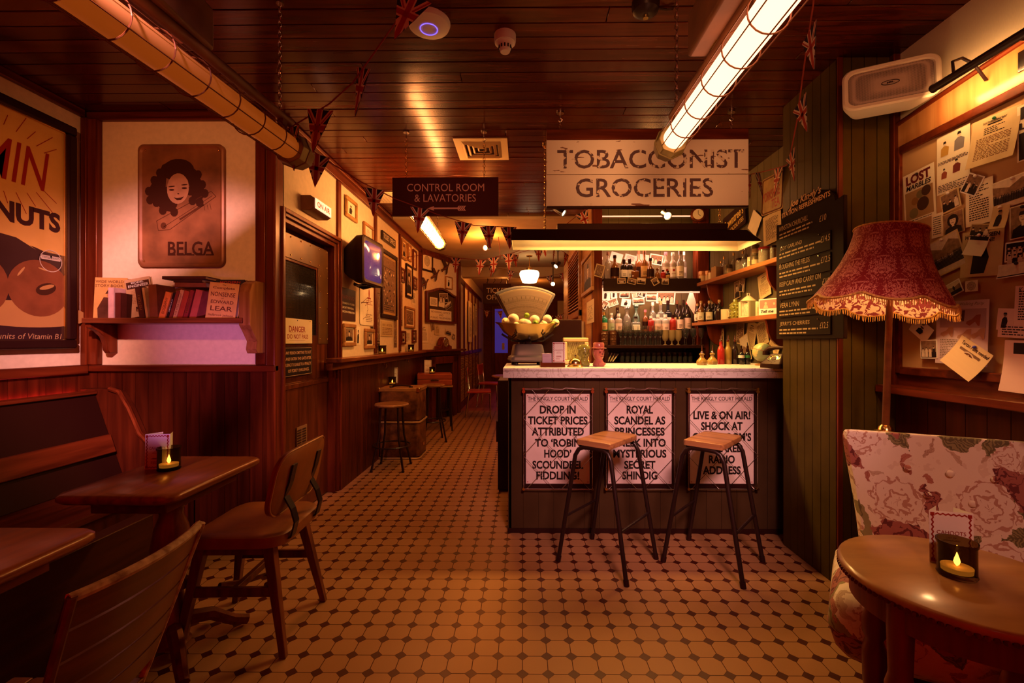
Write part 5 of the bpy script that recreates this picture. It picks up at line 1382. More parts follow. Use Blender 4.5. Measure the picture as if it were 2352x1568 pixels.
# mantel clock, papers behind it
p = hw_(1018, 803, .08); p.z = 1.1705
t = T('mantel_clock', 'dark wooden napoleon mantel clock on the hearth ledge', 'clock', p, HROT)
b = B(); P = [(-.21, 0), (.21, 0), (.21, .05), (.13, .07), (.10, .15), (.05, .195), (0, .205), (-.05, .195), (-.10, .15), (-.13, .07), (-.21, .05)]; b.prism(P, -.05, .05); O('case', b, MAHO, t, bev=.005)
b = B(); b.tube([(.072 * math.cos(a) + .0, -.052, .115 + .072 * math.sin(a)) for a in [2 * PI * k / 28 for k in range(28)]], .008, 8, True); O('bezel', b, CHROME, t)
b = B(); b.m(0).ell(0, .115, .068, .068, -.0515, 28); b.m(1)
for k in range(12): a = 2 * PI * k / 12; b.line(.052 * math.cos(a), .115 + .052 * math.sin(a), .062 * math.cos(a), .115 + .062 * math.sin(a), .004, -.052)
b.line(0, .115, .02, .15, .004, -.0525); b.line(0, .115, -.035, .1, .004, -.0525); O('dial', b, [mat('clock dial brown', (.16, .08, .04), .4), PAPER], t, shade=False)
for i, (px, py, w2, h2, tl, st, lab) in enumerate(((1004, 757, .15, .17, 0, 'letter', 'square notice propped behind the mantel clock'), (994, 750, .09, .13, -12, 'ornate', 'dark leaflet tucked left of the propped notice'), (1030, 762, .2, .10, 8, 'land', 'landscape photograph propped right of the mantel clock'), (1042, 772, .10, .09, 18, 'people', 'small photograph pinned near the hearth corner'))):
    sheet('propped_print', lab, 'print', hw_(px, py, .012 + i * .002), HROT, w2, h2, st, 70 + i, tl, AGED if i == 0 else PAPER, .06)
# cast iron fireplace
p = hw_(1012, 940, .0)
t = T('fireplace', 'dark arched cast iron fireplace in the hearth wall', 'fireplace', (p.x, p.y, 0), HROT)
P = [(-.40, 0), (.40, 0), (.40, 1.0), (-.40, 1.0)]
b = B(); b.box(-.42, -.30, -.09, -.01, 0, 1.05); b.box(.30, .42, -.09, -.01, 0, 1.05); b.box(-.42, .42, -.09, -.01, .93, 1.05); O('surround', b, MAHO, t, bev=.006)
IR = mat('cast iron', (.030, .010, .007), .45, metal=.4)
arch = [(-.30, 0), (-.30, .93), (.30, .93), (.30, 0), (.19, 0), (.19, .55)] + [(.19 * math.cos(PI * i / 10), .55 + .16 * math.sin(PI * i / 10)) for i in range(1, 10)] + [(-.19, .55), (-.19, 0)]
b = B(); b.prism(arch, -.05, -.015); O('cast_front', b, IR, t, bev=.004)
b = B(); b.tube([(.19, -.055, 0), (.19, -.055, .55)] + [(.19 * math.cos(PI * i / 10), -.055, .55 + .16 * math.sin(PI * i / 10)) for i in range(1, 10)] + [(-.19, -.055, .55), (-.19, -.055, 0)], .012, 8); O('arch_moulding', b, IR, t)
b = B(); b.box(-.17, .17, -.10, -.02, .12, .16)
for i in range(7): b.cyl((-.15 + i * .05, -.09, .16), (-.15 + i * .05, -.09, .30), .006, n=6)
O('grate', b, IR, t)

# --- far passage
p = at(1216, 634, 7.8)
t = T('pendant_lamp', 'lit milk glass schoolhouse pendant hanging beyond the scale', 'pendant lamp', (p.x, 7.8, p.z))
b = B(); b.lathe([(.06, -.12), (.12, -.11), (.135, -.07), (.165, .0), (.17, .05), (.15, .085), (.05, .10)], n=32); O('glass_shade', b, mat('lit milk glass', (.9, .8, .6), .3, emit=(1, .72, .40), es=5), t)
b = B(); b.lathe([(.05, .09), (.055, .10), (.05, .14), (.02, .16), (.006, .17), (.006, ZC - .05 - p.z), (.05, ZC - .045 - p.z), (.055, ZC - .03 - p.z)], n=20); O('stem', b, BRASS, t)
# ticket office hanging sign
c, w_, h_ = quadY(1112, 1172, 686, 712, 9.4); c.z = at(1140, 673, 9.4).z
t = T('hanging_sign', 'black ticket office sign hanging far down the passage', 'sign', (c.x, 9.4, c.z))
b = B(); b.box(-.29, .29, -.012, .012, -.22, .20); O('board', b, BLACK, t, bev=.004)
b = B(); b.text('TICKET', -.0, .055, .44, .10, -.0126); b.text('OFFICE', -.0, -.085, .44, .10, -.0126); O('lettering', b, PAPER, t, shade=False)
b = B(); b.tube([(-.72, 0, .34), (.29, 0, .34)], .012, 6)
for k in range(4): b.tube([(-.22 + k * .14, 0, .21), (-.18 + k * .14, 0, .27), (-.22 + k * .14, 0, .33)], .008, 6)
b.cyl((-.2, 0, .2), (-.2, 0, .34), .006, n=6); b.cyl((.2, 0, .2), (.2, 0, .34), .006, n=6); O('scroll_bracket', b, BLACKM, t)
# spotlights on the ceiling
def spotlamp(label, px, py, Y, aimv, zt=None, es=20, sc_=1.0):
    p = at(px, py, Y); t = T('spotlight', label, 'spotlight', p, 0, 'small ceiling spotlights'); t.scale = (sc_,) * 3
    d = Vector(aimv).normalized(); M = d.to_track_quat('Z', 'Y').to_matrix().to_4x4()
    b = B(); b.lathe([(.001, -.13), (.022, -.13), (.028, -.12), (.035, -.03), (.042, 0), (.037, 0), (.033, -.02), (.001, -.022)], n=20, M=M); O('lamp_head', b, BLACKM, t)
    b = B(); b.lathe([(.001, -.018), (.032, -.018), (.030, -.010), (.001, -.006)], n=18, M=M); O('bulb', b, mat('spot bulb %d' % es, (1, .8, .5), .4, emit=(1, .66, .30), es=es), t)
    b = B(); z1 = ((ZC - .03 if Y > 5.4 else ZC) - p.z) / sc_; q_ = M @ Vector((0, 0, -.07)); b.cyl(q_, (q_.x, q_.y, z1), .009, n=8); b.cyl((q_.x, q_.y, z1 - .03), (q_.x, q_.y, z1), .035, n=12); O('stem', b, BLACKM, t)
    return t
spotlamp('black spotlight glowing left of the bar lamp, down the passage', 1114, 569, 6.4, (-.5, -.85, -.25))
spotlamp('brass spotlight under the left end of the tobacconist sign', 1296, 490, 3.75, (.8, -.4, -.6), es=6, sc_=.8)
spotlamp('lit spotlight under the middle of the tobacconist sign', 1534, 496, 4.0, (.1, -.8, -.45), es=20, sc_=.9)
spotlamp('black spotlight above the milk glass pendant on its right', 1276, 612, 7.2, (-.6, -.6, -.6), es=14)
spotlamp('starry bright spotlight right of the pendant', 1270, 652, 8.4, (-.1, -1, -.2), es=40)
spotlamp('small distant spotlight lowest by the louvred shutter', 1300, 673, 8.6, (-.3, -1, 0), es=20, sc_=.8)
# cafe chairs and table far down the passage
def cafe_chair(label, x, y, rz):
    t = T('cafe_chair', label, 'chair', (x, y, 0), rz, 'red cafe chairs down the passage')
    b = B(); b.box(-.2, .2, -.2, .2, .44, .475); O('seat', b, mat('red vinyl', (.34, .03, .03), .4), t, bev=.01)
    b = B(); b.box(-.19, .19, .19, .215, .62, .84); O('backrest', b, mat('red vinyl', (.34, .03, .03), .4), t, bev=.01)
    for s_ in (-1, 1):
        b = B(); b.tube([(s_ * .18, -.19, 0), (s_ * .18, -.18, .44), (s_ * .18, .17, .45), (s_ * .185, .21, .85)], .011, 8); O('frame_side', b, CHROME, t)
        b = B(); b.tube([(s_ * .18, .17, .45), (s_ * .18, .23, 0)], .011, 8); O('leg', b, CHROME, t)
    return t
cafe_chair('red vinyl chrome chair nearest, beside the round passage table', -.74, 7.75, R(95))
cafe_chair('red vinyl chrome chair farther along the passage', -.66, 9.2, R(80))
cafe_chair('red vinyl chrome chair behind the round passage table', -.15, 8.9, R(-10))
t = T('round_cafe_table', 'small round cafe table just behind the left bar end', 'table', (-.22, 7.4, 0))
b = B(); b.lathe([(.001, .72), (.27, .72), (.29, .735), (.28, .75), (.001, .75)], n=28); O('table_top', b, TABLEX, t)
b = B(); b.lathe([(.2, 0), (.2, .02), (.035, .05), (.03, .72), (.1, .72)], n=16); O('pedestal', b, BLACKM, t)
# posters on the far left wall, a cream board and a screen at the end
for i, (xl, xr, yt, yb, st) in enumerate(((1076, 1084, 690, 785, 'words'), (1086, 1090, 700, 775, 'figure'), (1091, 1096, 696, 770, 'letter'))):
    c, w_, h_ = quadX(xl, xr, yt, yb, -1.165); sheet('hung_poster', ('nearest tall cream poster', 'second tall poster', 'farthest tall poster')[i] + ' on the far passage wall', 'poster', c, FL, w_, h_, st, 80 + i, 0, PAPER, .1)
c, w_, h_ = quadY(1282, 1303, 690, 742, 13.9); sheet('cream_board', 'plain cream board on the end wall right of the scale', 'board', (c.x, 13.97, c.z), 0, w_ * 1.1, h_, None, 0)
# leather draught curtain / black equipment case on the bar end is built with the bar

# ================================================================== THE BAR
YF, ZB0, ZB1 = 3.10, 1.055, 1.122
xl, xr = at(1167, 1000, YF).x, 1.97
t = T('bar_counter', 'grey-green boarded bar counter with a pale speckled stone top', 'bar counter', (0, 0, 0))
b = B(); boards_x(b, xl, xr, YF, 0, ZB0, .105, .012, .003); n = 5
boards_y(b, YF, 3.72, xl + .0, 0, ZB0, .12, .012, .003, side=-1)
O('front_panel', b, mat('bar front paint', (.052, .024, .010), .5, var=.15, scale=6), t)
b = B(); b.box(xl + .02, xr, YF + .03, 3.70, 0, ZB0 - .005); O('carcass', b, BLACK, t)
b = B(); b.box(xl - .004, xr, YF - .006, YF + .004, 0, .03); O('kick_strip', b, BLACK, t)
STONE, N, L, p_ = nodes('speckled stone'); p_.inputs['Roughness'].default_value = .45; p_.inputs['Specular IOR Level'].default_value = .2
tc = N.new('ShaderNodeTexCoord'); nz = N.new('ShaderNodeTexNoise'); nz.inputs['Scale'].default_value = 9; nz.inputs['Detail'].default_value = 8; nz.inputs['Distortion'].default_value = 2.2; L.new(tc.outputs['Object'], nz.inputs['Vector'])
cr = N.new('ShaderNodeValToRGB'); e = cr.color_ramp.elements; e[0].position = .47; e[1].position = .5; e[0].color = (.72, .62, .54, 1); e[1].color = (.46, .34, .28, 1); e2 = cr.color_ramp.elements.new(.53); e2.color = (.74, .64, .56, 1)
L.new(nz.outputs['Fac'], cr.inputs[0]); L.new(cr.outputs[0], p_.inputs['Base Color'])
xs = at(1155, 845, 3.05).x
b = B(); b.box(xs, xr, 3.05, 3.74, ZB0, 1.100); O('stone_edge', b, STONE, t, bev=.003)
b = B(); b.box(xs, xr, 3.048, 3.75, 1.1015, ZB1); O('stone_top', b, STONE, t, bev=.004)
b = B(); b.box(-.215, .02, 3.93, 4.42, .02, .965)
o = O('equipment_case', b, BLACK, bev=.006); tag(o, 'black equipment case standing behind the left end of the bar', 'case')
b = B(); b.box(-.232, -.215, 3.99, 4.08, .42, .60); O('latch_plate', b, BLACKM, o)

# --- newspaper placards
def placard(label, pxc, pxw, lines, group='newspaper placards on the bar front'):
    c, w_, h_ = quadY(pxc - 73, pxc + 73, 904, 1110, YF - .012)
    t = T('newspaper_placard', label, 'placard', c, 0, group)
    k = YF / FPX
    b = B(); b.box(-w_ / 2 - .02, w_ / 2 + .012, -.004, .008, -h_ / 2 - .03, h_ / 2 + .02); O('backing', b, BLACK, t)
    b = B(); b.box(-w_ / 2, w_ / 2, -.006, -.004, -h_ / 2, h_ / 2); O('poster_sheet', b, mat('placard paper', (.80, .60, .54), .65, rgb2=(.58, .40, .36), scale=3.2), t)
    b = B(); y = -.0066
    def zz(py): return at(pxc, py, YF - .012).z - c.z
    b.text('THE KINGLY COURT HERALD', 0, zz(915), 137 * k, 9 * k, y, bold=.01)
    b.rect(-w_ * .47, w_ * .47, zz(922.8), zz(922.2), y)
    for s2, py, pw in lines: b.text(s2, 0, zz(py), pw * k, 19 * k, y, bold=.036)
    O('lettering', b, INK, t, shade=False)
    b = B(); b.m(0)
    for sx_ in (-1, 1):
        for z_ in (h_ / 2 - .012, -h_ / 2 + .012): b.ell(sx_ * (w_ / 2 - .012), z_, .004, .004, y - .0002, 8)
    O('corner_pins', b, INKR, t, shade=False)
    b = B(); fw_, fh_ = w_ / 2 + .016, h_ / 2 + .03; yy = -.028
    b.tube([(-fw_ - .01, yy, fh_ + .006), (-.12, yy, fh_ + .006), (-.10, yy - .003, fh_ + .012), (-.05, yy - .003, fh_ + .012), (-.03, yy, fh_ + .006), (.03, yy, fh_ + .004), (.05, yy, fh_ + .012), (.10, yy, fh_ + .010), (.12, yy, fh_ + .006), (fw_ + .01, yy, fh_ + .004)], .0035, 7)
    b.tube([(-fw_, yy, -fh_), (fw_, yy, -fh_)], .0035, 7)
    b.tube([(-fw_, yy, fh_), (-fw_, yy, -fh_)], .002, 6); b.tube([(fw_, yy, fh_), (fw_, yy, -fh_)], .002, 6)
    for cx2, cz2 in ((-.0, .0),):
        dx = fw_ * 2; ext = fh_
        for k2 in range(-3, 4):
            for s_ in (-1, 1):
                # 45 degree lattice clipped to the frame
                off = k2 * .235 + .10 * s_
                pts = []
                for z2 in (-fh_, fh_):
                    pts.append((s_ * z2 * .93 + off, z2))
                (xa, za), (xb_, zb_) = pts
                def cl(xa, za, xb_, zb_):
                    for lim, sg in ((-fw_, 1), (fw_, -1)):
                        ia, ib = (xa - lim) * sg >= 0, (xb_ - lim) * sg >= 0
                        if not ia and not ib: return None
                        if ia != ib:
                            u = (lim - xa) / (xb_ - xa); q = (lim, za + (zb_ - za) * u)
                            if ia: xb_, zb_ = q
                            else: xa, za = q
                    return xa, za, xb_, zb_
                r_ = cl(xa, za, xb_, zb_)
                if r_ and abs(r_[1] - r_[3]) > .03: b.tube([(r_[0], yy + .002 * s_, r_[1]), (r_[2], yy + .002 * s_, r_[3])], .0016, 5)
    O('wire_rack', b, STEEL, t)
    for sx_ in (-1, 1):
        for z_, r_ in ((fh_ + .006, .008), (fh_ - .012, .011), (-fh_, .009)):
            b = B(); b.cyl((sx_ * fw_, yy - .006, z_), (sx_ * fw_, .008, z_), r_, n=14); O('rack_fixing', b, BRASS, t)
    return t
placard('placard about drop in ticket prices, leftmost on the bar front', 1281, 159, [('DROP IN', 940, 82), ('TICKET PRICES', 965, 136), ('ATTRIBUTED', 990.5, 119), ('TO ‘ROBIN', 1016, 104), ('HOOD’', 1041, 62), ('SCOUNDREL', 1066.5, 116), ('FIDDLING!', 1091, 98)])
placard('placard about a royal scandal, in the middle of the bar front', 1469, 159, [('ROYAL', 940, 60), ('SCANDEL AS', 965, 116), ('PRINCESSES', 990.5, 113), ('SNEEK INTO', 1016, 118), ('MYSTERIOUS', 1041, 121), ('SECRET', 1066.5, 71), ('SHINDIG', 1091, 80)])
placard('placard announcing live and on air, rightmost on the bar front', 1657, 159, [('LIVE & ON AIR!', 953, 129), ('SHOCK AT', 978, 94), ("CLOAKROOM’S", 1003, 133), ('DECLARED', 1028.5, 96), ('RADIO', 1054, 59), ('ADDRESS', 1079, 86)])

# --- bar stools
def bar_stool(label, c, rz):
    t = T('bar_stool', label, 'stool', c, rz, 'square wooden bar stools on black tube legs')
    zs = .735
    b = B()
    hx, hy = .112, .175      # short axis x, long axis y
    b.rings([[(x, y, zs - .032) for x, y in rrect(hx, hy, .02)], [(x, y, zs - .004) for x, y in rrect(hx, hy, .02)], [(x, y, zs) for x, y in rrect(hx - .004, hy - .004, .02)]])
    for v in b.bm.verts: v.co.z -= .012 * (1 - (v.co.y / hy) ** 2) * (v.co.z > zs - .01)
    O('seat', b, TABLEX, t, ang=50)
    zt = zs - .045
    for sy in (-1, 1):
        for sx_ in (-1, 1):
            b = B(); A = Vector((sx_ * .065, sy * .165, zt)); E_ = Vector((sx_ * .115, sy * .172, zt - .05)); F2 = Vector((sx_ * .218, sy * .195, .012))
            b.tube([Vector((0, sy * .165, zt + .003)), A, Vector((sx_ * .095, sy * .167, zt - .014)), E_, F2], .0125, 10)
            O('leg', b, BLACKM, t)
            b = B(); d = (F2 - E_).normalized(); b.cyl(F2 - d * .02, F2 + d * .012, .0155, n=12); O('foot', b, BLACK, t)
    for sx_ in (-1, 1):
        b = B(); u = .62; x = sx_ * (.115 + (.218 - .115) * u); b.tube([(x, -.187, .27), (x, .187, .27)], .008, 8); O('stretcher', b, BLACKM, t)
    b = B(); b.box(-.09, .09, -.165, -.15, zt - .01, zt + .012); b.box(-.09, .09, .15, .165, zt - .01, zt + .012); O('seat_bracket', b, BLACKM, t)
    return t
s1 = bar_stool('square seated bar stool in front of the middle placard', (.505, 2.715, 0), R(-39))
s2 = dup(s1, (1.125, 2.70, 0), R(-41), 'square seated bar stool in front of the right-hand placard')
# --- trough lamp over the bar
t = T('bar_lamp', 'long dark trough lamp with a lit cream inside hanging over the bar', 'hanging lamp', (0, 0, 0))
LX0, LX1 = at(1174, 540, 3.30).x, at(1751, 556, 3.30).x
zb = at(1174, 551, 3.30).z; zt = zb + .105; dz = -.012
def hood(b, o_):
    # rim (z=zb) and top (z=zt), slanted ends
    A = [(LX0 + o_, 3.30 + o_, zb), (LX1 - o_, 3.30 + o_, zb + dz), (LX1 - o_, 3.66 - o_, zb + dz), (LX0 + o_, 3.66 - o_, zb)]
    C = [(LX0 + .0 + o_, 3.40, zt - o_), (LX1 - .06 - o_, 3.40, zt - o_ + dz), (LX1 - .06 - o_, 3.56, zt - o_ + dz), (LX0 + .0 + o_, 3.56, zt - o_)]
    for i in range(4): j = (i + 1) % 4; b.face([A[i], A[j], C[j], C[i]])
    b.face(C)
b = B(); hood(b, 0); O('hood', b, BLACK, t, shade=False)
b = B(); hood(b, .004); O('inside', b, mat('lamp inside cream', (.84, .70, .44), .5, var=.05), t, shade=False)
b = B(); b.cyl((LX0 + .10, 3.48, zb + .06), (LX1 - .18, 3.48, zb + .05), .016, n=12); O('tube', b, mat('bar tube', (1, .8, .4), .4, emit=(1, .62, .24), es=12), t)
b = B(); b.box(at(1280, 510, 3.42).x, at(1672, 510, 3.42).x, 3.42, 3.54, zt - .005, zt + .045); O('gear_tray', b, BLACK, t, bev=.004)
b = B(); xch = at(1252, 450, 3.48).x; chain(b, (xch, 3.48, zt), (xch, 3.48, ZC)); chain(b, (1.50, 3.48, zt), (1.50, 3.48, ZC)); b.cyl((xch, 3.48, ZC - .012), (xch, 3.48, ZC), .02); O('chains', b, BRASS, t)

# --- weighing scale
def scale_():
    p = onZ(1212, 838, ZB1); t = T('weighing_scale', 'old grocer fan-dial weighing scale with a brass pan of fruit on the bar', 'scale', (p.x, p.y + .05, ZB1), R(8))
    GR = mat('grey blue enamel', (.13, .10, .105), .32, var=.05)
    b = B(); 
    def sq(hx, hy, z, dy=0): return [(x, y + dy, z) for x, y in rrect(hx, hy, .03)]
    b.rings([sq(.140, .12, .028), sq(.145, .125, .04), sq(.140, .12, .06), sq(.120, .105, .075), sq(.108, .095, .145), sq(.098, .085, .158)])
    O('base', b, GR, t, ang=30)
    for sx_ in (-1, 1):
        for sy in (-1, 1): b = B(); b.lathe([(.016, 0), (.016, .022), (.011, .03)], (sx_ * .10, sy * .085, 0), 12); O('foot', b, BLACKM, t)
    b = B(); b.cyl((0, 0, .155), (0, 0, .18), .03); b.tube([(-.20, 0, .235), (-.12, 0, .185), (0, 0, .176), (.12, 0, .185), (.20, 0, .235)], .008, 8); b.tube([(0, -.1, .205), (0, 0, .176), (0, .1, .205)], .008, 8)
    for s_ in (-1, 1): b.tube([(s_ * .135, 0, .19), (s_ * .125, -.06, .20), (s_ * .10, -.10, .225), (s_ * .115, -.115, .245)], .006, 6)
    O('pan_cradle', b, BLACKM, t)
    PAN = mat('worn brass pan', (.62, .42, .16), .2, metal=.9, var=.12)
    b = B(); prof = [(.02, .187), (.07, .19), (.12, .21), (.17, .25), (.205, .29), (.225, .305), (.228, .309), (.205, .297), (.165, .256), (.115, .217), (.065, .197), (.001, .195)]
    rr = [[(r * 1.1 * math.cos(2 * PI * i / 40), r * .72 * math.sin(2 * PI * i / 40), z + (.016 if abs(math.cos(2 * PI * i / 40)) > .0 and r > .2 else 0) * abs(math.cos(2 * PI * i / 40)) ** 3) for i in range(40)] for r, z in prof]
    b.rings(rr); O('pan', b, PAN, t, ang=60)
    # fan-shaped dial housing behind the pan
    def fan(r0, r1, a, n=22, inset=0, rc=.0):
        P = []
        for i in range(n + 1):
            th = R(90 + a) - 2 * R(a) * i / n; P.append((r1 * math.cos(th), r1 * math.sin(th)))
        th = R(90 - a); P.append((r0 * math.cos(th), r0 * math.sin(th))); th = R(90 + a); P.append((r0 * math.cos(th), r0 * math.sin(th)))
        return [(x, z + .11) for x, z in P]
    b = B(); b.prism(fan(.10, .51, 29), .105, .165); O('dial_housing', b, GR, t, bev=.014, seg=3)
    b = B(); b.prism(fan(.13, .485, 26.5), .098, .106); O('dial_rim', b, mat('dial rim tan', (.26, .16, .10), .4), t, bev=.003)
    b = B(); b.flat(fan(.16, .472, 25.2)[::-1], .0972); face = O('dial_face', b, mat('dial cream', (.20, .12, .09), .5), t, shade=False)
    b = B(); y = .0966
    for i in range(41):
        th = R(90 + 24 - 48 * i / 40)
        for r0, r1 in ((.20, .205), (.26, .268), (.30, .308), (.34, .348), (.385, .40)):
            b.line(r0 * math.cos(th), r0 * math.sin(th) + .11, r1 * math.cos(th), r1 * math.sin(th) + .11, .0022, y)
        if i % 4 == 0: b.line(.405 * math.cos(th), .405 * math.sin(th) + .11, .425 * math.cos(th), .425 * math.sin(th) + .11, .005, y)
    for r0 in (.375, .405, .43):
        for i in range(30):
            a0, a1 = R(90 + 24 - 48 * i / 30), R(90 + 24 - 48 * (i + 1) / 30); b.line(r0 * math.cos(a0), r0 * math.sin(a0) + .11, r0 * math.cos(a1), r0 * math.sin(a1) + .11, .0012, y)
    for r0 in [.17 + .012 * k for k in range(17)]:
        for i in range(24):
            a0, a1 = R(90 + 23 - 46 * i / 24), R(90 + 23 - 46 * (i + .6) / 24); b.line(r0 * math.cos(a0), r0 * math.sin(a0) + .11, r0 * math.cos(a1), r0 * math.sin(a1) + .11, .0022, y)
    O('price_chart', b, mat('chart grey brown', (.10, .06, .04), .6), face, shade=False)
    b = B(); b.box(-.05, .05, .11, .16, .10, .22); O('dial_neck', b, GR, t, bev=.006)
    return t
SCL = scale_()
# fruit in the pan
LEM = mat('lemon skin', (.84, .62, .34), .45, var=.08, scale=30, bump=.05); LIM = mat('lime skin', (.15, .24, .02), .42, var=.2, scale=20); GRP = mat('grapefruit skin', (.86, .58, .40), .5, var=.06, scale=25)
frs = [(1166, 741, .034, 'lemon', 0), (1161, 738, .030, 'lemon', 0), (1179, 733, .044, 'grapefruit', .01), (1201, 742, .036, 'lemon', 0), (1210, 744, .036, 'grapefruit', -.02), (1210, 724, .022, 'lime', .05), (1228, 735, .040, 'grapefruit', .02), (1230, 742, .024, 'lime', -.04), (1186, 747, .026, 'lemon', -.04), (1199, 749, .020, 'lime', -.06), (1257, 733, .036, 'grapefruit', .02), (1249, 746, .031, 'lemon', -.02), (1276, 741, .030, 'lemon', .0), (1270, 746, .024, 'lime', -.02), (1243, 748, .022, 'lemon', -.05)]
where = ['behind the stalk-ended lemon at the pan left rim', 'at the pan left rim with a pointed tip', 'biggest and highest, left in the pan', 'left of the pan centre', 'front of the pan centre, slightly dimpled', 'high at the back under the dial', 'large, right of the pan centre', 'dark, front right of the pan centre', 'low at the front left rim', 'low at the front rim left of centre', 'round, high on the right of the pan', 'low at the front right rim', 'at the right rim of the pan', 'at the right rim in front of a lemon', 'half sunk at the front right of centre']
Yp = SCL.location.y
for (px, py, r, k, dy), wh in zip(frs, where):
    p = at(px, py, Yp + dy)
    b = B(); M = Euler((rnd.uniform(0, 3), rnd.uniform(0, 3), rnd.uniform(0, 3))).to_matrix().to_4x4()
    if k == 'grapefruit': b.sphere((0, 0, 0), r, 20, 12)
    else: b.lathe([(r * .02, -r * 1.28), (r * .14, -r * 1.2), (r * .34, -r * 1.02), (r * .72, -r * .7), (r * .95, -r * .3), (r, 0), (r * .94, r * .32), (r * .7, r * .72), (r * .32, r * 1.02), (r * .15, r * 1.18), (r * .02, r * 1.24)], n=20, M=M)
    o = O(k, b, {'lemon': LEM, 'lime': LIM, 'grapefruit': GRP}[k], ang=180); o.location = p
    tag(o, {'lemon': 'yellow lemon ', 'lime': 'green lime ', 'grapefruit': 'pale grapefruit '}[k] + wh, k, 'fruit heaped in the scale pan')

# --- things on the left half of the counter
def onbar(px, py): return onZ(px, py, ZB1)
c, w_, h_ = quadY(1246, 1335, 740, 832, 3.68)
t = T('till_monitor', 'black till monitor seen from behind, next to the scale', 'monitor', (c.x, 3.66, ZB1), R(-3))
b = B(); b.box(-w_ / 2, w_ / 2, -.02, .02, .03, h_ + .03); O('screen_back', b, BLACK, t, bev=.006)
b = B(); b.box(-.10, .10, -.05, .06, 0, .012); b.box(-.03, .03, -.005, .03, .01, .1); O('stand', b, BLACK, t, bev=.003)
c = onbar(1270, 843)
t = T('coaster_tray', 'dark wooden tray holding lilac coaster stacks beside the scale', 'tray', c, R(2))
b = B(); b.box(-.085, .085, -.005, .08, 0, .004); b.box(-.085, .085, -.005, .002, 0, .032); b.box(-.085, .085, .076, .083, 0, .032); b.box(-.085, -.078, 0, .08, 0, .032); b.box(.078, .085, 0, .08, 0, .032); b.box(-.003, .003, 0, .08, 0, .03); O('tray', b, MAHOX, t, bev=.001)
LIL = mat('lilac card', (.58, .40, .50), .7)
for i, (z0, z1) in enumerate(((.0045, .075), (.0755, .10))):
    b = B()
    for k in range(int((z1 - z0) / .005)): b.box(-.072, -.008, .008, .07, z0 + k * .005 + .0004, z0 + k * .005 + .0046)
    o = O('coaster_stack', b, LIL); o.location = c + Vector((0, 0, 0)); o.rotation_euler = (0, 0, R(2 + i * 3)); tag(o, 'lilac coaster stack, ' + ('tall one in the tray' if i == 0 else 'small one on top of the other'), 'coasters', 'stacks of lilac coasters'); o['kind'] = 'stuff'
menu((c.x + .04, c.y - .008, ZB1 + .034), R(-6), 'tall menu card leaning in the coaster tray', .085, .14)
p = onbar(1324, 837.5)
t = T('framed_picture', 'tilted gilt picture frame standing on the bar beside the bell', 'picture frame', (p.x, p.y, ZB1 + .004), R(6), rx=R(-10))
b = B(); w_, h_, f_ = .20, .205, .032
for x0, x1, z0, z1 in ((-w_ / 2, w_ / 2, h_ - f_, h_), (-w_ / 2, w_ / 2, 0, f_), (-w_ / 2, -w_ / 2 + f_, f_, h_ - f_), (w_ / 2 - f_, w_ / 2, f_, h_ - f_)): b.box(x0, x1, -.012, .012, z0, z1)
O('frame', b, mat('pale gilt', (.62, .42, .13), .35, metal=.4), t, bev=.006)
b = B(); b.box(-w_ / 2 + f_, w_ / 2 - f_, -.002, .004, f_, h_ - f_); art_b = b; O('print', b, mat('green print', (.30, .27, .07), .5, var=.5, scale=40), t)
b = B()
for k in range(9): b.line(-.06 + k * .015, .04, -.02 + k * .015, .17, .0018, -.0026); b.line(-.06 + k * .015, .17, -.02 + k * .015, .04, .0018, -.0026)
O('print_lines', b, INKB, t, shade=False)
p = onbar(1321, 842.5)
t = T('counter_bell', 'brass counter service bell in front of the gilt picture frame', 'bell', p)
b = B(); b.lathe([(.055, 0), (.056, .006), (.050, .012), (.001, .012)], n=28); O('bell_base', b, BRASS, t)
b = B(); b.lathe([(.046, .018), (.047, .024), (.040, .045), (.022, .060), (.001, .064)], n=28); O('dome', b, BRASS, t)
b = B(); b.lathe([(.004, .062), (.004, .072), (.009, .076), (.006, .084), (.001, .086)], n=14); b.cyl((0, 0, .01), (0, 0, .02), .012); O('plunger', b, CHROME, t)
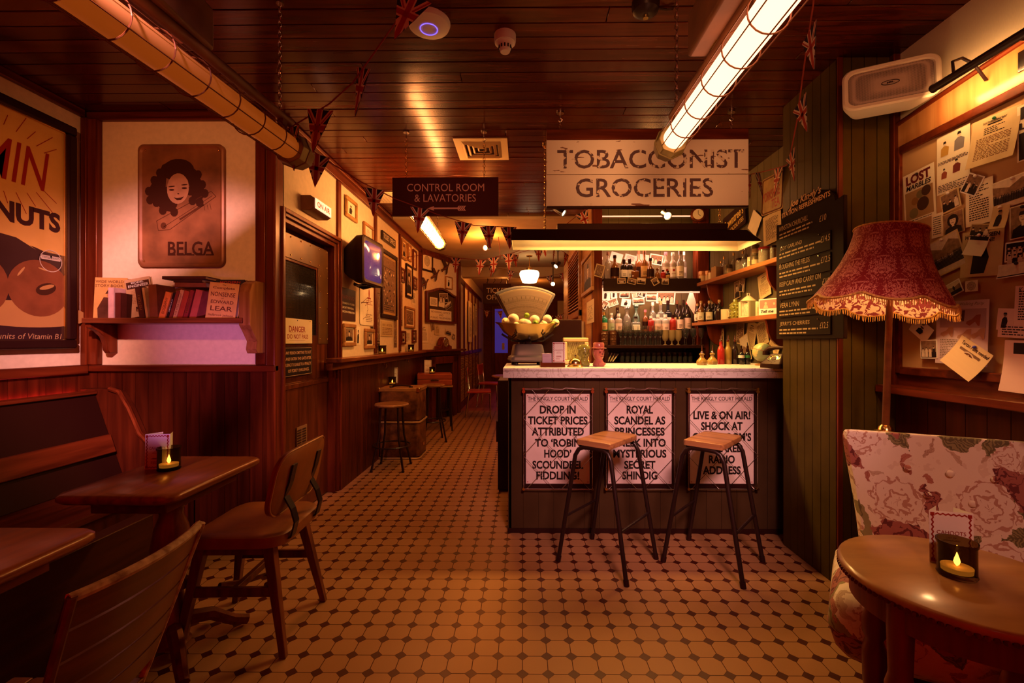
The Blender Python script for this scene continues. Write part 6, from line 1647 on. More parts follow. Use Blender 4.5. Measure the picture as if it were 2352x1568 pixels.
def headjug(label, px, py, h, m_, hat, rz):
    p = onbar(px, py); t = T('head_mug', label, 'mug', p, R(rz), 'glass head mugs on the bar')
    b = B(); k = h / .17
    prof = [(.044, 0), (.048, .012), (.042, .03), (.034, .045), (.03, .055), (.036, .066), (.043, .085), (.045, .105), (.044, .122), (.041, .135)]
    n = 28; rr = []
    for r, z in prof:
        ring = []
        for i in range(n):
            a = 2 * PI * i / n; f = math.cos(a + PI / 2)   # face looks to -y
            rr_ = r
            if .06 < z < .13:
                if f > .93: rr_ += .010 * math.exp(-((z - .092) / .010) ** 2) + .004 * math.exp(-((z - .070) / .008) ** 2)
                if .6 < f < .93: rr_ -= .005 * math.exp(-((z - .106) / .009) ** 2)
                if f < .2: rr_ += .003
            ring.append((rr_ * k * .92 * math.cos(a), rr_ * k * 1.05 * math.sin(a), z * k))
        rr.append(ring)
    b.rings(rr); O('head', b, m_, t, ang=80)
    for sx_ in (-1, 1):
        b = B(); b.sphere((sx_ * .042 * k, 0, .098 * k), (.006 * k, .010 * k, .014 * k), 10, 8); O('ear', b, m_, t)
    b = B()
    if hat == 'brim': b.lathe([(.060, .136), (.062, .140), (.043, .144), (.042, .172), (.036, .182), (.001, .182)], n=28)
    else: b.lathe([(.046, .128), (.052, .138), (.050, .150), (.038, .168), (.001, .174)], n=28)
    for v in b.bm.verts: v.co *= k
    O('hat', b, m_, t)
    b = B()
    for sx_ in (-1, 1): b.sphere((sx_ * .016 * k, -.045 * k, .104 * k), (.006 * k, .004 * k, .004 * k), 8, 6); b.box(sx_ * .016 * k - .008 * k, sx_ * .016 * k + .008 * k, -.049 * k, -.044 * k, .112 * k, .115 * k)
    b.sphere((0, -.051 * k, .094 * k), (.006 * k, .008 * k, .010 * k), 8, 6); b.box(-.013 * k, .013 * k, -.049 * k, -.044 * k, .074 * k, .078 * k); O('face', b, mat('mug face ' + m_.name, tuple(c_ * .45 for c_ in m_.node_tree.nodes['Principled BSDF'].inputs['Base Color'].default_value[:3]), .2, coat=.4), t)
    b = B(); b.box(-.03 * k, .03 * k, -.05 * k, -.046 * k, .012 * k, .03 * k); O('collar', b, m_, t, bev=.002)
headjug('yellow-green glass head-shaped mug with a rounded cap', 1341, 841, .155, mat('olive glass', (.34, .30, .05), .12, coat=.6, trans=.25), 'cap', 12)
headjug('pink glazed head-shaped mug wearing a brimmed hat', 1375, 841, .16, mat('pink glaze', (.46, .13, .09), .22, coat=.5), 'brim', 25)
b = B(); b.cyl((0, 0, -.06), (0, 0, .14), .05, .055, n=18); o = O('wall_beaker', b, WHITEP); o.location = onX(1332, 765, XBL - .16); tag(o, 'white beaker fixed to the oak wall behind the till monitor', 'beaker')

# --- bottles
BC = {}
def glassm(key, rgb, rough=.08, trans=.0): return mat('bottle ' + key, rgb, rough, coat=.7, trans=trans, ior=1.35)
BG = {'clear': glassm('clear', (.75, .66, .56), .05, .8), 'amber': glassm('amber', (.16, .045, .010)), 'dark': glassm('dark', (.018, .010, .008)), 'green': glassm('green', (.012, .17, .075)), 'whisky': glassm('whisky', (.30, .10, .022), .06, .35), 'red': glassm('red', (.34, .02, .015)), 'pale': glassm('pale', (.62, .48, .38), .1, .4), 'frost': glassm('frosted', (.55, .47, .42), .4, .3), 'black': glassm('black', (.012, .012, .014)), 'teal': glassm('teal', (.20, .32, .26), .08, .5), 'gold': glassm('gold', (.42, .25, .05), .1, .3)}
LABS = {'w': WHITEP, 'c': PAPER, 'p': PINKP, 'k': BLACK, 'r': INKR, 'y': mat('label tan', (.55, .32, .12), .6), 'g': mat('label green', (.35, .38, .24), .6)}
CAPM = {'k': BLACK, 'w': WHITE, 'p': mat('cap pink', (.60, .16, .22), .4), 'r': mat('cap red', (.42, .03, .03), .4), 'y': BRASS, 's': CHROME, 'c': mat('cork', (.50, .28, .12), .8), 'n': mat('cap brown', (.12, .04, .02), .5)}
def bottle(label, loc, h, r, kind, glass, lab=None, cap='k', rz=0, group='spirit bottles on the back bar', dot=None, txt=None, name='bottle'):
    t = T(name, label, 'bottle', loc, rz, group)
    P = {'spirit': [(.9, 0), (1, .01), (1, .56), (.92, .62), (.5, .70), (.36, .74), (.34, .92), (.40, .925), (.40, .945)],
         'square': [(.95, 0), (1, .015), (1, .58), (.85, .63), (.42, .66), (.38, .70), (.38, .90), (.44, .90), (.44, .93)],
         'round': [(.7, 0), (.95, .03), (1, .18), (1, .38), (.80, .54), (.45, .64), (.32, .70), (.30, .90), (.38, .905), (.38, .93)],
         'wine': [(.9, 0), (1, .01), (1, .55), (.80, .66), (.42, .74), (.38, .78), (.37, .95), (.42, .955), (.42, .97)],
         'decanter': [(.8, 0), (1, .03), (1, .35), (.82, .55), (.45, .66), (.34, .70), (.34, .80), (.5, .83), (.5, .85)],
         'short': [(.9, 0), (1, .02), (1, .62), (.9, .70), (.42, .76), (.40, .86), (.46, .865), (.46, .89)],
         'tall': [(.95, 0), (1, .01), (.96, .62), (.88, .66), (.44, .72), (.38, .76), (.36, .93), (.42, .935), (.42, .95)]}[kind]
    n = 4 if kind == 'square' else 20
    b = B()
    if kind == 'square':
        b.rings([[(x, y, z * h) for x, y in rrect(r * q, r * q * .8, r * q * .25, 3)] for q, z in P])
    else: b.lathe([(q * r, z * h) for q, z in P], n=n)
    O('glass_body', b, BG[glass], t, ang=50)
    zt = P[-1][1] * h; q = P[-1][0] * r
    b = B()
    if kind == 'decanter': b.lathe([(q * .7, zt), (q * 1.1, zt + .02 * h), (q * 1.5, zt + .07 * h), (q * 1.2, zt + .13 * h), (.001, zt + .15 * h)], n=16)
    else: b.lathe([(q * 1.02, zt - .06 * h), (q * 1.05, zt), (q * 1.0, h), (.001, h)], n=14)
    O('cap', b, CAPM[cap] if kind != 'decanter' else BG[glass], t)
    if lab:
        b = B(); z0, z1 = (.10 * h, .46 * h); a0 = R(75) if kind != 'square' else 0
        if kind == 'square': b.box(-r * .8, r * .8, -r * .81 - .0006, -r * .8, z0, z1)
        else:
            m_ = 10; rr = []
            for z in (z0, z1): rr.append([(r * 1.012 * math.sin(-a0 + 2 * a0 * i / m_), -r * 1.012 * math.cos(-a0 + 2 * a0 * i / m_), z) for i in range(m_ + 1)])
            b.rings(rr, False, True, False)
        lb = O('label', b, LABS[lab], t)
        b = B(); y = -r * 1.03; w_ = r * .9
        if kind == 'square': y = -r * .82
        if dot: b.ell(0, z0 + (z1 - z0) * .66, r * .34, r * .34, y, 16)
        if txt: b.text(txt, 0, z0 + (z1 - z0) * .32, w_ * 1.15, h * .035, y)
        else: b.words(-w_ * .5, w_ * .5, z0 + (z1 - z0) * .5, z0 + (z1 - z0) * .12, 3, y, int(h * 1000) % 97)
        O('label_print', b, INKR if dot else INK, lb, shade=False)
    return t
# back bar carcass
ZS1, ZS2, ZG, ZL = 1.955, 1.405, 1.262, 1.085
t = T('back_bar', 'dark back bar shelving with lit shelf edges behind the counter', 'shelving', (0, 0, 0))
b = B(); b.box(XBL, 1.84, 4.74, YB, ZS1 - .025, ZS1); O('upper_shelf', b, BLACK, t, bev=.002)
b = B(); b.box(XBL, 1.84, 4.72, 4.74, at(1480, 668, 4.72).z, ZS1 - .004); O('upper_fascia', b, mat('fascia black', (.022, .010, .008), .5), t)
b = B(); b.box(XBL, 1.84, 4.9, YB, ZG, ZS2); O('bottle_step', b, BLACK, t)
b = B(); b.box(XBL, 1.84, 4.62, 4.9, ZG - .03, ZG); b.box(XBL, 1.84, 4.9, YB, ZG - .03, ZG); O('glass_shelf', b, BLACK, t, bev=.002)
b = B(); b.box(XBL, 1.86, 4.64, YB - .002, .0, ZL); b.box(XBL, XBL + .03, 4.64, YB, ZL, ZG - .03); b.box(1.82, 1.86, 4.64, YB, ZL, ZG - .03); O('carcass', b, BLACK, t)
LEDM = mat('shelf light strip', (1, .7, .55), .5, emit=(1, .52, .32), es=1.1)
zl = at(1480, 671, 4.72).z
b = B(); b.box(XBL + .01, 1.84, 4.745, 4.76, zl - .002, zl + .012); O('light_strip', b, LEDM, t)
z2 = at(1480, 489, 4.75).z
b = B(); b.box(XBL + .01, 1.84, 4.86, 4.88, z2 - .006, z2 + .004); O('upper_light_strip', b, LEDM, t)
b = B(); zc2 = at(1480, 577, 4.9).z + .035; b.box(XBL + .01, 1.84, 4.84, 4.98, zc2 + .02, zc2 + .05); O('canopy_board', b, BLACK, t)
b = B(); b.box(XBL + .02, 1.82, 4.95, 4.965, zc2 + .008, zc2 + .02); O('canopy_light_strip', b, LEDM, t)
b = B(); b.box(1.87, 1.985, 4.87, 4.9, ZL, ZC); 
o = O('dark_side_panel', b, MAHO); tag(o, 'dark wooden side panel at the right end of the back bar', 'panel')
# top-shelf bottles: px centre, top py, radius px, type, glass, label, cap, dY, label text
def shelf_bottles(specs, z0, Y0, group, basepx):
    for px, top, rpx, kind, gl, lab, cap, dy, lb, *ex in specs:
        Y = Y0 + dy; p = at(px, basepx, Y); r = rpx * Y / FPX
        h = at(px, top, Y).z - z0
        bottle(lb, (p.x, Y, z0 + .0005), h, r, kind, gl, lab, cap, rnd.uniform(-.15, .15), group, *(ex if ex else ()))
shelf_bottles([
    (1382, 590, 6, 'spirit', 'clear', None, 'w', .10, 'clear bottle at the far left end of the upper shelf'),
    (1396, 579, 7.5, 'spirit', 'clear', None, 'n', .08, 'clear bottle with a long brown cap, second on the upper shelf'),
    (1412, 586, 10, 'round', 'whisky', 'k', 'k', .02, 'pear-shaped whisky bottle with a black cap on the upper shelf'),
    (1433, 596, 8, 'short', 'dark', 'w', 'k', .02, 'first of two squat dark bottles with a white label band'),
    (1446, 595, 8, 'short', 'dark', 'w', 'k', .06, 'second of two squat dark bottles with a white label band'),
    (1458, 612, 8.5, 'square', 'amber', None, 'n', .02, 'square amber bottle right of the squat dark pair'),
    (1467, 576, 8, 'spirit', 'amber', 'k', 'n', .17, 'tall amber bottle with a wax-brown neck at the back of the upper shelf'),
    (1480, 576, 8.5, 'spirit', 'whisky', 'y', 'n', .07, 'tall whisky bottle with a tan label in the middle of the upper shelf'),
    (1494, 593, 8.5, 'round', 'whisky', 'k', 'k', .01, 'round whisky bottle with a tall black stopper'),
    (1510, 616, 6, 'decanter', 'whisky', None, 'y', .0, 'small amber decanter bottle near the tilted photograph'),
    (1523, 620, 6, 'short', 'red', 'r', 'k', -.02, 'small dark bottle with a red label under the pink-capped bottle'),
    (1534, 622, 5, 'short', 'dark', 'y', 'k', -.02, 'tiny dark bottle right of the red labelled one'),
    (1529, 579, 8.5, 'spirit', 'pale', 'w', 'p', .09, 'pink-capped clear rum bottle with a white label', True, 'BACARDI'),
    (1545, 580, 8.5, 'spirit', 'pale', 'w', 'w', .07, 'white-capped rum bottle with a pale pink label', True, 'BACARDI'),
    (1562, 577, 9, 'spirit', 'clear', 'c', 's', .04, 'clear vodka bottle with a cream label at the right of the upper shelf'),
    (1571, 578, 6, 'spirit', 'clear', 'w', 'w', .17, 'clear bottle with a round white stopper behind the vodka bottle')], ZS1, 4.79, 'bottles on the upper back bar shelf', 640)
shelf_bottles([
    (1381, 704, 7, 'spirit', 'teal', 'g', 'k', .08, 'greenish bottle behind the bright green gin bottle'),
    (1387.5, 717, 8, 'short', 'green', 'y', 'y', .0, 'bright green gin bottle at the left end of the bottle step'),
    (1404, 719, 8, 'tall', 'pale', 'g', 'w', .0, 'pale ribbed bottle right of the green gin bottle'),
    (1418, 706, 8.5, 'spirit', 'dark', 'w', 'k', .09, 'dark bottle with a white label behind the pink labelled bottle'),
    (1421, 720, 8, 'short', 'pale', 'p', 'w', .0, 'clear bottle with a wide pink label'),
    (1440, 703, 10, 'decanter', 'clear', None, 's', .06, 'clear bell-shaped decanter with a stopper'),
    (1461, 698, 9, 'decanter', 'teal', None, 'k', .09, 'green glass decanter of dark spirit'),
    (1460, 727, 10, 'square', 'clear', 'w', 'k', -.0, 'squat clear square bottle with a black stopper'),
    (1482, 711, 7, 'spirit', 'amber', 'k', 'p', .05, 'dark orange bottle with a pinkish cap'),
    (1499, 694, 8, 'spirit', 'clear', 'w', 'w', .09, 'tall clear vodka bottle with a white panel', True),
    (1495, 725, 7, 'short', 'red', None, 'w', -.0, 'short bottle of bright red liqueur'),
    (1517, 691, 8.5, 'square', 'clear', 'w', 'c', .08, 'square clear bottle with a white label and cork'),
    (1534, 690, 8, 'square', 'black', 'c', 'k', .09, 'black bottle with pale scratched lettering'),
    (1511, 722, 8, 'short', 'frost', 'p', 'w', .0, 'frosted bottle with a pink label, left of its twin'),
    (1528, 722, 9, 'short', 'frost', 'p', 'w', -.0, 'frosted bottle with a big pink flamingo-coloured label'),
    (1545.5, 723, 7.5, 'short', 'red', 'r', 'k', .0, 'red labelled bottle right of the frosted twins'),
    (1555, 690, 7, 'spirit', 'dark', 'y', 'n', .09, 'dark bottle with a tan round label'),
    (1562, 701, 8, 'wine', 'dark', 'p', 'k', .0, 'dark wine bottle with a pink label'),
    (1570, 689, 6, 'wine', 'dark', None, 'k', .1, 'plain dark bottle behind the red capped one'),
    (1579, 693, 8, 'wine', 'dark', 'p', 'r', .02, 'dark bottle with a red cap at the right end of the step')], ZS2, 4.93, 'bottles on the bottle step', 765)
# glasses
GLS = mat('drinking glass', (1, .97, .94), .02, trans=.98, ior=1.35)
GLC = mat('cut amber glass', (.55, .36, .20), .15, trans=.5, ior=1.3, bump=.5, scale=60)
def stemglass(r, h):
    b = B(); b.lathe([(r * .8, 0), (r * .8, .003), (.005, .008), (.004, h * .38), (r * .45, h * .44), (r * .92, h * .62), (r, h * .8), (r * .86, h), (r * .84, h), (r * .96, h * .8), (r * .88, h * .63), (r * .4, h * .46), (.001, h * .44)], n=18); return b
def tumbler(r, h):
    b = B(); b.lathe([(r * .85, 0), (r, h), (r * .95, h), (r * .8, .008), (.001, .008)], n=18); return b
def goblet(r, h):
    b = B(); b.lathe([(r * .6, 0), (r * .62, .004), (.008, .012), (.008, h * .25), (r * .7, h * .32), (r, h * .55), (r * .95, h), (r * .9, h), (r * .93, h * .55), (r * .6, h * .36), (.001, h * .33)], n=18); return b
protos = {}
def glass(kind, label, loc, r, h, m_, group):
    k = (kind, round(r, 4), round(h, 4))
    if k not in protos:
        b = {'stem': stemglass, 'tumbler': tumbler, 'goblet': goblet}[kind](r, h)
        o = O({'stem': 'wine_glass', 'tumbler': 'tumbler', 'goblet': 'goblet'}[kind], b, m_, ang=60); protos[k] = o
    else:
        o = protos[k].copy(); COL.objects.link(o)
    o.location = loc; return tag(o, label, 'glass', group)
gk = YB / FPX
for i in range(9):
    p = at(1425 + i * 11.5, 790, 4.72); glass('stem', 'clear stemmed glass in the front row on the glass shelf', (p.x, 4.72, ZG + .0005), .027, .20, GLS, 'front row of stemmed glasses')
for i in range(8):
    p = at(1431 + i * 11.5, 790, 4.80); glass('tumbler', 'clear straight tumbler in the row behind the stemmed glasses', (p.x, 4.81, ZG + .0005), .025, .12, GLS, 'tumblers behind the stemmed glasses')
for i in range(3):
    p = at(1528 + i * 15, 790, 4.72); glass('goblet', 'amber cut-glass goblet, ' + ('leftmost', 'middle one', 'rightmost')[i] + ' of the three', (p.x, 4.72, ZG + .0005), .036, .155, GLC, 'cut-glass goblets')
for i in range(5):
    p = at(1571 + i * 9.5, 790, 4.74); glass('stem', 'clear coupe glass at the right end of the glass shelf', (p.x, 4.72 + .07 * (i % 2), ZG + .0005), .03, .175, GLS, 'coupe glasses at the right end')
for i in range(14):
    p = at(1428 + i * 12, 833, 4.78); glass('tumbler', 'dim tumbler in the dark recess under the glass shelf', (p.x, 4.76, ZL + .0005), .026, .10, GLS, 'tumblers in the dark recess')
for i, px in enumerate((1389, 1408)):
    p = at(px, 790, 4.72); t = T('tiki_mug', ('dark bronze totem mug, nearer the oak wall', 'dark bronze totem mug beside the stemmed glasses')[i], 'mug', (p.x, 4.72, ZG + .0005), 0, 'dark totem mugs')
    BRZ = mat('dark bronze glaze', (.09, .03, .015), .25, coat=.4, bump=.4, scale=30)
    b = B(); b.lathe([(.034, 0), (.036, .01), (.035, .05), (.038, .055), (.035, .06), (.037, .11), (.040, .115), (.037, .12), (.038, .15), (.034, .15), (.033, .01), (.001, .01)], n=20); O('body', b, BRZ, t)
    b = B(); b.sphere((-.014, -.034, .09), (.009, .006, .009)); b.sphere((.014, -.034, .09), (.009, .006, .009)); b.box(-.018, .018, -.041, -.03, .03, .042); b.box(-.005, .005, -.044, -.03, .05, .085); O('face', b, BRZ, t)
for i in range(4):
    p = at(1391 + i * 5.5, 833, 4.74); b = B(); b.box(-.005, .005, 0, .1, 0, .10); o = O('booklet', b, AGED); o.location = (p.x, 4.74, ZL + .006); o.rotation_euler = (0, R(18 + 6 * i), 0); tag(o, 'pale booklet leaning in the dark recess, ' + ('first', 'second', 'third', 'last')[i] + ' from the oak wall', 'booklet', 'booklets leaning in the recess')
# photographs and envelopes
def tacked(label, xl, xr, yt, yb, Y, st, seed, tilt=0, pm=None, name='photograph', group='photographs tacked up behind the bar', cat='photograph', shrink=1.0, border=.10):
    c, w_, h_ = quadY(xl, xr, yt, yb, Y)
    return sheet(name, label, cat, c, 0, w_ * shrink, h_ * shrink, st, seed, tilt, pm or WHITEP, border, group)
YW = YB - .004
tacked('pale envelope with a stamp, leftmost above the upper shelf bottles', 1400, 1431, 579, 603, YW, None, 1, 17, PINKP, 'envelope', cat='envelope', shrink=.9)
tacked('pale pink envelope right of the stamped one', 1432, 1463, 583, 606, YW - .003, 'words', 2, 14, PINKP, 'envelope', cat='envelope', shrink=.85)
tacked('pale envelope behind the two tall amber bottles', 1460, 1492, 583, 602, YW - .001, None, 3, 8, PINKP, 'envelope', cat='envelope', shrink=.9)
tacked('large photograph of a group above the pink-capped bottle', 1492, 1523, 584, 608, YW - .002, 'people', 4, 10)
tacked('tilted ochre card on the dark post left of the upper shelf', 1366, 1387, 607, 636, 4.77, 'ornate', 5, 16, AGED)
for i, (xl, xr, yt, yb, tl, st) in enumerate(((1418, 1437, 638, 651, -3, 'people'), (1441, 1461, 639, 652, 14, 'portrait'), (1463, 1483, 638, 652, 6, 'land'), (1497, 1513, 638, 654, -30, 'people'), (1520, 1536, 639, 653, 2, 'land'))):
    tacked('small dark snapshot on the upper shelf edge, ' + ('leftmost', 'second', 'third', 'steeply tilted fourth', 'rightmost')[i], xl, xr, yt, yb, 4.716, st, 10 + i, tl, AGED, group='snapshots on the upper shelf edge')
for i, (xl, xr, yt, yb, tl, st, lab) in enumerate((
    (1381, 1401, 661, 689, 0, 'figure', 'big photograph of a dark figure at the left corner under the lit shelf'), (1402, 1417, 661, 685, -4, 'figure', 'photograph of a standing person next to the dark figure'),
    (1423, 1446, 666, 684, 1, 'land', 'dark landscape snapshot under the lit shelf'), (1451, 1463, 664, 683, -10, 'people', 'small upright snapshot leaning left'),
    (1468, 1485, 664, 682, 18, 'people', 'snapshot leaning right beside the upright one'), (1484, 1509, 676, 692, 0, 'crowd', 'bright street snapshot overlapping the wedding picture'),
    (1508, 1551, 667, 698, 5, 'people', 'largest photograph, a wedding group'), (1395, 1419, 686, 703, -20, 'people', 'snapshot tilted steeply under the left pair'),
    (1427, 1449, 686, 704, 8, 'figure', 'snapshot of a pale shape over the clear decanter'), (1453, 1480, 684, 699, -3, 'crowd', 'wide pale photograph above the green decanter'),
    (1380, 1396, 690, 709, 30, 'people', 'curled reddish snapshot by the dark post'))):
    tacked(lab, xl, xr, yt, yb, YW - .001 * i, st, 30 + i, tl, WHITEP)
b = B(); b.flat([(-.05, -.02), (.0, .145), (.045, -.02), (.03, -.15)], 0); b.flat([(-.05, -.02), (.03, -.15), (.045, -.02), (.0, .145)], .0006); o = O('corner_paper', b, PINKP, shade=False); o.location = at(1588, 690, 4.85); o.rotation_euler = (0, 0, R(-25)); tag(o, 'pale pink paper standing on its corner at the right end', 'paper')
# louvred shutter, picture and print on the oak wall
XO = XBL - .104
def wq(xl, xr, yt, yb): 
    c, w_, h_ = quadX(xl, xr, yt, yb, XO); return c, w_, h_
c, w_, h_ = wq(1305, 1341, 470, 832)
t = T('louvred_shutter', 'tall pale louvred wooden shutter on the oak wall beyond the bar', 'shutter', (XO - .0, c.y, 0), FR_)
w_ = min(w_, 1.5); h0, h1 = .25, 2.62
b = B(); f_ = .09
for x0, x1, z0, z1 in ((-w_ / 2, -w_ / 2 + f_, h0, h1), (w_ / 2 - f_, w_ / 2, h0, h1), (-w_ / 2, w_ / 2, h0, h0 + .1), (-w_ / 2, w_ / 2, h1 - .1, h1), (-w_ / 2, w_ / 2, 1.62, 1.70)): b.box(x0, x1, -.035, 0, z0, z1)
O('shutter_frame', b, OAK, t, bev=.003)
b = B(); z = h0 + .11
while z < h1 - .12:
    if not 1.58 < z < 1.71: b.cbox((0, -.018, z), (w_ - 2 * f_, .05, .006), Matrix.Rotation(R(45), 4, 'X'))
    z += .042
O('slats', b, OAK, t, shade=False)
c, w_, h_ = quadX(1340, 1365, 601, 684, XO)
framed('framed_picture', 'wooden framed picture on the oak wall left of the bottles', 'picture', (XO, c.y, c.z), FR_, w_, h_, .045, TANF, 'portrait', 90, None, .03, AGED, .03)
c, w_, h_ = quadX(1348, 1365, 695, 744, XO); sheet('drawing', 'pale sketched drawing on the oak wall below the framed picture', 'drawing', (XO - .002, c.y, c.z), FR_, w_, h_, 'ornate', 91, 0, PAPER, .1, mats=[PAPER, INKG, PAPER, PAPER, INKB])

# --- right wall of the bar: two shelves and their clutter
def rshelf(label, z):
    t = T('wall_shelf', label, 'shelf', (0, 0, 0), 0, 'wooden shelves on the right wall of the bar')
    b = B(); b.box(1.80, XBR, 3.0, 4.86, z - .035, z); O('board', b, wood('shelf plank', (.17, .055, .016), (.34, .13, .04), .4, 1), t, bev=.004)
    for y in (4.55, 3.45):
        b = B(); P = [(1.99, z - .035), (1.83, z - .035), (1.84, z - .07)] + [(1.84 + .13 * (1 - math.cos(R(a))), z - .07 - .17 * math.sin(R(a))) for a in (20, 40, 60, 80)] + [(1.99, z - .26)]
        b.prism(P, y - .012, y + .012); O('bracket', b, MAHO, t, bev=.002)
    return t
zr1, zr2 = at(1588, 643, 4.86).z + .0, at(1588, 736, 4.86).z
zr1 = onX(1700, 617, 1.80).z; zr2 = onX(1700, 729, 1.80).z
rshelf('upper wooden shelf of tins and jars on the right wall of the bar', zr1)
rshelf('lower wooden shelf of bottles and ornaments on the right wall of the bar', zr2)
TIN2 = mat('printed tin', (.55, .30, .10), .35, metal=.3, rgb2=(.30, .05, .02), scale=45); TIN3 = mat('dark printed tin', (.20, .12, .05), .35, metal=.3, rgb2=(.06, .05, .03), scale=50)
CRM = mat('cream china', (.78, .62, .38), .25, coat=.4)
def rpos(px, z, x=1.9): return Vector((x, onX(px, 700, x).y, z))
def pot(kind, label, px, z, h, r, m_, lidm=None, x=1.9, name=None, group='tins and jars on the upper bar shelf', cat=None):
    p = rpos(px, z + .0005, x); t = T(name or 'storage_tin', label, cat or 'tin', p, rnd.uniform(-.4, .4), group)
    b = B()
    if kind == 'box': b.box(-r, r, -r * .8, r * .8, 0, h)
    else: b.lathe([(r * .96, 0), (r, .004), (r, h * (.86 if lidm else .98)), (r * .97, h * (.86 if lidm else 1)), (.001, h * (.86 if lidm else 1))], n=22)
    O('body', b, m_, t, bev=.002 if kind == 'box' else 0)
    if lidm:
        b = B(); b.lathe([(r * 1.03, h * .84), (r * 1.03, h * .98), (r * .9, h), (.001, h)], n=22); O('lid', b, lidm, t)
    if kind == 'tin':
        b = B(); y = -r * 1.02
        rr = [[(r * 1.01 * math.sin(-1.0 + 2 * i / 10), -r * 1.01 * math.cos(-1.0 + 2 * i / 10), z_) for i in range(11)] for z_ in (h * .2, h * .62)]
        b.rings(rr, False, True, False); O('label', b, AGED, t)
    return t
JARG = mat('jar glass', (.75, .6, .42), .05, trans=.7, ior=1.3)
pot('tin', 'printed tin at the far end of the upper shelf', 1613, zr1, .125, .042, TIN2, x=1.87)
pot('tin', 'printed tin, second from the far end of the upper shelf', 1627, zr1, .125, .040, TIN2, x=1.92)
pot('jar', 'tiny pale jar in front of the second printed tin', 1632, zr1, .07, .020, CRM, x=1.835, name='jar', cat='jar')
pot('box', 'plain tan cardboard box on the upper shelf', 1648, zr1, .115, .045, mat('cardboard', (.36, .20, .09), .8), x=1.88, name='cardboard_box', cat='box')
pot('tin', 'round enamel tin right of the cardboard box', 1672, zr1, .095, .038, TIN3, x=1.87)
for i, (px, h) in enumerate(((1643, .16), (1656, .19), (1663, .22), (1685, .22), (1706, .20))):
    bottle('slim clear bottle at the back of the upper shelf, ' + ('first', 'second', 'third', 'fourth', 'fifth')[i] + ' from the far end', rpos(px, zr1 + .0005, 1.955), h, .022, 'spirit', 'clear', None, 'y', 0, 'slim clear bottles on the upper bar shelf')
pot('jar', 'clear jar with a black lid in the middle of the upper shelf', 1699, zr1, .11, .032, JARG, BLACK, x=1.86, name='jar', cat='jar')
bottle('round-shouldered clear bottle right of the black lidded jar', rpos(1712, zr1 + .0005, 1.88), .2, .036, 'round', 'clear', None, 's', 0, 'slim clear bottles on the upper bar shelf')
pot('tin', 'small pale tin right of the round-shouldered bottle', 1722, zr1, .085, .018, CRM, x=1.85)
pot('tin', 'dark printed tin lowest of a stacked pair', 1734, zr1, .085, .035, TIN3, x=1.87)
pot('tin', 'dark printed tin stacked on another tin', 1734, zr1 + .0865, .085, .035, TIN3, x=1.87)
pot('jar', 'glass jar with a dark red lid near the chalkboard', 1757, zr1, .125, .046, JARG, CAPM['r'], x=1.87, name='jar', cat='jar')
pot('jar', 'small glass jar nearest the chalkboard', 1776, zr1, .11, .022, JARG, CAPM['k'], x=1.86, name='jar', cat='jar')
G2 = 'ornaments and bottles on the lower bar shelf'
for i, (px, x, h, gl, lab, cap) in enumerate(((1602, 1.85, .20, 'dark', 'c', 'c'), (1610, 1.84, .22, 'whisky', 'c', 'c'), (1619, 1.93, .20, 'dark', 'k', 'n'), (1629, 1.87, .21, 'dark', 'c', 'c'), (1637, 1.94, .21, 'dark', None, 'c'), (1644, 1.94, .18, 'dark', None, 'k'), (1652, 1.93, .21, 'dark', 'k', 'c'))):
    bottle('corked brown bottle on the lower shelf, ' + ('first', 'second', 'third', 'fourth', 'fifth', 'sixth', 'seventh')[i] + ' from the far end', rpos(px, zr2 + .0005, x), h, .032, 'spirit', gl, lab, cap, -.5, G2)
p = rpos(1667, zr2 + .0005, 1.86); t = T('mug', 'cream mug with its handle towards the room on the lower shelf', 'mug', p, 0, G2)
b = B(); b.lathe([(.040, 0), (.042, .004), (.043, .095), (.040, .095), (.039, .006), (.001, .006)], n=24); O('body', b, CRM, t)
b = B(); b.tube([(.0, -.042, .08), (-.0, -.062, .075), (-.0, -.068, .05), (0, -.06, .028), (0, -.042, .022)], .005, 8); O('handle', b, CRM, t)
p = rpos(1689, zr2 + .0005, 1.87); t = T('bubbled_glass_jar', 'olive bubbled glass jar left of the white lantern', 'jar', p, 0, G2)
b = B(); b.lathe([(.036, 0), (.042, .01), (.044, .06), (.038, .07), (.044, .08), (.042, .13), (.034, .14), (.02, .15), (.018, .17), (.001, .17)], n=22); O('jar', b, mat('olive glass', (.34, .30, .05)), t)
b = B()
for k in range(8):
    for z in (.025, .05, .095, .12): b.sphere((.042 * math.cos(k * PI / 4), .042 * math.sin(k * PI / 4), z), .011, 8, 6)
O('bubbles', b, mat('olive glass'), t)
pot('jar', 'cream beaker between the olive jar and the lantern', 1703, zr2, .14, .024, CRM, x=1.88, name='beaker', group=G2, cat='beaker')
p = rpos(1719, zr2 + .0005, 1.87); t = T('lantern', 'white pagoda-topped lantern on the lower shelf', 'lantern', p, R(20), G2)
b = B(); b.box(-.042, .042, -.042, .042, 0, .012)
for sx_ in (-1, 1):
    for sy in (-1, 1): b.box(sx_ * .040 - .004, sx_ * .040 + .004, sy * .040 - .004, sy * .040 + .004, .012, .13)
b.box(-.044, .044, -.044, .044, .125, .135); O('frame', b, CRM, t)
b = B(); b.lathe([(.068, .135), (.05, .15), (.03, .168), (.012, .18), (.001, .182)], n=8); b.tube([(-.012, 0, .18), (-.012, 0, .20), (.012, 0, .20), (.012, 0, .18)], .004, 6); O('roof', b, CRM, t)
b = B(); b.box(-.036, .036, -.036, .036, .014, .122); O('panes', b, mat('lantern panes', (.6, .5, .34), .2, var=.3, scale=40), t)
pot('box', 'grey-green caddy right of the lantern', 1729, zr2, .13, .025, mat('caddy', (.24, .20, .10), .4), x=1.85, name='tea_caddy', group=G2, cat='caddy')
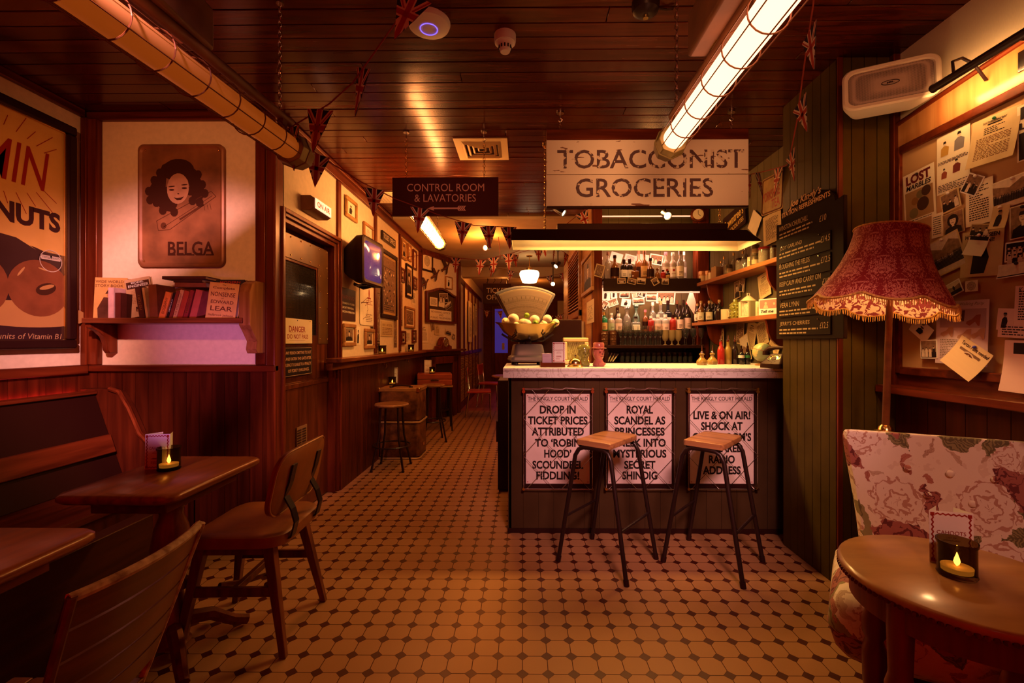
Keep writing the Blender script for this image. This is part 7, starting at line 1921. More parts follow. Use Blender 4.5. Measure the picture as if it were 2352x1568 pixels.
pot('tin', 'pale printed tin behind the postcard that says tell me', 1741, zr2, .12, .035, CRM, x=1.89, group=G2)
p = onX(1765, 717, 1.835); o = sheet('postcard', 'framed pink postcard reading tell me on the lower shelf', 'postcard', (1.835, p.y, zr2 + .062), R(-62), .155, .12, None, 3, 0, WHITEP, .05, G2)
b = B(); b.rect(-.07, .07, -.012, .052, -.0012); O('card_picture', b, mat('card pink', (.52, .20, .16), .6), o, shade=False)
b = B(); b.ell(-.02, .025, .010, .012, -.002); b.flat([(-.04, -.012), (-.032, .012), (-.008, .012), (0, -.012)], -.002); b.ell(.045, .02, .008, .010, -.002); O('card_figures', b, mat('card flesh', (.72, .46, .30), .6), o, shade=False)
b = B(); b.text('Tell me', -.01, -.034, .10, .022, -.0015, shear=.2, bold=.02); O('lettering', b, INK, o, shade=False)
for i, (px, py, w_, h_, tl, st, lab) in enumerate(((1693, 665, .11, .16, -6, 'portrait', 'narrow photograph sheet above the olive jar'), (1755, 655, .18, .2, -12, 'letter', 'printed letter tilted above the postcard'), (1704, 655, .1, .12, 10, 'people', 'dark photograph behind the lantern top'))):
    p = onX(px, py, XBR - .016 - i * .002); sheet('wall_paper', lab, 'paper', p, FR_, w_, h_, st, 95 + i, tl, AGED, .06)
for i, (px, py, w_, h_, tl, st, lab) in enumerate(((1700, 765, .14, .2, 6, 'ornate', 'dark print pinned above the pouring bottles'), (1725, 770, .16, .24, 14, 'letter', 'tilted letter behind the globe, nearest the bottles'), (1750, 765, .17, .2, -16, 'words', 'dense typed sheet above the globe'), (1784, 775, .15, .26, 28, 'letter', 'steeply tilted sheet behind the telephone'), (1712, 800, .16, .24, -20, 'land', 'pale map sheet behind the dark bottles'), (1660, 775, .05, .18, 0, 'figure', 'narrow figure print at the far end under the lower shelf'))):
    p = onX(px, py, XBR - .016 - i * .002); sheet('wall_paper', lab, 'paper', p, FR_, w_, h_, st, 105 + i, tl, AGED, .06)
# enamel signs on the right wall
def wsign(label, xl, xr, yt, yb, m_, lines, tm, tilt=0, name='enamel_sign', fm=None):
    c, w_, h_ = quadX(xl, xr, yt, yb, XBR - .02)
    zt = onX(xr, yt, XBR - .02).z; 
    t = T(name, label, 'sign', c, FR_, None, ry=R(tilt))
    b = B(); b.rings([ringz(rrect(w_ / 2, h_ / 2, .02), .004), ringz(rrect(w_ / 2, h_ / 2, .02), -.008)]); O('plate', b, m_, t)
    if fm: b = B(); b.tube([(x, -.008, z) for x, z in rrect(w_ / 2 - .012, h_ / 2 - .012, .02)], .006, 6, True); O('rim', b, fm, t)
    b = B()
    for s2, fx, fz, fw_, fh_, sh_ in lines: b.text(s2, w_ * fx, h_ * fz, w_ * fw_, h_ * fh_, -.0095, bold=.02, shear=sh_, rot=R(6))
    O('lettering', b, tm, t, shade=False)
wsign('dark chocolates advertising sign high on the right wall of the bar', 1663, 1714, 497, 545, BLACK, [("Rowntree's", .0, .14, .86, .42, .15), ('CHOCOLATES', .05, -.28, .74, .2, 0)], mat('sign gold', (.62, .40, .10), .4), -6)
wsign('tan and red tea advertising sign above the chalkboard', 1752, 1802, 418, 500, mat('tea sign tan', (.36, .21, .07), .4, var=.25, scale=12), [('YORKSHIRE', -.05, .0, .8, .26, .1), ('TEA', .18, -.26, .36, .24, 0)], mat('tea sign red', (.32, .03, .02), .4), 4, fm=INKB)
c = onX(1733, 512, XBR - .02); sheet('blank_sheet', 'blank cream sheet hung cornerwise beside the chocolates sign', 'paper', c, FR_, .17, .17, None, 0, 38, PAPER)
c = onX(1773, 523, XBR - .018); sheet('typed_sheet', 'large typed sheet under the tea sign', 'paper', c, FR_, .26, .24, 'words', 6, -3, AGED, .08)
t = T('wall_clock', 'arched dark wall clock high behind the bar', 'clock', at(1602, 494, 4.86), R(-10))
b = B(); b.lathe([(.075, 0), (.075, .03), (.06, .04), (.001, .04)], n=28, M=Matrix.Rotation(R(90), 4, 'X')); O('case', b, MAHO, t)
b = B(); b.m(0).ell(0, 0, .055, .055, -.0405, 24); b.m(1).line(0, 0, .0, .042, .005, -.0412); b.line(0, 0, .025, -.02, .005, -.0412); O('dial', b, [PAPER, INK], t, shade=False)

# --- right half of the counter
for i, (px, py) in enumerate(((1612, 838), (1636, 836.5))):
    p = onbar(px, py); t = T('bitters_bottle', ('bulbous amber bitters bottle, nearer the head mugs', 'bulbous amber bitters bottle beside the pouring bottles')[i], 'bottle', p, 0, 'bitters bottles on the bar')
    b = B(); b.lathe([(.034, 0), (.04, .012), (.038, .032), (.022, .05), (.014, .062), (.014, .075), (.02, .078), (.02, .085), (.012, .09)], n=24); O('glass_body', b, BG['gold'], t)
    b = B(); b.lathe([(.012, .088), (.010, .10), (.005, .104), (.0025, .15), (.001, .15)], n=12); O('spout', b, CHROME, t)
for i, (px, py, gl) in enumerate(((1656, 836, 'red'), (1672.5, 836, 'gold'), (1688, 836, 'dark'))):
    p = onbar(px, py); t = T('pouring_bottle', 'tall ' + ('dark red', 'amber', 'black')[i] + ' pouring bottle with a steel spout on the bar', 'bottle', p, 0, 'pouring bottles on the bar')
    b = B(); b.lathe([(.026, 0), (.027, .005), (.027, .11), (.020, .13), (.012, .145), (.012, .175), (.015, .178)], n=20); O('glass_body', b, BG[gl], t)
    b = B(); b.lathe([(.0135, .176), (.0135, .19), (.006, .196), (.003, .225), (.001, .225)], n=12); O('spout', b, CHROME, t)
for i, (px, lab) in enumerate(((1703, 'w'), (1717, 'g'))):
    p = onbar(px, 836.5); t = T('dropper_bottle', ('small black dropper bottle with a white band', 'small black dropper bottle with a green band')[i], 'bottle', p, 0, 'dropper bottles on the bar')
    b = B(); b.lathe([(.021, 0), (.022, .004), (.022, .075), (.016, .09), (.010, .095), (.010, .10)], n=18); O('glass_body', b, BG['black'], t)
    b = B(); b.lathe([(.0225, .05), (.0225, .072)], n=18, cap=False); O('band', b, LABS['w'] if lab == 'w' else mat('band green', (.03, .16, .06), .5), t)
    b = B(); b.lathe([(.011, .098), (.011, .118), (.006, .122), (.007, .145), (.001, .148)], n=12); O('dropper', b, BLACK, t)
p = onbar(1751, 839); t = T('globe', 'small tabletop globe beside the telephone', 'globe', p)
GLB, N, L, p_ = nodes('globe map'); tc = N.new('ShaderNodeTexCoord'); nz = N.new('ShaderNodeTexNoise'); nz.inputs['Scale'].default_value = 14; nz.inputs['Detail'].default_value = 5; L.new(tc.outputs['Object'], nz.inputs['Vector'])
L.new(mixc(N, L, math_n(N, L, 'GREATER_THAN', nz.outputs['Fac'], .53), (.20, .22, .13), (.52, .42, .16)), p_.inputs['Base Color']); p_.inputs['Roughness'].default_value = .35
b = B(); b.lathe([(.05, 0), (.052, .006), (.042, .012), (.012, .018), (.008, .03)], n=24); O('stand_base', b, TANF, t)
b = B(); M = Matrix.Translation((0, 0, .098)) @ Matrix.Rotation(R(23), 4, 'Y'); b.tube([M @ Vector((.076 * math.sin(R(a)), 0, -.076 * math.cos(R(a)))) for a in range(-5, 186, 15)], .003, 6); b.cyl((0, 0, .018), (0, 0, .03), .006); O('meridian', b, BRASS, t)
b = B(); b.sphere((0, 0, .098), .07, 28, 18, Matrix.Rotation(R(23), 4, 'Y')); O('ball', b, GLB, t, ang=180)
b = B(); b.tube([Vector((0, 0, .098)) + Matrix.Rotation(R(23), 3, 'Y') @ Vector((.0705 * math.cos(a), .0705 * math.sin(a), 0)) for a in [2 * PI * k / 36 for k in range(36)]], .0012, 5, True); O('equator', b, INKR, t)
p = onbar(1800, 846); t = T('telephone', 'old black dial telephone at the right end of the bar', 'telephone', (p.x, p.y + .07, ZB1), R(-62))
b = B(); b.rings([[(x, y, 0) for x, y in rrect(.08, .085, .02)], [(x, y, .03) for x, y in rrect(.078, .083, .02)], [(x, y + .02, .075) for x, y in rrect(.058, .05, .02)], [(x, y + .025, .095) for x, y in rrect(.05, .035, .015)]]); O('body', b, BLACK, t, bev=.003)
M = Matrix.Translation((0, -.035, .058)) @ Matrix.Rotation(R(42), 4, 'X')
b = B(); b.lathe([(.048, 0), (.048, .008), (.04, .010), (.001, .010)], n=28, M=Matrix.Identity(4)); 
for v in b.bm.verts: v.co = M @ v.co
O('dial', b, BRASS, t)
b = B()
for k in range(10):
    a = R(30 + k * 30); b.cyl(M @ Vector((.034 * math.cos(a), .034 * math.sin(a), .0095)), M @ Vector((.034 * math.cos(a), .034 * math.sin(a), .012)), .007, n=10)
b.cyl(M @ Vector((0, 0, .0095)), M @ Vector((0, 0, .0125)), .018, n=18); O('finger_holes', b, BLACK, t)
b = B(); b.tube([(-.10, .03, .105), (-.08, .03, .125), (-.04, .03, .135), (.04, .03, .135), (.08, .03, .125), (.10, .03, .105)], [.022, .02, .012, .012, .02, .022], 12); b.cyl((-.10, .03, .085), (-.10, .03, .112), .026, .024); b.cyl((.10, .03, .085), (.10, .03, .112), .026, .024); O('handset', b, BLACK, t)

# ================================================================== RIGHT SIDE
# --- chalkboard on the green pier
XB_ = XP - .022
yc = (onX(1783, 600, XB_).y + onX(1938, 600, XB_).y) / 2; wB = onX(1783, 600, XB_).y - onX(1938, 600, XB_).y
zb0, zsh, ztop = 1.315, 2.055, 2.155; zc = (zb0 + zsh) / 2
t = T('menu_chalkboard', 'tall black chalkboard drinks menu with an arched top on the green pier', 'chalkboard', (XB_, yc, zc), FR_)
hw = wB / 2; P = [(-hw, zb0 - zc), (hw, zb0 - zc), (hw, zsh - zc), (hw * .80, zsh - zc - .01)]
P += [(hw * .80 * math.cos(PI * i / 16), zsh - zc - .01 + (ztop - zsh + .01) * math.sin(PI * i / 16)) for i in range(1, 16)] + [(-hw * .80, zsh - zc - .01), (-hw, zsh - zc)]
b = B(); b.prism(P, 0, .02); O('board', b, mat('chalkboard black', (.012, .004, .002), .85), t, bev=.003)
def cb(x, y):
    p = onX(1780 + x / 4.353, 430 + y / 4.353, XB_); return yc - p.y, p.z - zc
zl_ = [cb(60, v)[1] for v in (420, 600, 780, 955, 1135, 1312, 1490)]
slats = []
for i in range(1, 6):
    b = B(); b.box(-hw * .86, hw * .70, -.006, .0, zl_[i + 1] + .006, zl_[i] - .006); slats.append(O('menu_slat', b, _m['chalkboard black'], t, bev=.001))
b = B(); y = -.0068
def ct(s2, x0, x1, yy, h, **k):
    xa, z = cb(x0, yy); xb_, z2 = cb(x1, yy); b.text(s2, (xa + xb_) / 2, z, abs(xb_ - xa), h, y, **k)
zj = cb(315, 215)[1]
ct('STATION REFRESHMENTS', 78, 565, 290, .030, bold=.02)
ct("Joe Kingly’s", 155, 475, 188, .052, shear=.3, bold=.02)
O('painted_title', b, mat('title gold', (.60, .30, .10), .5), t, shade=False)
CHK = mat('chalk yellow', (.52, .34, .16), .8)
names = (('WINSTON CHURCHILL', 52, 342, 425), ('JUDY GARLAND', 58, 280, 628), ('PLOUGHING THE FIELDS', 52, 358, 805), ('KEEP CALM AND CARRY ON', 56, 470, 975), ('VERA LYNN', 60, 252, 1185), ("JERRY’S CHERRIES", 58, 357, 1372))
price = (('£10', 455, 525, 318), ('£14.5', 470, 562, 525), ('£12.5', 470, 565, 730), ('£12', 484, 556, 945), None, ('£12.5', 460, 545, 1380))
for k, (yy, e1) in enumerate(((480, 470), (675, 510), (865, 470), (1045, 490), (1243, 470), (1425, 440))):
    b = B(); ct(*names[k], .030, shear=.12)
    if price[k]: ct(*price[k], .034, shear=.12)
    for j in range(2):
        xa, z = cb(55, yy + j * 34); xb_, _ = cb(e1 - j * 110, yy)
        b.words(xa, xb_, z + .008, z - .010, 1, y, k * 2 + j, .5, .1)
    O('chalk_writing', b, CHK, slats[k - 1] if k else t, shade=False)
for k, (x, yy) in enumerate(((82, 600), (456, 475), (75, 775), (452, 685), (78, 960), (75, 1142), (445, 1315))):
    b = B(); xa, z = cb(x, yy); b.cyl((xa, -.012, z), (xa, 0, z), .004, n=8); O('hook', b, CHROME, t)

# --- cork notice board with its papers
CORK = mat('cork', (.46, .23, .085), .85, rgb2=(.34, .15, .05), scale=120)
XN = XR - .012
t = T('notice_board', 'large framed cork notice board covered in vintage papers on the right wall', 'notice board', (XN, 1.0, 1.72), FR_)
b = B(); b.box(-1.38, 1.5, 0, .008, -.57, .57); O('cork', b, CORK, t)
b = B()
for x0, x1, z0, z1 in ((-1.405, -1.365, -.585, .585), (-1.365, 1.5, .545, .585), (-1.365, 1.5, -.59, -.55)): b.box(x0, x1, -.018, .01, z0, z1)
O('frame', b, MAHOY, t, bev=.005)
NB = 'papers pinned to the notice board'; PINC = [BLACKM, mat('pin green', (.02, .16, .07), .3), WHITE, mat('pin blue', (.05, .06, .40), .3)]
LILP = mat('lilac paper', (.66, .48, .50), .7)
_k = [0]
def nb(label, xl, xr, yt, yb, style=None, seed=0, tilt=0, pm=None, name='pinned_paper', cat='paper', pin=None, curl=0, border=.07, colour=None):
    _k[0] += 1; X = XN - .004 - _k[0] * .0009
    ya, yb_ = onX(xl, 700, X).y, onX(xr, 700, X).y; xm = FPX * 0 + (xl + xr) / 2
    zt, zb_ = onX(xm, yt, X).z, onX(xm, yb, X).z; w_, h_ = ya - yb_, zt - zb_
    o = sheet(name, label, cat, (X, (ya + yb_) / 2, (zt + zb_) / 2), FR_, w_, h_, style, seed, tilt, pm or PAPER, border, NB, curl, colour=colour)
    if pin is not None:
        b = B(); b.sphere((0, -.006, h_ * .42), .0065, 10, 8); O('pin', b, PINC[pin], o)
    return o, w_, h_
o, w_, h_ = nb('printed fashion sheet with little drawn figures, top middle of the board', 2152, 2228, 300, 437, None, 1)
b = B(); y = -.0012
for cx, cz, k, s_ in ((-.24, .26, 0, 1.0), (.2, .3, 1, 1.2), (-.26, -.16, 2, .7), (.12, -.1, 3, .9)):
    x, z = cx * w_, cz * h_; u = w_ * .13 * s_
    b.m(k).flat([(x - u, z - u * 1.6), (x - u * .9, z + u * .2), (x - u * .3, z + u * .6), (x + u * .3, z + u * .6), (x + u, z + u * .1), (x + u * .8, z - u * 1.6)], y); b.m(4).ell(x, z + u * 1.0, u * .35, u * .45, y - .0003, 9); b.m(5).flat([(x - u * .4, z + u * 1.1), (x + u * .4, z + u * 1.1), (x + u * .25, z + u * 1.6), (x - u * .25, z + u * 1.6)], y - .0005)
b.m(5).words(-.45 * w_, .45 * w_, .06 * h_, -.0 * h_, 3, y, 2); b.words(-.45 * w_, .45 * w_, -.34 * h_, -.47 * h_, 5, y, 3)
O('fashion_drawings', b, [mat('drawn yellow', (.48, .26, .05), .6), mat('drawn slate', (.20, .17, .17), .6), mat('drawn rust', (.28, .06, .03), .6), mat('drawn maroon', (.16, .03, .025), .6), PALE, INK], o, shade=False)
o, w_, h_ = nb('lost marbles poster at the upper left corner of the board', 2076, 2148, 388, 505, None, 2, -3, pin=0)
b = B(); b.text('LOST', 0, h_ * .36, w_ * .78, h_ * .19, -.0012, bold=.045); O('red_lettering', b, mat('lost maroon', (.12, .012, .015), .6), o, shade=False)
b = B(); b.text('MARBLES', 0, h_ * .20, w_ * .8, h_ * .10, -.0012, bold=.03, shear=.2); b.words(-w_ * .4, w_ * .4, -h_ * .455, -h_ * .485, 1, -.0012, 5); O('lettering', b, INK, o, shade=False)
b = B(); b.m(0).rect(-w_ * .44, w_ * .44, -h_ * .44, h_ * .12, -.001)
for k, (cx, cz, r) in enumerate(((-.18, -.33, .13), (.12, -.2, .17), (-.13, -.1, .10), (.04, .0, .1), (.24, .03, .13))): b.m(1 + k % 3).ell(cx * w_, cz * h_, r * w_ * 1.1, r * w_ * 1.1, -.0013 - k * 2e-4, 20)
O('marbles_picture', b, [mat('marble ground', (.34, .19, .08), .5), mat('marble grey', (.17, .13, .06), .4), mat('marble dark', (.06, .025, .015), .4), mat('marble amber', (.24, .11, .03), .4)], o, shade=False)
o, w_, h_ = nb('big aged railway letter with a green pin, top of the board', 2230, 2342, 262, 372, 'letter', 3, 4, AGED, pin=1, curl=.02)
b = B(); b.text('SOUTHERN RAILWAY', 0, h_ * .38, w_ * .5, h_ * .045, -.0014, bold=.02); O('lettering', b, INK, o, shade=False)
o, w_, h_ = nb('black and cream lost poster cut off at the picture edge', 2336, 2470, 215, 350, None, 4)
b = B(); b.rect(-w_ * .46, w_ * .46, -h_ * .48, h_ * .0, -.001); b.text('LOST', 0, h_ * .35, w_ * .86, h_ * .22, -.0012, bold=.05); b.text('LEG', -w_ * .2, h_ * .12, w_ * .5, h_ * .12, -.0012, bold=.03); O('lettering', b, INK, o, shade=False)
nb('pale ruled timetable sheet in the middle of the board', 2218, 2281, 414, 515, 'words', 5)
nb('wide pale photograph of a marching crowd at the picture edge', 2279, 2385, 402, 470, 'crowd', 6, -3, border=.04, pin=2)
nb('small tilted snapshot pinned over the fashion sheet corner', 2212, 2254, 401, 446, 'people', 7, 32, WHITEP, 'pinned_photograph', 'photograph', 2)
nb('snapshot of three people below the fashion sheet', 2161, 2205, 438, 484, 'people', 8, -10, AGED, 'pinned_photograph', 'photograph', 2)
nb('typed column sheet left of the curly-haired portrait', 2140, 2166, 490, 545, 'words', 9)
nb('portrait photograph of a curly-haired woman', 2166, 2214, 486, 538, 'woman', 10, -4, AGED, 'pinned_photograph', 'photograph', border=.03)
nb('photograph of a person in a dark coat with a curled edge', 2277, 2317, 472, 524, 'figure', 11, 8, AGED, 'pinned_photograph', 'photograph', 2, .01)
nb('portrait of a man in a dark suit at the picture edge', 2319, 2385, 468, 545, 'man', 12, 0, PAPER, 'pinned_photograph', 'photograph', 0, 0, .04)
nb('large dark photograph of a theatre crowd right of the lampshade', 2138, 2212, 540, 626, 'crowd', 13, -16, AGED, 'pinned_photograph', 'photograph', 2, 0, .04, INK)
o, w_, h_ = nb('have you seen poster with a dark seated figure', 2208, 2304, 528, 634, 'figure', 14, 4, AGED, border=.02)
b = B(); b.text('HAVE YOU SEEN', 0, h_ * .38, w_ * .82, h_ * .09, -.0022, bold=.03); b.text('THIS MAN?!', -.0, h_ * .27, w_ * .6, h_ * .09, -.0022, bold=.03); O('lettering', b, INK, o, shade=False)
nb('dark snapshot tilted above the newspaper clipping', 2228, 2275, 514, 542, 'people', 15, 14, AGED, 'pinned_photograph', 'photograph')
o, w_, h_ = nb('torn newspaper clipping with a black headline band', 2222, 2270, 536, 586, None, 16, 16, PAPER, 'newspaper_clipping', 'clipping', 2, .015)
b = B(); b.rect(-w_ * .44, w_ * .46, h_ * .08, h_ * .36, -.0012); b.words(-w_ * .4, w_ * .2, h_ * .02, -h_ * .45, 7, -.0012, 3); O('headline_band', b, INK, o, shade=False)
b = B(); b.text('AN HOUR!', 0, h_ * .15, w_ * .6, h_ * .1, -.0018); O('lettering', b, PAPER, o, shade=False)
nb('group portrait of a seated team at the picture edge', 2308, 2385, 552, 598, 'team', 17, 3, WHITEP, 'pinned_photograph', 'photograph')
nb('curled landscape photograph under the team portrait', 2294, 2385, 601, 634, 'land', 18, -2, WHITEP, 'pinned_photograph', 'photograph', 0, .012)
nb('small square card with a ring target', 2217, 2246, 644, 669, 'target', 19, 0, PAPER, 'target_card', 'card')
nb('rounded photograph of a dark shape right of the shade', 2166, 2210, 648, 680, 'land', 20, -22, WHITEP, 'pinned_photograph', 'photograph')
o, w_, h_ = nb('lilac shoe advertisement sheet below the lampshade', 2150, 2270, 690, 838, None, 21, 2, LILP)
b = B(); b.text('The Walking Party', w_ * .12, h_ * .44, w_ * .6, h_ * .06, -.0012, shear=.35); b.words(-w_ * .4, -w_ * .02, -h_ * .1, -h_ * .42, 12, -.0012, 4); O('lettering', b, INKG, o, shade=False)
b = B(); b.m(0).rect(-w_ * .42, w_ * .46, h_ * .08, h_ * .37, -.001)
for k, (cx, cz, m_) in enumerate(((-.05, .27, 1), (.24, .2, 2), (-.26, .02, 3), (.08, -.02, 3), (.33, .0, 3))):
    x, z = cx * w_, cz * h_; u = w_ * .14; b.m(m_).flat([(x - u, z - u * .5), (x - u * .5, z - u * .75), (x + u * .2, z - u * .25), (x + u * .6, z - u * .8), (x + u * .8, z - u * .75), (x + u * .9, z + u * .7), (x + u * .3, z + u * .6), (x - u * .2, z + u * .1), (x - u * .9, z - u * .2)], -.0014 - k * 2e-4)
O('shoe_drawings', b, [mat('shoe ground', (.42, .25, .26), .6), mat('shoe brown', (.10, .03, .02), .5), mat('shoe red', (.26, .05, .025), .5), mat('shoe tan', (.45, .24, .16), .5)], o, shade=False)
nb('white framed snapshot tilted under the lampshade edge', 2092, 2140, 738, 776, 'figure', 22, 38, WHITEP, 'pinned_photograph', 'photograph', 0, 0, .2)
nb('small bright street photograph lowest at the left of the board', 2114, 2153, 780, 823, 'people', 23, -2, WHITEP, 'pinned_photograph', 'photograph', border=.06)
o, w_, h_ = nb('tilted cream tartan paint notice with curled corners', 2185, 2268, 786, 858, None, 24, 33, mat('warm cream paper', (.78, .56, .30), .7), pin=3, curl=.03)
b = B(); b.text('Tartan Paint needed', w_ * .04, h_ * .34, w_ * .84, h_ * .13, -.0014, shear=.25, bold=.02); b.words(-w_ * .4, w_ * .4, -h_ * .4, -h_ * .44, 1, -.02, 5); O('lettering', b, INK, o, shade=False)
b = B(); b.m(0).rect(-w_ * .34, w_ * .30, -h_ * .34, h_ * .2, -.004); b.m(1).ell(-.02 * w_, -.06 * h_, w_ * .22, h_ * .24, -.0046, 20); b.m(2).ell(-.02 * w_, -.06 * h_, w_ * .18, h_ * .2, -.0050, 20); b.m(1).rect(-.04 * w_, .0, -.2 * h_, .1 * h_, -.0054)
O('paint_tin_picture', b, [TONE, PALE, INKB], o, shade=False)
nb('pink shoe clipping overlapped by the handwritten letter', 2290, 2328, 708, 758, 'figure', 25, 6, PINKP, 'newspaper_clipping', 'clipping')
nb('plain pink printed sheet at the lower right of the board', 2292, 2385, 744, 776, 'words', 26, 4, PINKP)
o, w_, h_ = nb('handwritten letter beginning with a large k at the picture edge', 2330, 2400, 655, 746, 'words', 27, 3, PINKP)
b = B(); b.text('K', -w_ * .3, h_ * .4, w_ * .14, h_ * .13, -.0012, shear=.2); O('lettering', b, INK, o, shade=False)
o, w_, h_ = nb('torn-edged last seen poster hanging over the ledge', 2306, 2420, 782, 904, None, 28, 2, PINKP, curl=.02)
b = B(); b.rect(-w_ * .3, w_ * .45, -h_ * .2, h_ * .45, -.0012); b.text('Last seen', 0, -h_ * .30, w_ * .5, h_ * .06, -.008, bold=.02); b.text('If spotted please', 0, -h_ * .40, w_ * .84, h_ * .07, -.012, bold=.02); O('lettering', b, INK, o, shade=False)

# --- loudspeaker and picture light
p = at(2042, 196, 2.21)
t = T('loudspeaker', 'white loudspeaker with a rounded grille high in the right corner', 'speaker', p, R(-27), rx=R(-6))
b = B(); b.rings([rr(.14, .075, .13, .04), rr(.18, .10, .03, .05), rr(.188, .107, -.02, .05), rr(.18, .10, -.028, .045), rr(.166, .086, -.028, .035), rr(.162, .082, -.016, .03)]); O('cabinet', b, mat('speaker white', (.76, .62, .46), .4), t)
GR, N, L, p_ = nodes('speaker grille'); tc = N.new('ShaderNodeTexCoord'); vo = N.new('ShaderNodeTexVoronoi'); vo.inputs['Scale'].default_value = 230; vo.inputs['Randomness'].default_value = 0; L.new(tc.outputs['Object'], vo.inputs['Vector'])
L.new(mixc(N, L, math_n(N, L, 'GREATER_THAN', vo.outputs['Distance'], .42), (.08, .05, .04), (.46, .33, .26)), p_.inputs['Base Color'])
b = B(); b.rings([rr(.164, .084, -.017, .03), rr(.12, .06, -.022, .03), rr(.04, .02, -.024, .01)]); O('grille', b, GR, t)
b = B(); b.text('JBL', 0, 0, .03, .010, -.0262, bold=.04); b.tube([(.034 * math.cos(a), -.0258, .011 * math.sin(a)) for a in [2 * PI * k / 24 for k in range(24)]], .0016, 5, True); O('badge', b, BLACKM, t)
b = B(); b.cyl((0, .1, 0), (.08, .30, .03), .02); O('wall_bracket', b, BLACKM, t)
pa, pb = onX(2085, 213, 1.74), onX(2297, 95, 1.74); zz = (pa.z + pb.z) / 2; ym = (pa.y + pb.y) / 2 - .04
t = T('picture_light', 'dark bar picture light arched over the notice board', 'picture light', (XR, ym, zz), FR_); L_ = (pa.y - pb.y) / 2
b = B(); M = Matrix.Rotation(R(90), 4, 'Y'); b.rings([[(x, -.15 + .018 * math.cos(a), .010 + .018 * math.sin(a)) for a in [PI * (.3 + .12 * k) for k in range(11)]] for x in (-L_, L_)], False, True, False); b.rings([[(x, -.15 + .0165 * math.cos(a), .010 + .0165 * math.sin(a)) for a in [PI * (.3 + .12 * k) for k in range(11)]] for x in (-L_, L_)], False, True, False); b.cyl((-L_ - .004, -.15, .012), (-L_, -.15, .012), .019); b.cyl((L_, -.15, .012), (L_ + .004, -.15, .012), .019); O('lamp_bar', b, BLACKM, t)
b = B(); b.box(.02, .24, -.018, 0, -.05, .03); O('back_plate', b, CHROME, t, bev=.002)
for x in (-.1, .13):
    b = B(); b.tube([(x, -.018, -.01), (x, -.07, .06), (x, -.12, .085), (x, -.16, .07), (x, -.155, .025)] if x < 0 else [(x, -.018, 0), (x, -.06, .01), (x, -.135, .012)], .006, 8); O('arm', b, BLACKM, t)
b = B(); b.cyl((-L_ * .8, -.15, .012), (L_ * .8, -.15, .012), .007); lamp('picture_light_glow', 'AREA', (XR - .132, ym + .10, zz - .012), (1, .52, .18), 2.4, shape='RECTANGLE', size=.03, size_y=L_ * 1.6, rot=(0, R(-72), 0)); O('bulb', b, mat('strip bulb', (1, .8, .5), .4, emit=(1, .58, .24), es=4), t)

# --- standard lamp
YLp = 2.07
pc = at(2041, 620, YLp); zt_ = at(2050, 519, YLp - .15).z; zb_ = at(2030, 700, YLp).z
t = T('floor_lamp', 'standard lamp with a large fringed red damask shade behind the sofa', 'floor lamp', (at(2034, 980, YLp).x, YLp, 0), R(0))
top = Vector((at(2043, 740, YLp).x - t.location.x, 0, zb_))
b = B(); d = (top - Vector((0, 0, .9))); u = d / d.z
b.tube([Vector((0, 0, .02)) , Vector((0, 0, .9)), Vector((0, 0, .9)) + u * (1.70 - .9)], [.015, .015, .012], 10); O('pole', b, mat('pole wood', (.14, .045, .014), .35, var=.3, scale=20), t)
b = B(); b.lathe([(.14, 0), (.14, .02), (.06, .04), (.02, .07)], n=28); O('base', b, BRASS, t)
b = B(); b.lathe([(.048, .885), (.046, .893), (.030, .902), (.026, .915), (.016, .925)], n=22, cap=True); O('collar', b, BRASS, t)
Msh = Matrix.Translation(Vector((top.x - .022, 0, 0))) @ Matrix.Rotation(R(9), 4, 'Y')
NS, NP = 96, 8
prof = [(.0, .134), (.10, .136), (.25, .145), (.45, .167), (.62, .194), (.78, .225), (.90, .251), (1.0, .270)]
H = zt_ - zb_ + .02; zmid = zb_ + .5 * H
def shade_ring(tv, r, off=0.0):
    ring = []
    for i in range(NS):
        a = 2 * PI * i / NS; sc2 = abs(math.sin(NP * a / 2 + .4)); k = tv ** 2
        rr_ = (r + off) * (1 - .045 * k * (1 - sc2) * 1.2); dzz = -.030 * k * (sc2 ** .8) + .012 * k
        ring.append(Msh @ Vector((rr_ * math.cos(a), rr_ * math.sin(a), .5 * H - tv * H + dzz)) + Vector((0, 0, zmid)))
    return ring
DAM, N, L, p_ = nodes('red damask')
tc = N.new('ShaderNodeTexCoord'); sp = N.new('ShaderNodeSeparateXYZ'); mp = N.new('ShaderNodeMapping'); mp.inputs['Location'].default_value = (-(top.x), 0, 0); L.new(tc.outputs['Object'], mp.inputs[0]); L.new(mp.outputs[0], sp.inputs[0])
ang = math_n(N, L, 'MULTIPLY', math_n(N, L, 'ARCTAN2', sp.outputs[1], sp.outputs[0]), 12 / (2 * PI))
v = math_n(N, L, 'MULTIPLY', sp.outputs[2], 9.0)
iv = math_n(N, L, 'FLOOR', v); sh_ = math_n(N, L, 'MULTIPLY', math_n(N, L, 'MODULO', iv, 2.0), .5)
fu = math_n(N, L, 'ABSOLUTE', math_n(N, L, 'SUBTRACT', math_n(N, L, 'FRACT', math_n(N, L, 'ADD', ang, sh_)), .5)); fv = math_n(N, L, 'FRACT', v)
cb_ = N.new('ShaderNodeCombineXYZ'); L.new(fu, cb_.inputs[0]); L.new(math_n(N, L, 'MULTIPLY', fv, .75), cb_.inputs[1])
nz = N.new('ShaderNodeTexNoise'); nz.inputs['Scale'].default_value = 9; nz.inputs['Detail'].default_value = 3; nz.inputs['Distortion'].default_value = 2.4; L.new(cb_.outputs[0], nz.inputs['Vector'])
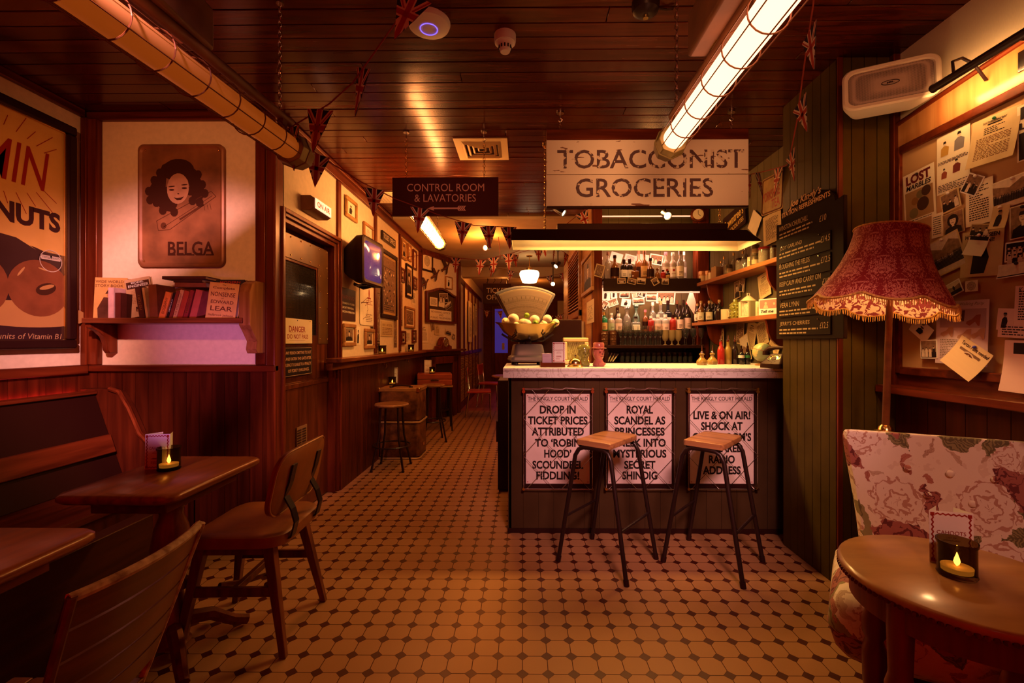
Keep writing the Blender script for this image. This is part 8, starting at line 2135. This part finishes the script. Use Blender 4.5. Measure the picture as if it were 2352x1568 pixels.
du = math_n(N, L, 'POWER', math_n(N, L, 'DIVIDE', fu, .36), 2.0); dv = math_n(N, L, 'POWER', math_n(N, L, 'DIVIDE', math_n(N, L, 'SUBTRACT', fv, .5), .52), 2.0)
bias = math_n(N, L, 'MULTIPLY', math_n(N, L, 'SUBTRACT', .75, math_n(N, L, 'ADD', du, dv)), .07)
fig = math_n(N, L, 'GREATER_THAN', math_n(N, L, 'ADD', nz.outputs['Fac'], bias), .51)
wv = N.new('ShaderNodeTexNoise'); wv.inputs['Scale'].default_value = 300; L.new(tc.outputs['Object'], wv.inputs['Vector'])
L.new(mixc(N, L, fig, (.23, .013, .010), (.56, .16, .09)), p_.inputs['Base Color']); p_.inputs['Roughness'].default_value = .7; p_.inputs['Specular IOR Level'].default_value = .15
LIN, N, L, q_ = nodes('shade lining'); tc = N.new('ShaderNodeTexCoord'); nz = N.new('ShaderNodeTexNoise'); nz.inputs['Scale'].default_value = 38; nz.inputs['Distortion'].default_value = 1.2; L.new(tc.outputs['Object'], nz.inputs['Vector'])
L.new(mixc(N, L, math_n(N, L, 'GREATER_THAN', nz.outputs['Fac'], .5), (.78, .52, .30), (.20, .02, .02)), q_.inputs['Base Color']); q_.inputs['Roughness'].default_value = .8
b = B(); b.rings([shade_ring(a, r) for a, r in prof], False); O('lamp_shade', b, DAM, t, ang=80)
b = B(); b.rings([shade_ring(a, r, -.004) for a, r in prof], False); O('shade_lining', b, LIN, t, ang=80)
FRG = mat('gold fringe', (.58, .28, .06), .75, var=.35, scale=90)
b = B(); rim = shade_ring(1.0, .270, .002); b.tube(rim, .006, 6, True)
for i in range(NS):
    a, c_ = rim[i], rim[(i + 1) % NS]
    for u_ in (.0, .5): q = a.lerp(c_, u_); b.cyl(q, q + Vector((rnd.uniform(-.003, .003), rnd.uniform(-.003, .003), -.026 - rnd.random() * .006)), .0026, .0012, 5, False)
O('fringe', b, FRG, t); b = B(); b.tube(shade_ring(0, .135), .004, 6, True); O('top_binding', b, FRG, t)
b = B(); b.tube([top + Vector((0, 0, .26)), top + Vector((0, 0, .30))], .016, 10); b.sphere(top + Vector((0, 0, .22)), (.03, .03, .04)); O('bulb', b, mat('lamp bulb', (1, .9, .7), .4, emit=(1, .62, .28), es=14), t)
lamp('floor_lamp_light', 'POINT', t.location + top + Vector((0.05, -.02, .16)), (1, .55, .22), 7, shadow_soft_size=.03)

# --- floral sofa
A = Vector((onZ(1942, 995, .90).x, onZ(1942, 995, .90).y, 0)); Bp = onZ(2352, 1026, .90)
ra = math.atan2(Bp.y - A.y, Bp.x - A.x)
SL = 1.02
FLO, N, L, p_ = nodes('floral linen'); p_.inputs['Roughness'].default_value = .75
tc = N.new('ShaderNodeTexCoord'); s0 = N.new('ShaderNodeSeparateXYZ'); L.new(tc.outputs['Object'], s0.inputs[0])
dn = N.new('ShaderNodeTexNoise'); dn.inputs['Scale'].default_value = 22; dn.inputs['Detail'].default_value = 3; L.new(tc.outputs['Object'], dn.inputs['Vector'])
fn = lambda op, a, b_=None: math_n(N, L, op, a, b_)
cbv = N.new('ShaderNodeCombineXYZ'); L.new(s0.outputs[0], cbv.inputs[0]); L.new(fn('SUBTRACT', s0.outputs[2], s0.outputs[1]), cbv.inputs[1])
vm = N.new('ShaderNodeVectorMath'); vm.operation = 'MULTIPLY_ADD'; L.new(dn.outputs['Color'], vm.inputs[0]); vm.inputs[1].default_value = (.06, .06, 0); L.new(cbv.outputs[0], vm.inputs[2])
def motif(scale, off, rot=True):
    """cell coordinates round scattered centres: u, v, radius, angle and two random numbers"""
    mp = N.new('ShaderNodeMapping'); mp.inputs['Location'].default_value = off; mp.inputs['Scale'].default_value = (scale, scale, scale); L.new(vm.outputs[0], mp.inputs[0])
    vo = N.new('ShaderNodeTexVoronoi'); vo.voronoi_dimensions = '2D'; vo.inputs['Scale'].default_value = 1; vo.inputs['Randomness'].default_value = .75; L.new(mp.outputs[0], vo.inputs['Vector'])
    d = N.new('ShaderNodeVectorMath'); d.operation = 'SUBTRACT'; L.new(mp.outputs[0], d.inputs[0]); L.new(vo.outputs['Position'], d.inputs[1])
    sc_ = N.new('ShaderNodeSeparateColor'); L.new(vo.outputs['Color'], sc_.inputs[0])
    vr = N.new('ShaderNodeVectorRotate'); vr.rotation_type = 'Z_AXIS'; L.new(d.outputs[0], vr.inputs['Vector']); L.new(fn('MULTIPLY', sc_.outputs[2], 6.28), vr.inputs['Angle'])
    q_ = N.new('ShaderNodeSeparateXYZ'); L.new(vr.outputs[0], q_.inputs[0])
    return q_.outputs[0], q_.outputs[1], vo.outputs['Distance'], fn('ARCTAN2', q_.outputs[1], q_.outputs[0]), sc_.outputs[0], sc_.outputs[1]
def leaf(base, scale, off, wd, ln, lo, ca, cb2):
    u, v, r_, a, r1, r2 = motif(scale, off)
    u2 = fn('DIVIDE', u, ln); edge = fn('MULTIPLY', fn('SUBTRACT', 1.0, fn('MULTIPLY', u2, u2)), wd)
    m1 = fn('MULTIPLY', fn('LESS_THAN', fn('ABSOLUTE', v), edge), fn('GREATER_THAN', r1, lo))
    vein = fn('GREATER_THAN', fn('SINE', fn('MULTIPLY', fn('ADD', u, fn('ABSOLUTE', v)), 60 * ln ** -.2)), .2)
    vein = fn('MAXIMUM', fn('MULTIPLY', vein, fn('GREATER_THAN', r2, .35)), fn('LESS_THAN', fn('ABSOLUTE', v), wd * .07))
    return mixc(N, L, m1, base, mixc(N, L, vein, ca, cb2))
base = mixc(N, L, fn('GREATER_THAN', dn.outputs['Fac'], .60), (.80, .63, .48), (.73, .54, .40))
base = leaf(base, 11, (2, 7, 0), .10, .42, .5, (.56, .36, .24), (.42, .22, .13))
base = leaf(base, 6.2, (3, 1, 0), .24, .46, .30, (.26, .20, .075), (.12, .085, .028))
base = leaf(base, 15, (5, 4, 0), .2, .36, .78, (.46, .16, .10), (.30, .08, .05))
def rose(base, scale, off, R_, lo, dark):
    u, v, r_, a, r1, r2 = motif(scale, off)
    rim = fn('MULTIPLY', fn('ADD', fn('MULTIPLY', fn('ABSOLUTE', fn('SINE', fn('MULTIPLY', a, 3.5))), .24), .76), R_)
    m1 = fn('MULTIPLY', fn('LESS_THAN', r_, rim), fn('GREATER_THAN', r1, lo))
    k = fn('DIVIDE', r_, R_)
    pet = fn('SINE', fn('ADD', fn('MULTIPLY', k, 15.0), fn('MULTIPLY', fn('ABSOLUTE', fn('SINE', fn('ADD', fn('MULTIPLY', a, 2.5), fn('ADD', fn('MULTIPLY', fn('FLOOR', fn('MULTIPLY', k, 4.0)), 1.9), fn('MULTIPLY', dn.outputs['Fac'], 5.0))))), 3.4)))
    ink = fn('GREATER_THAN', fn('ADD', pet, fn('MULTIPLY', dn.outputs['Fac'], .8)), 1.0)
    pale = mixc(N, L, ink, (.78, .60, .47), (.50, .24, .16)); red = mixc(N, L, ink, (.36, .10, .07), (.13, .014, .012))
    return mixc(N, L, m1, base, mixc(N, L, fn('GREATER_THAN', r2, dark), pale, red))
base = rose(base, 8.5, (4, 9, 0), .40, .72, .62)
base = rose(base, 4.6, (.35, .1, 0), .47, .30, .52)
L.new(base, p_.inputs['Base Color'])
_m['floral linen'] = FLO
t = T('sofa', 'rose-patterned floral sofa with a buttoned back beside the round table', 'sofa', (A.x, A.y, 0), ra)
b = B()
# back: tapered towards the seat, leaning away
def lean(z): return (z - .42) * .10
rings = []
for z, x0, th in ((.30, .07, .10), (.42, .055, .10), (.56, .045, .11), (.70, .025, .11), (.83, .005, .105), (.885, .0, .09), (.905, .008, .06), (.910, .02, .02)):
    c_ = .045; y0 = lean(z) + (.0 if z < .94 else .02); P = []
    for i in range(13):
        u = i / 12; bulge = -.018 * math.sin(PI * min(1, (z - .3) / .62)) * math.sin(PI * u) ** .5; P.append((x0 + (SL - 2 * x0) * u, y0 + bulge + (.02 if i in (0, 12) else 0), z))
    P += [(SL - x0, y0 + th * .7, z), (SL - x0 - .02, y0 + th, z), (x0 + .02, y0 + th, z), (x0, y0 + th * .7, z)]
    rings.append(P)
b.rings(rings); O('backrest', b, FLO, t, ang=70, sub=1)
b = B(); SD = .50
rings = []
for z, g in ((.19, .0), (.23, .03), (.31, .055), (.38, .045), (.42, .015), (.435, -.04)):
    rings.append([(x, y, z) for x, y in [(px_ * (SL / 2 + g - .02) + SL / 2 - (.10 * max(0, .5 - py_ * .5) if px_ < 0 else 0), -SD / 2 + .02 + py_ * (SD / 2 + g)) for px_, py_ in [(a / 1.0, c2 / 1.0) for a, c2 in rrect(1, 1, .20, 6)]]])
b.rings(rings); O('seat', b, FLO, t, ang=80)
b = B(); b.box(.05, SL - .05, -SD + .02, .08, .16, .24); O('seat_frame', b, BLACK, t, bev=.01)
for x in (.09, SL - .09):
    for y in (-SD + .06, .06): b = B(); b.cyl((x, y, 0), (x, y, .17), .018, .026, 12); O('leg', b, MAHO, t)
nrm = Vector((math.sin(ra), -math.cos(ra), 0))
for px, py in ((2088, 1077), (2186, 1090), (2291, 1103), (2132, 1138), (2236, 1158)):
    d = ray(px, py); tt = (nrm.dot(A) - 0) / nrm.dot(d); P = Vector((0, 0, HC)) + d * tt; lx = (P - Vector((A.x, A.y, P.z))).dot(Vector((math.cos(ra), math.sin(ra), 0)))
    b = B(); b.sphere((lx, lean(P.z) - .020, P.z), (.014, .008, .014), 12, 8); O('button', b, FLO, t)

# --- small round table
ZR = .655
pts = [onZ(*q_, ZR) for q_ in ((1925, 1265), (2026, 1360), (2026, 1226), (2352, 1287), (2352, 1455))]
cx, cy = 1.25, 1.31
for _ in range(200):
    rs_ = [math.hypot(p.x - cx, p.y - cy) for p in pts]; r0 = sum(rs_) / 5
    cx += sum((r_ - r0) * (p.x - cx) / r_ for p, r_ in zip(pts, rs_)) * .3; cy += sum((r_ - r0) * (p.y - cy) / r_ for p, r_ in zip(pts, rs_)) * .3
t = T('round_table', 'small round worn wooden table with a beaded edge in front of the sofa', 'table', (cx, cy, 0))
b = B(); b.lathe([(.001, ZR - .03), (r0 - .012, ZR - .03), (r0 - .004, ZR - .02), (r0, ZR - .012), (r0 - .003, ZR - .004), (r0 - .012, ZR), (.001, ZR)], n=64); O('table_top', b, mat('worn round top', (.30, .12, .035), .32, rgb2=(.46, .21, .065), scale=5, coat=.25, stretch=(1, 3, 1)), t, ang=50)
b = B(); b.lathe([(r0 - .03, ZR - .10), (r0 - .03, ZR - .03)], n=48, cap=False); O('apron', b, MAHO, t)
b = B()
for k in range(110): a = 2 * PI * k / 110; b.sphere(((r0 - .006) * math.cos(a), (r0 - .006) * math.sin(a), ZR - .026), .0072, 6, 4)
o = O('beaded_rim', b, MAHO, t); o['kind'] = 'stuff'
for k in range(4):
    a = R(197 + 90 * k); dx, dy = math.cos(a) * (r0 - .05), math.sin(a) * (r0 - .05)
    b = B(); b.lathe([(.016, 0), (.022, .04), (.02, .12), (.032, .2), (.034, .3), (.024, .34), (.034, .36), (.034, .40), (.026, .43), (.03, ZR - .1), (.03, ZR - .03)], (dx, dy, 0), 16); O('leg', b, MAHO, t)
b = B(); b.lathe([(r0 - .08, .16), (r0 - .07, .17), (r0 - .08, .18), (.001, .18)], n=40); O('under_shelf', b, MAHO, t)
p = onZ(2198, 1322, ZR); candle((p.x, p.y, ZR + .0005), 'lit tea light on the small round table by the sofa', power=1.6)
p = onZ(2186, 1296, ZR); menu((p.x, p.y, ZR + .0005), R(-16), 'folded menu card standing behind the candle on the round table', .105, .15)
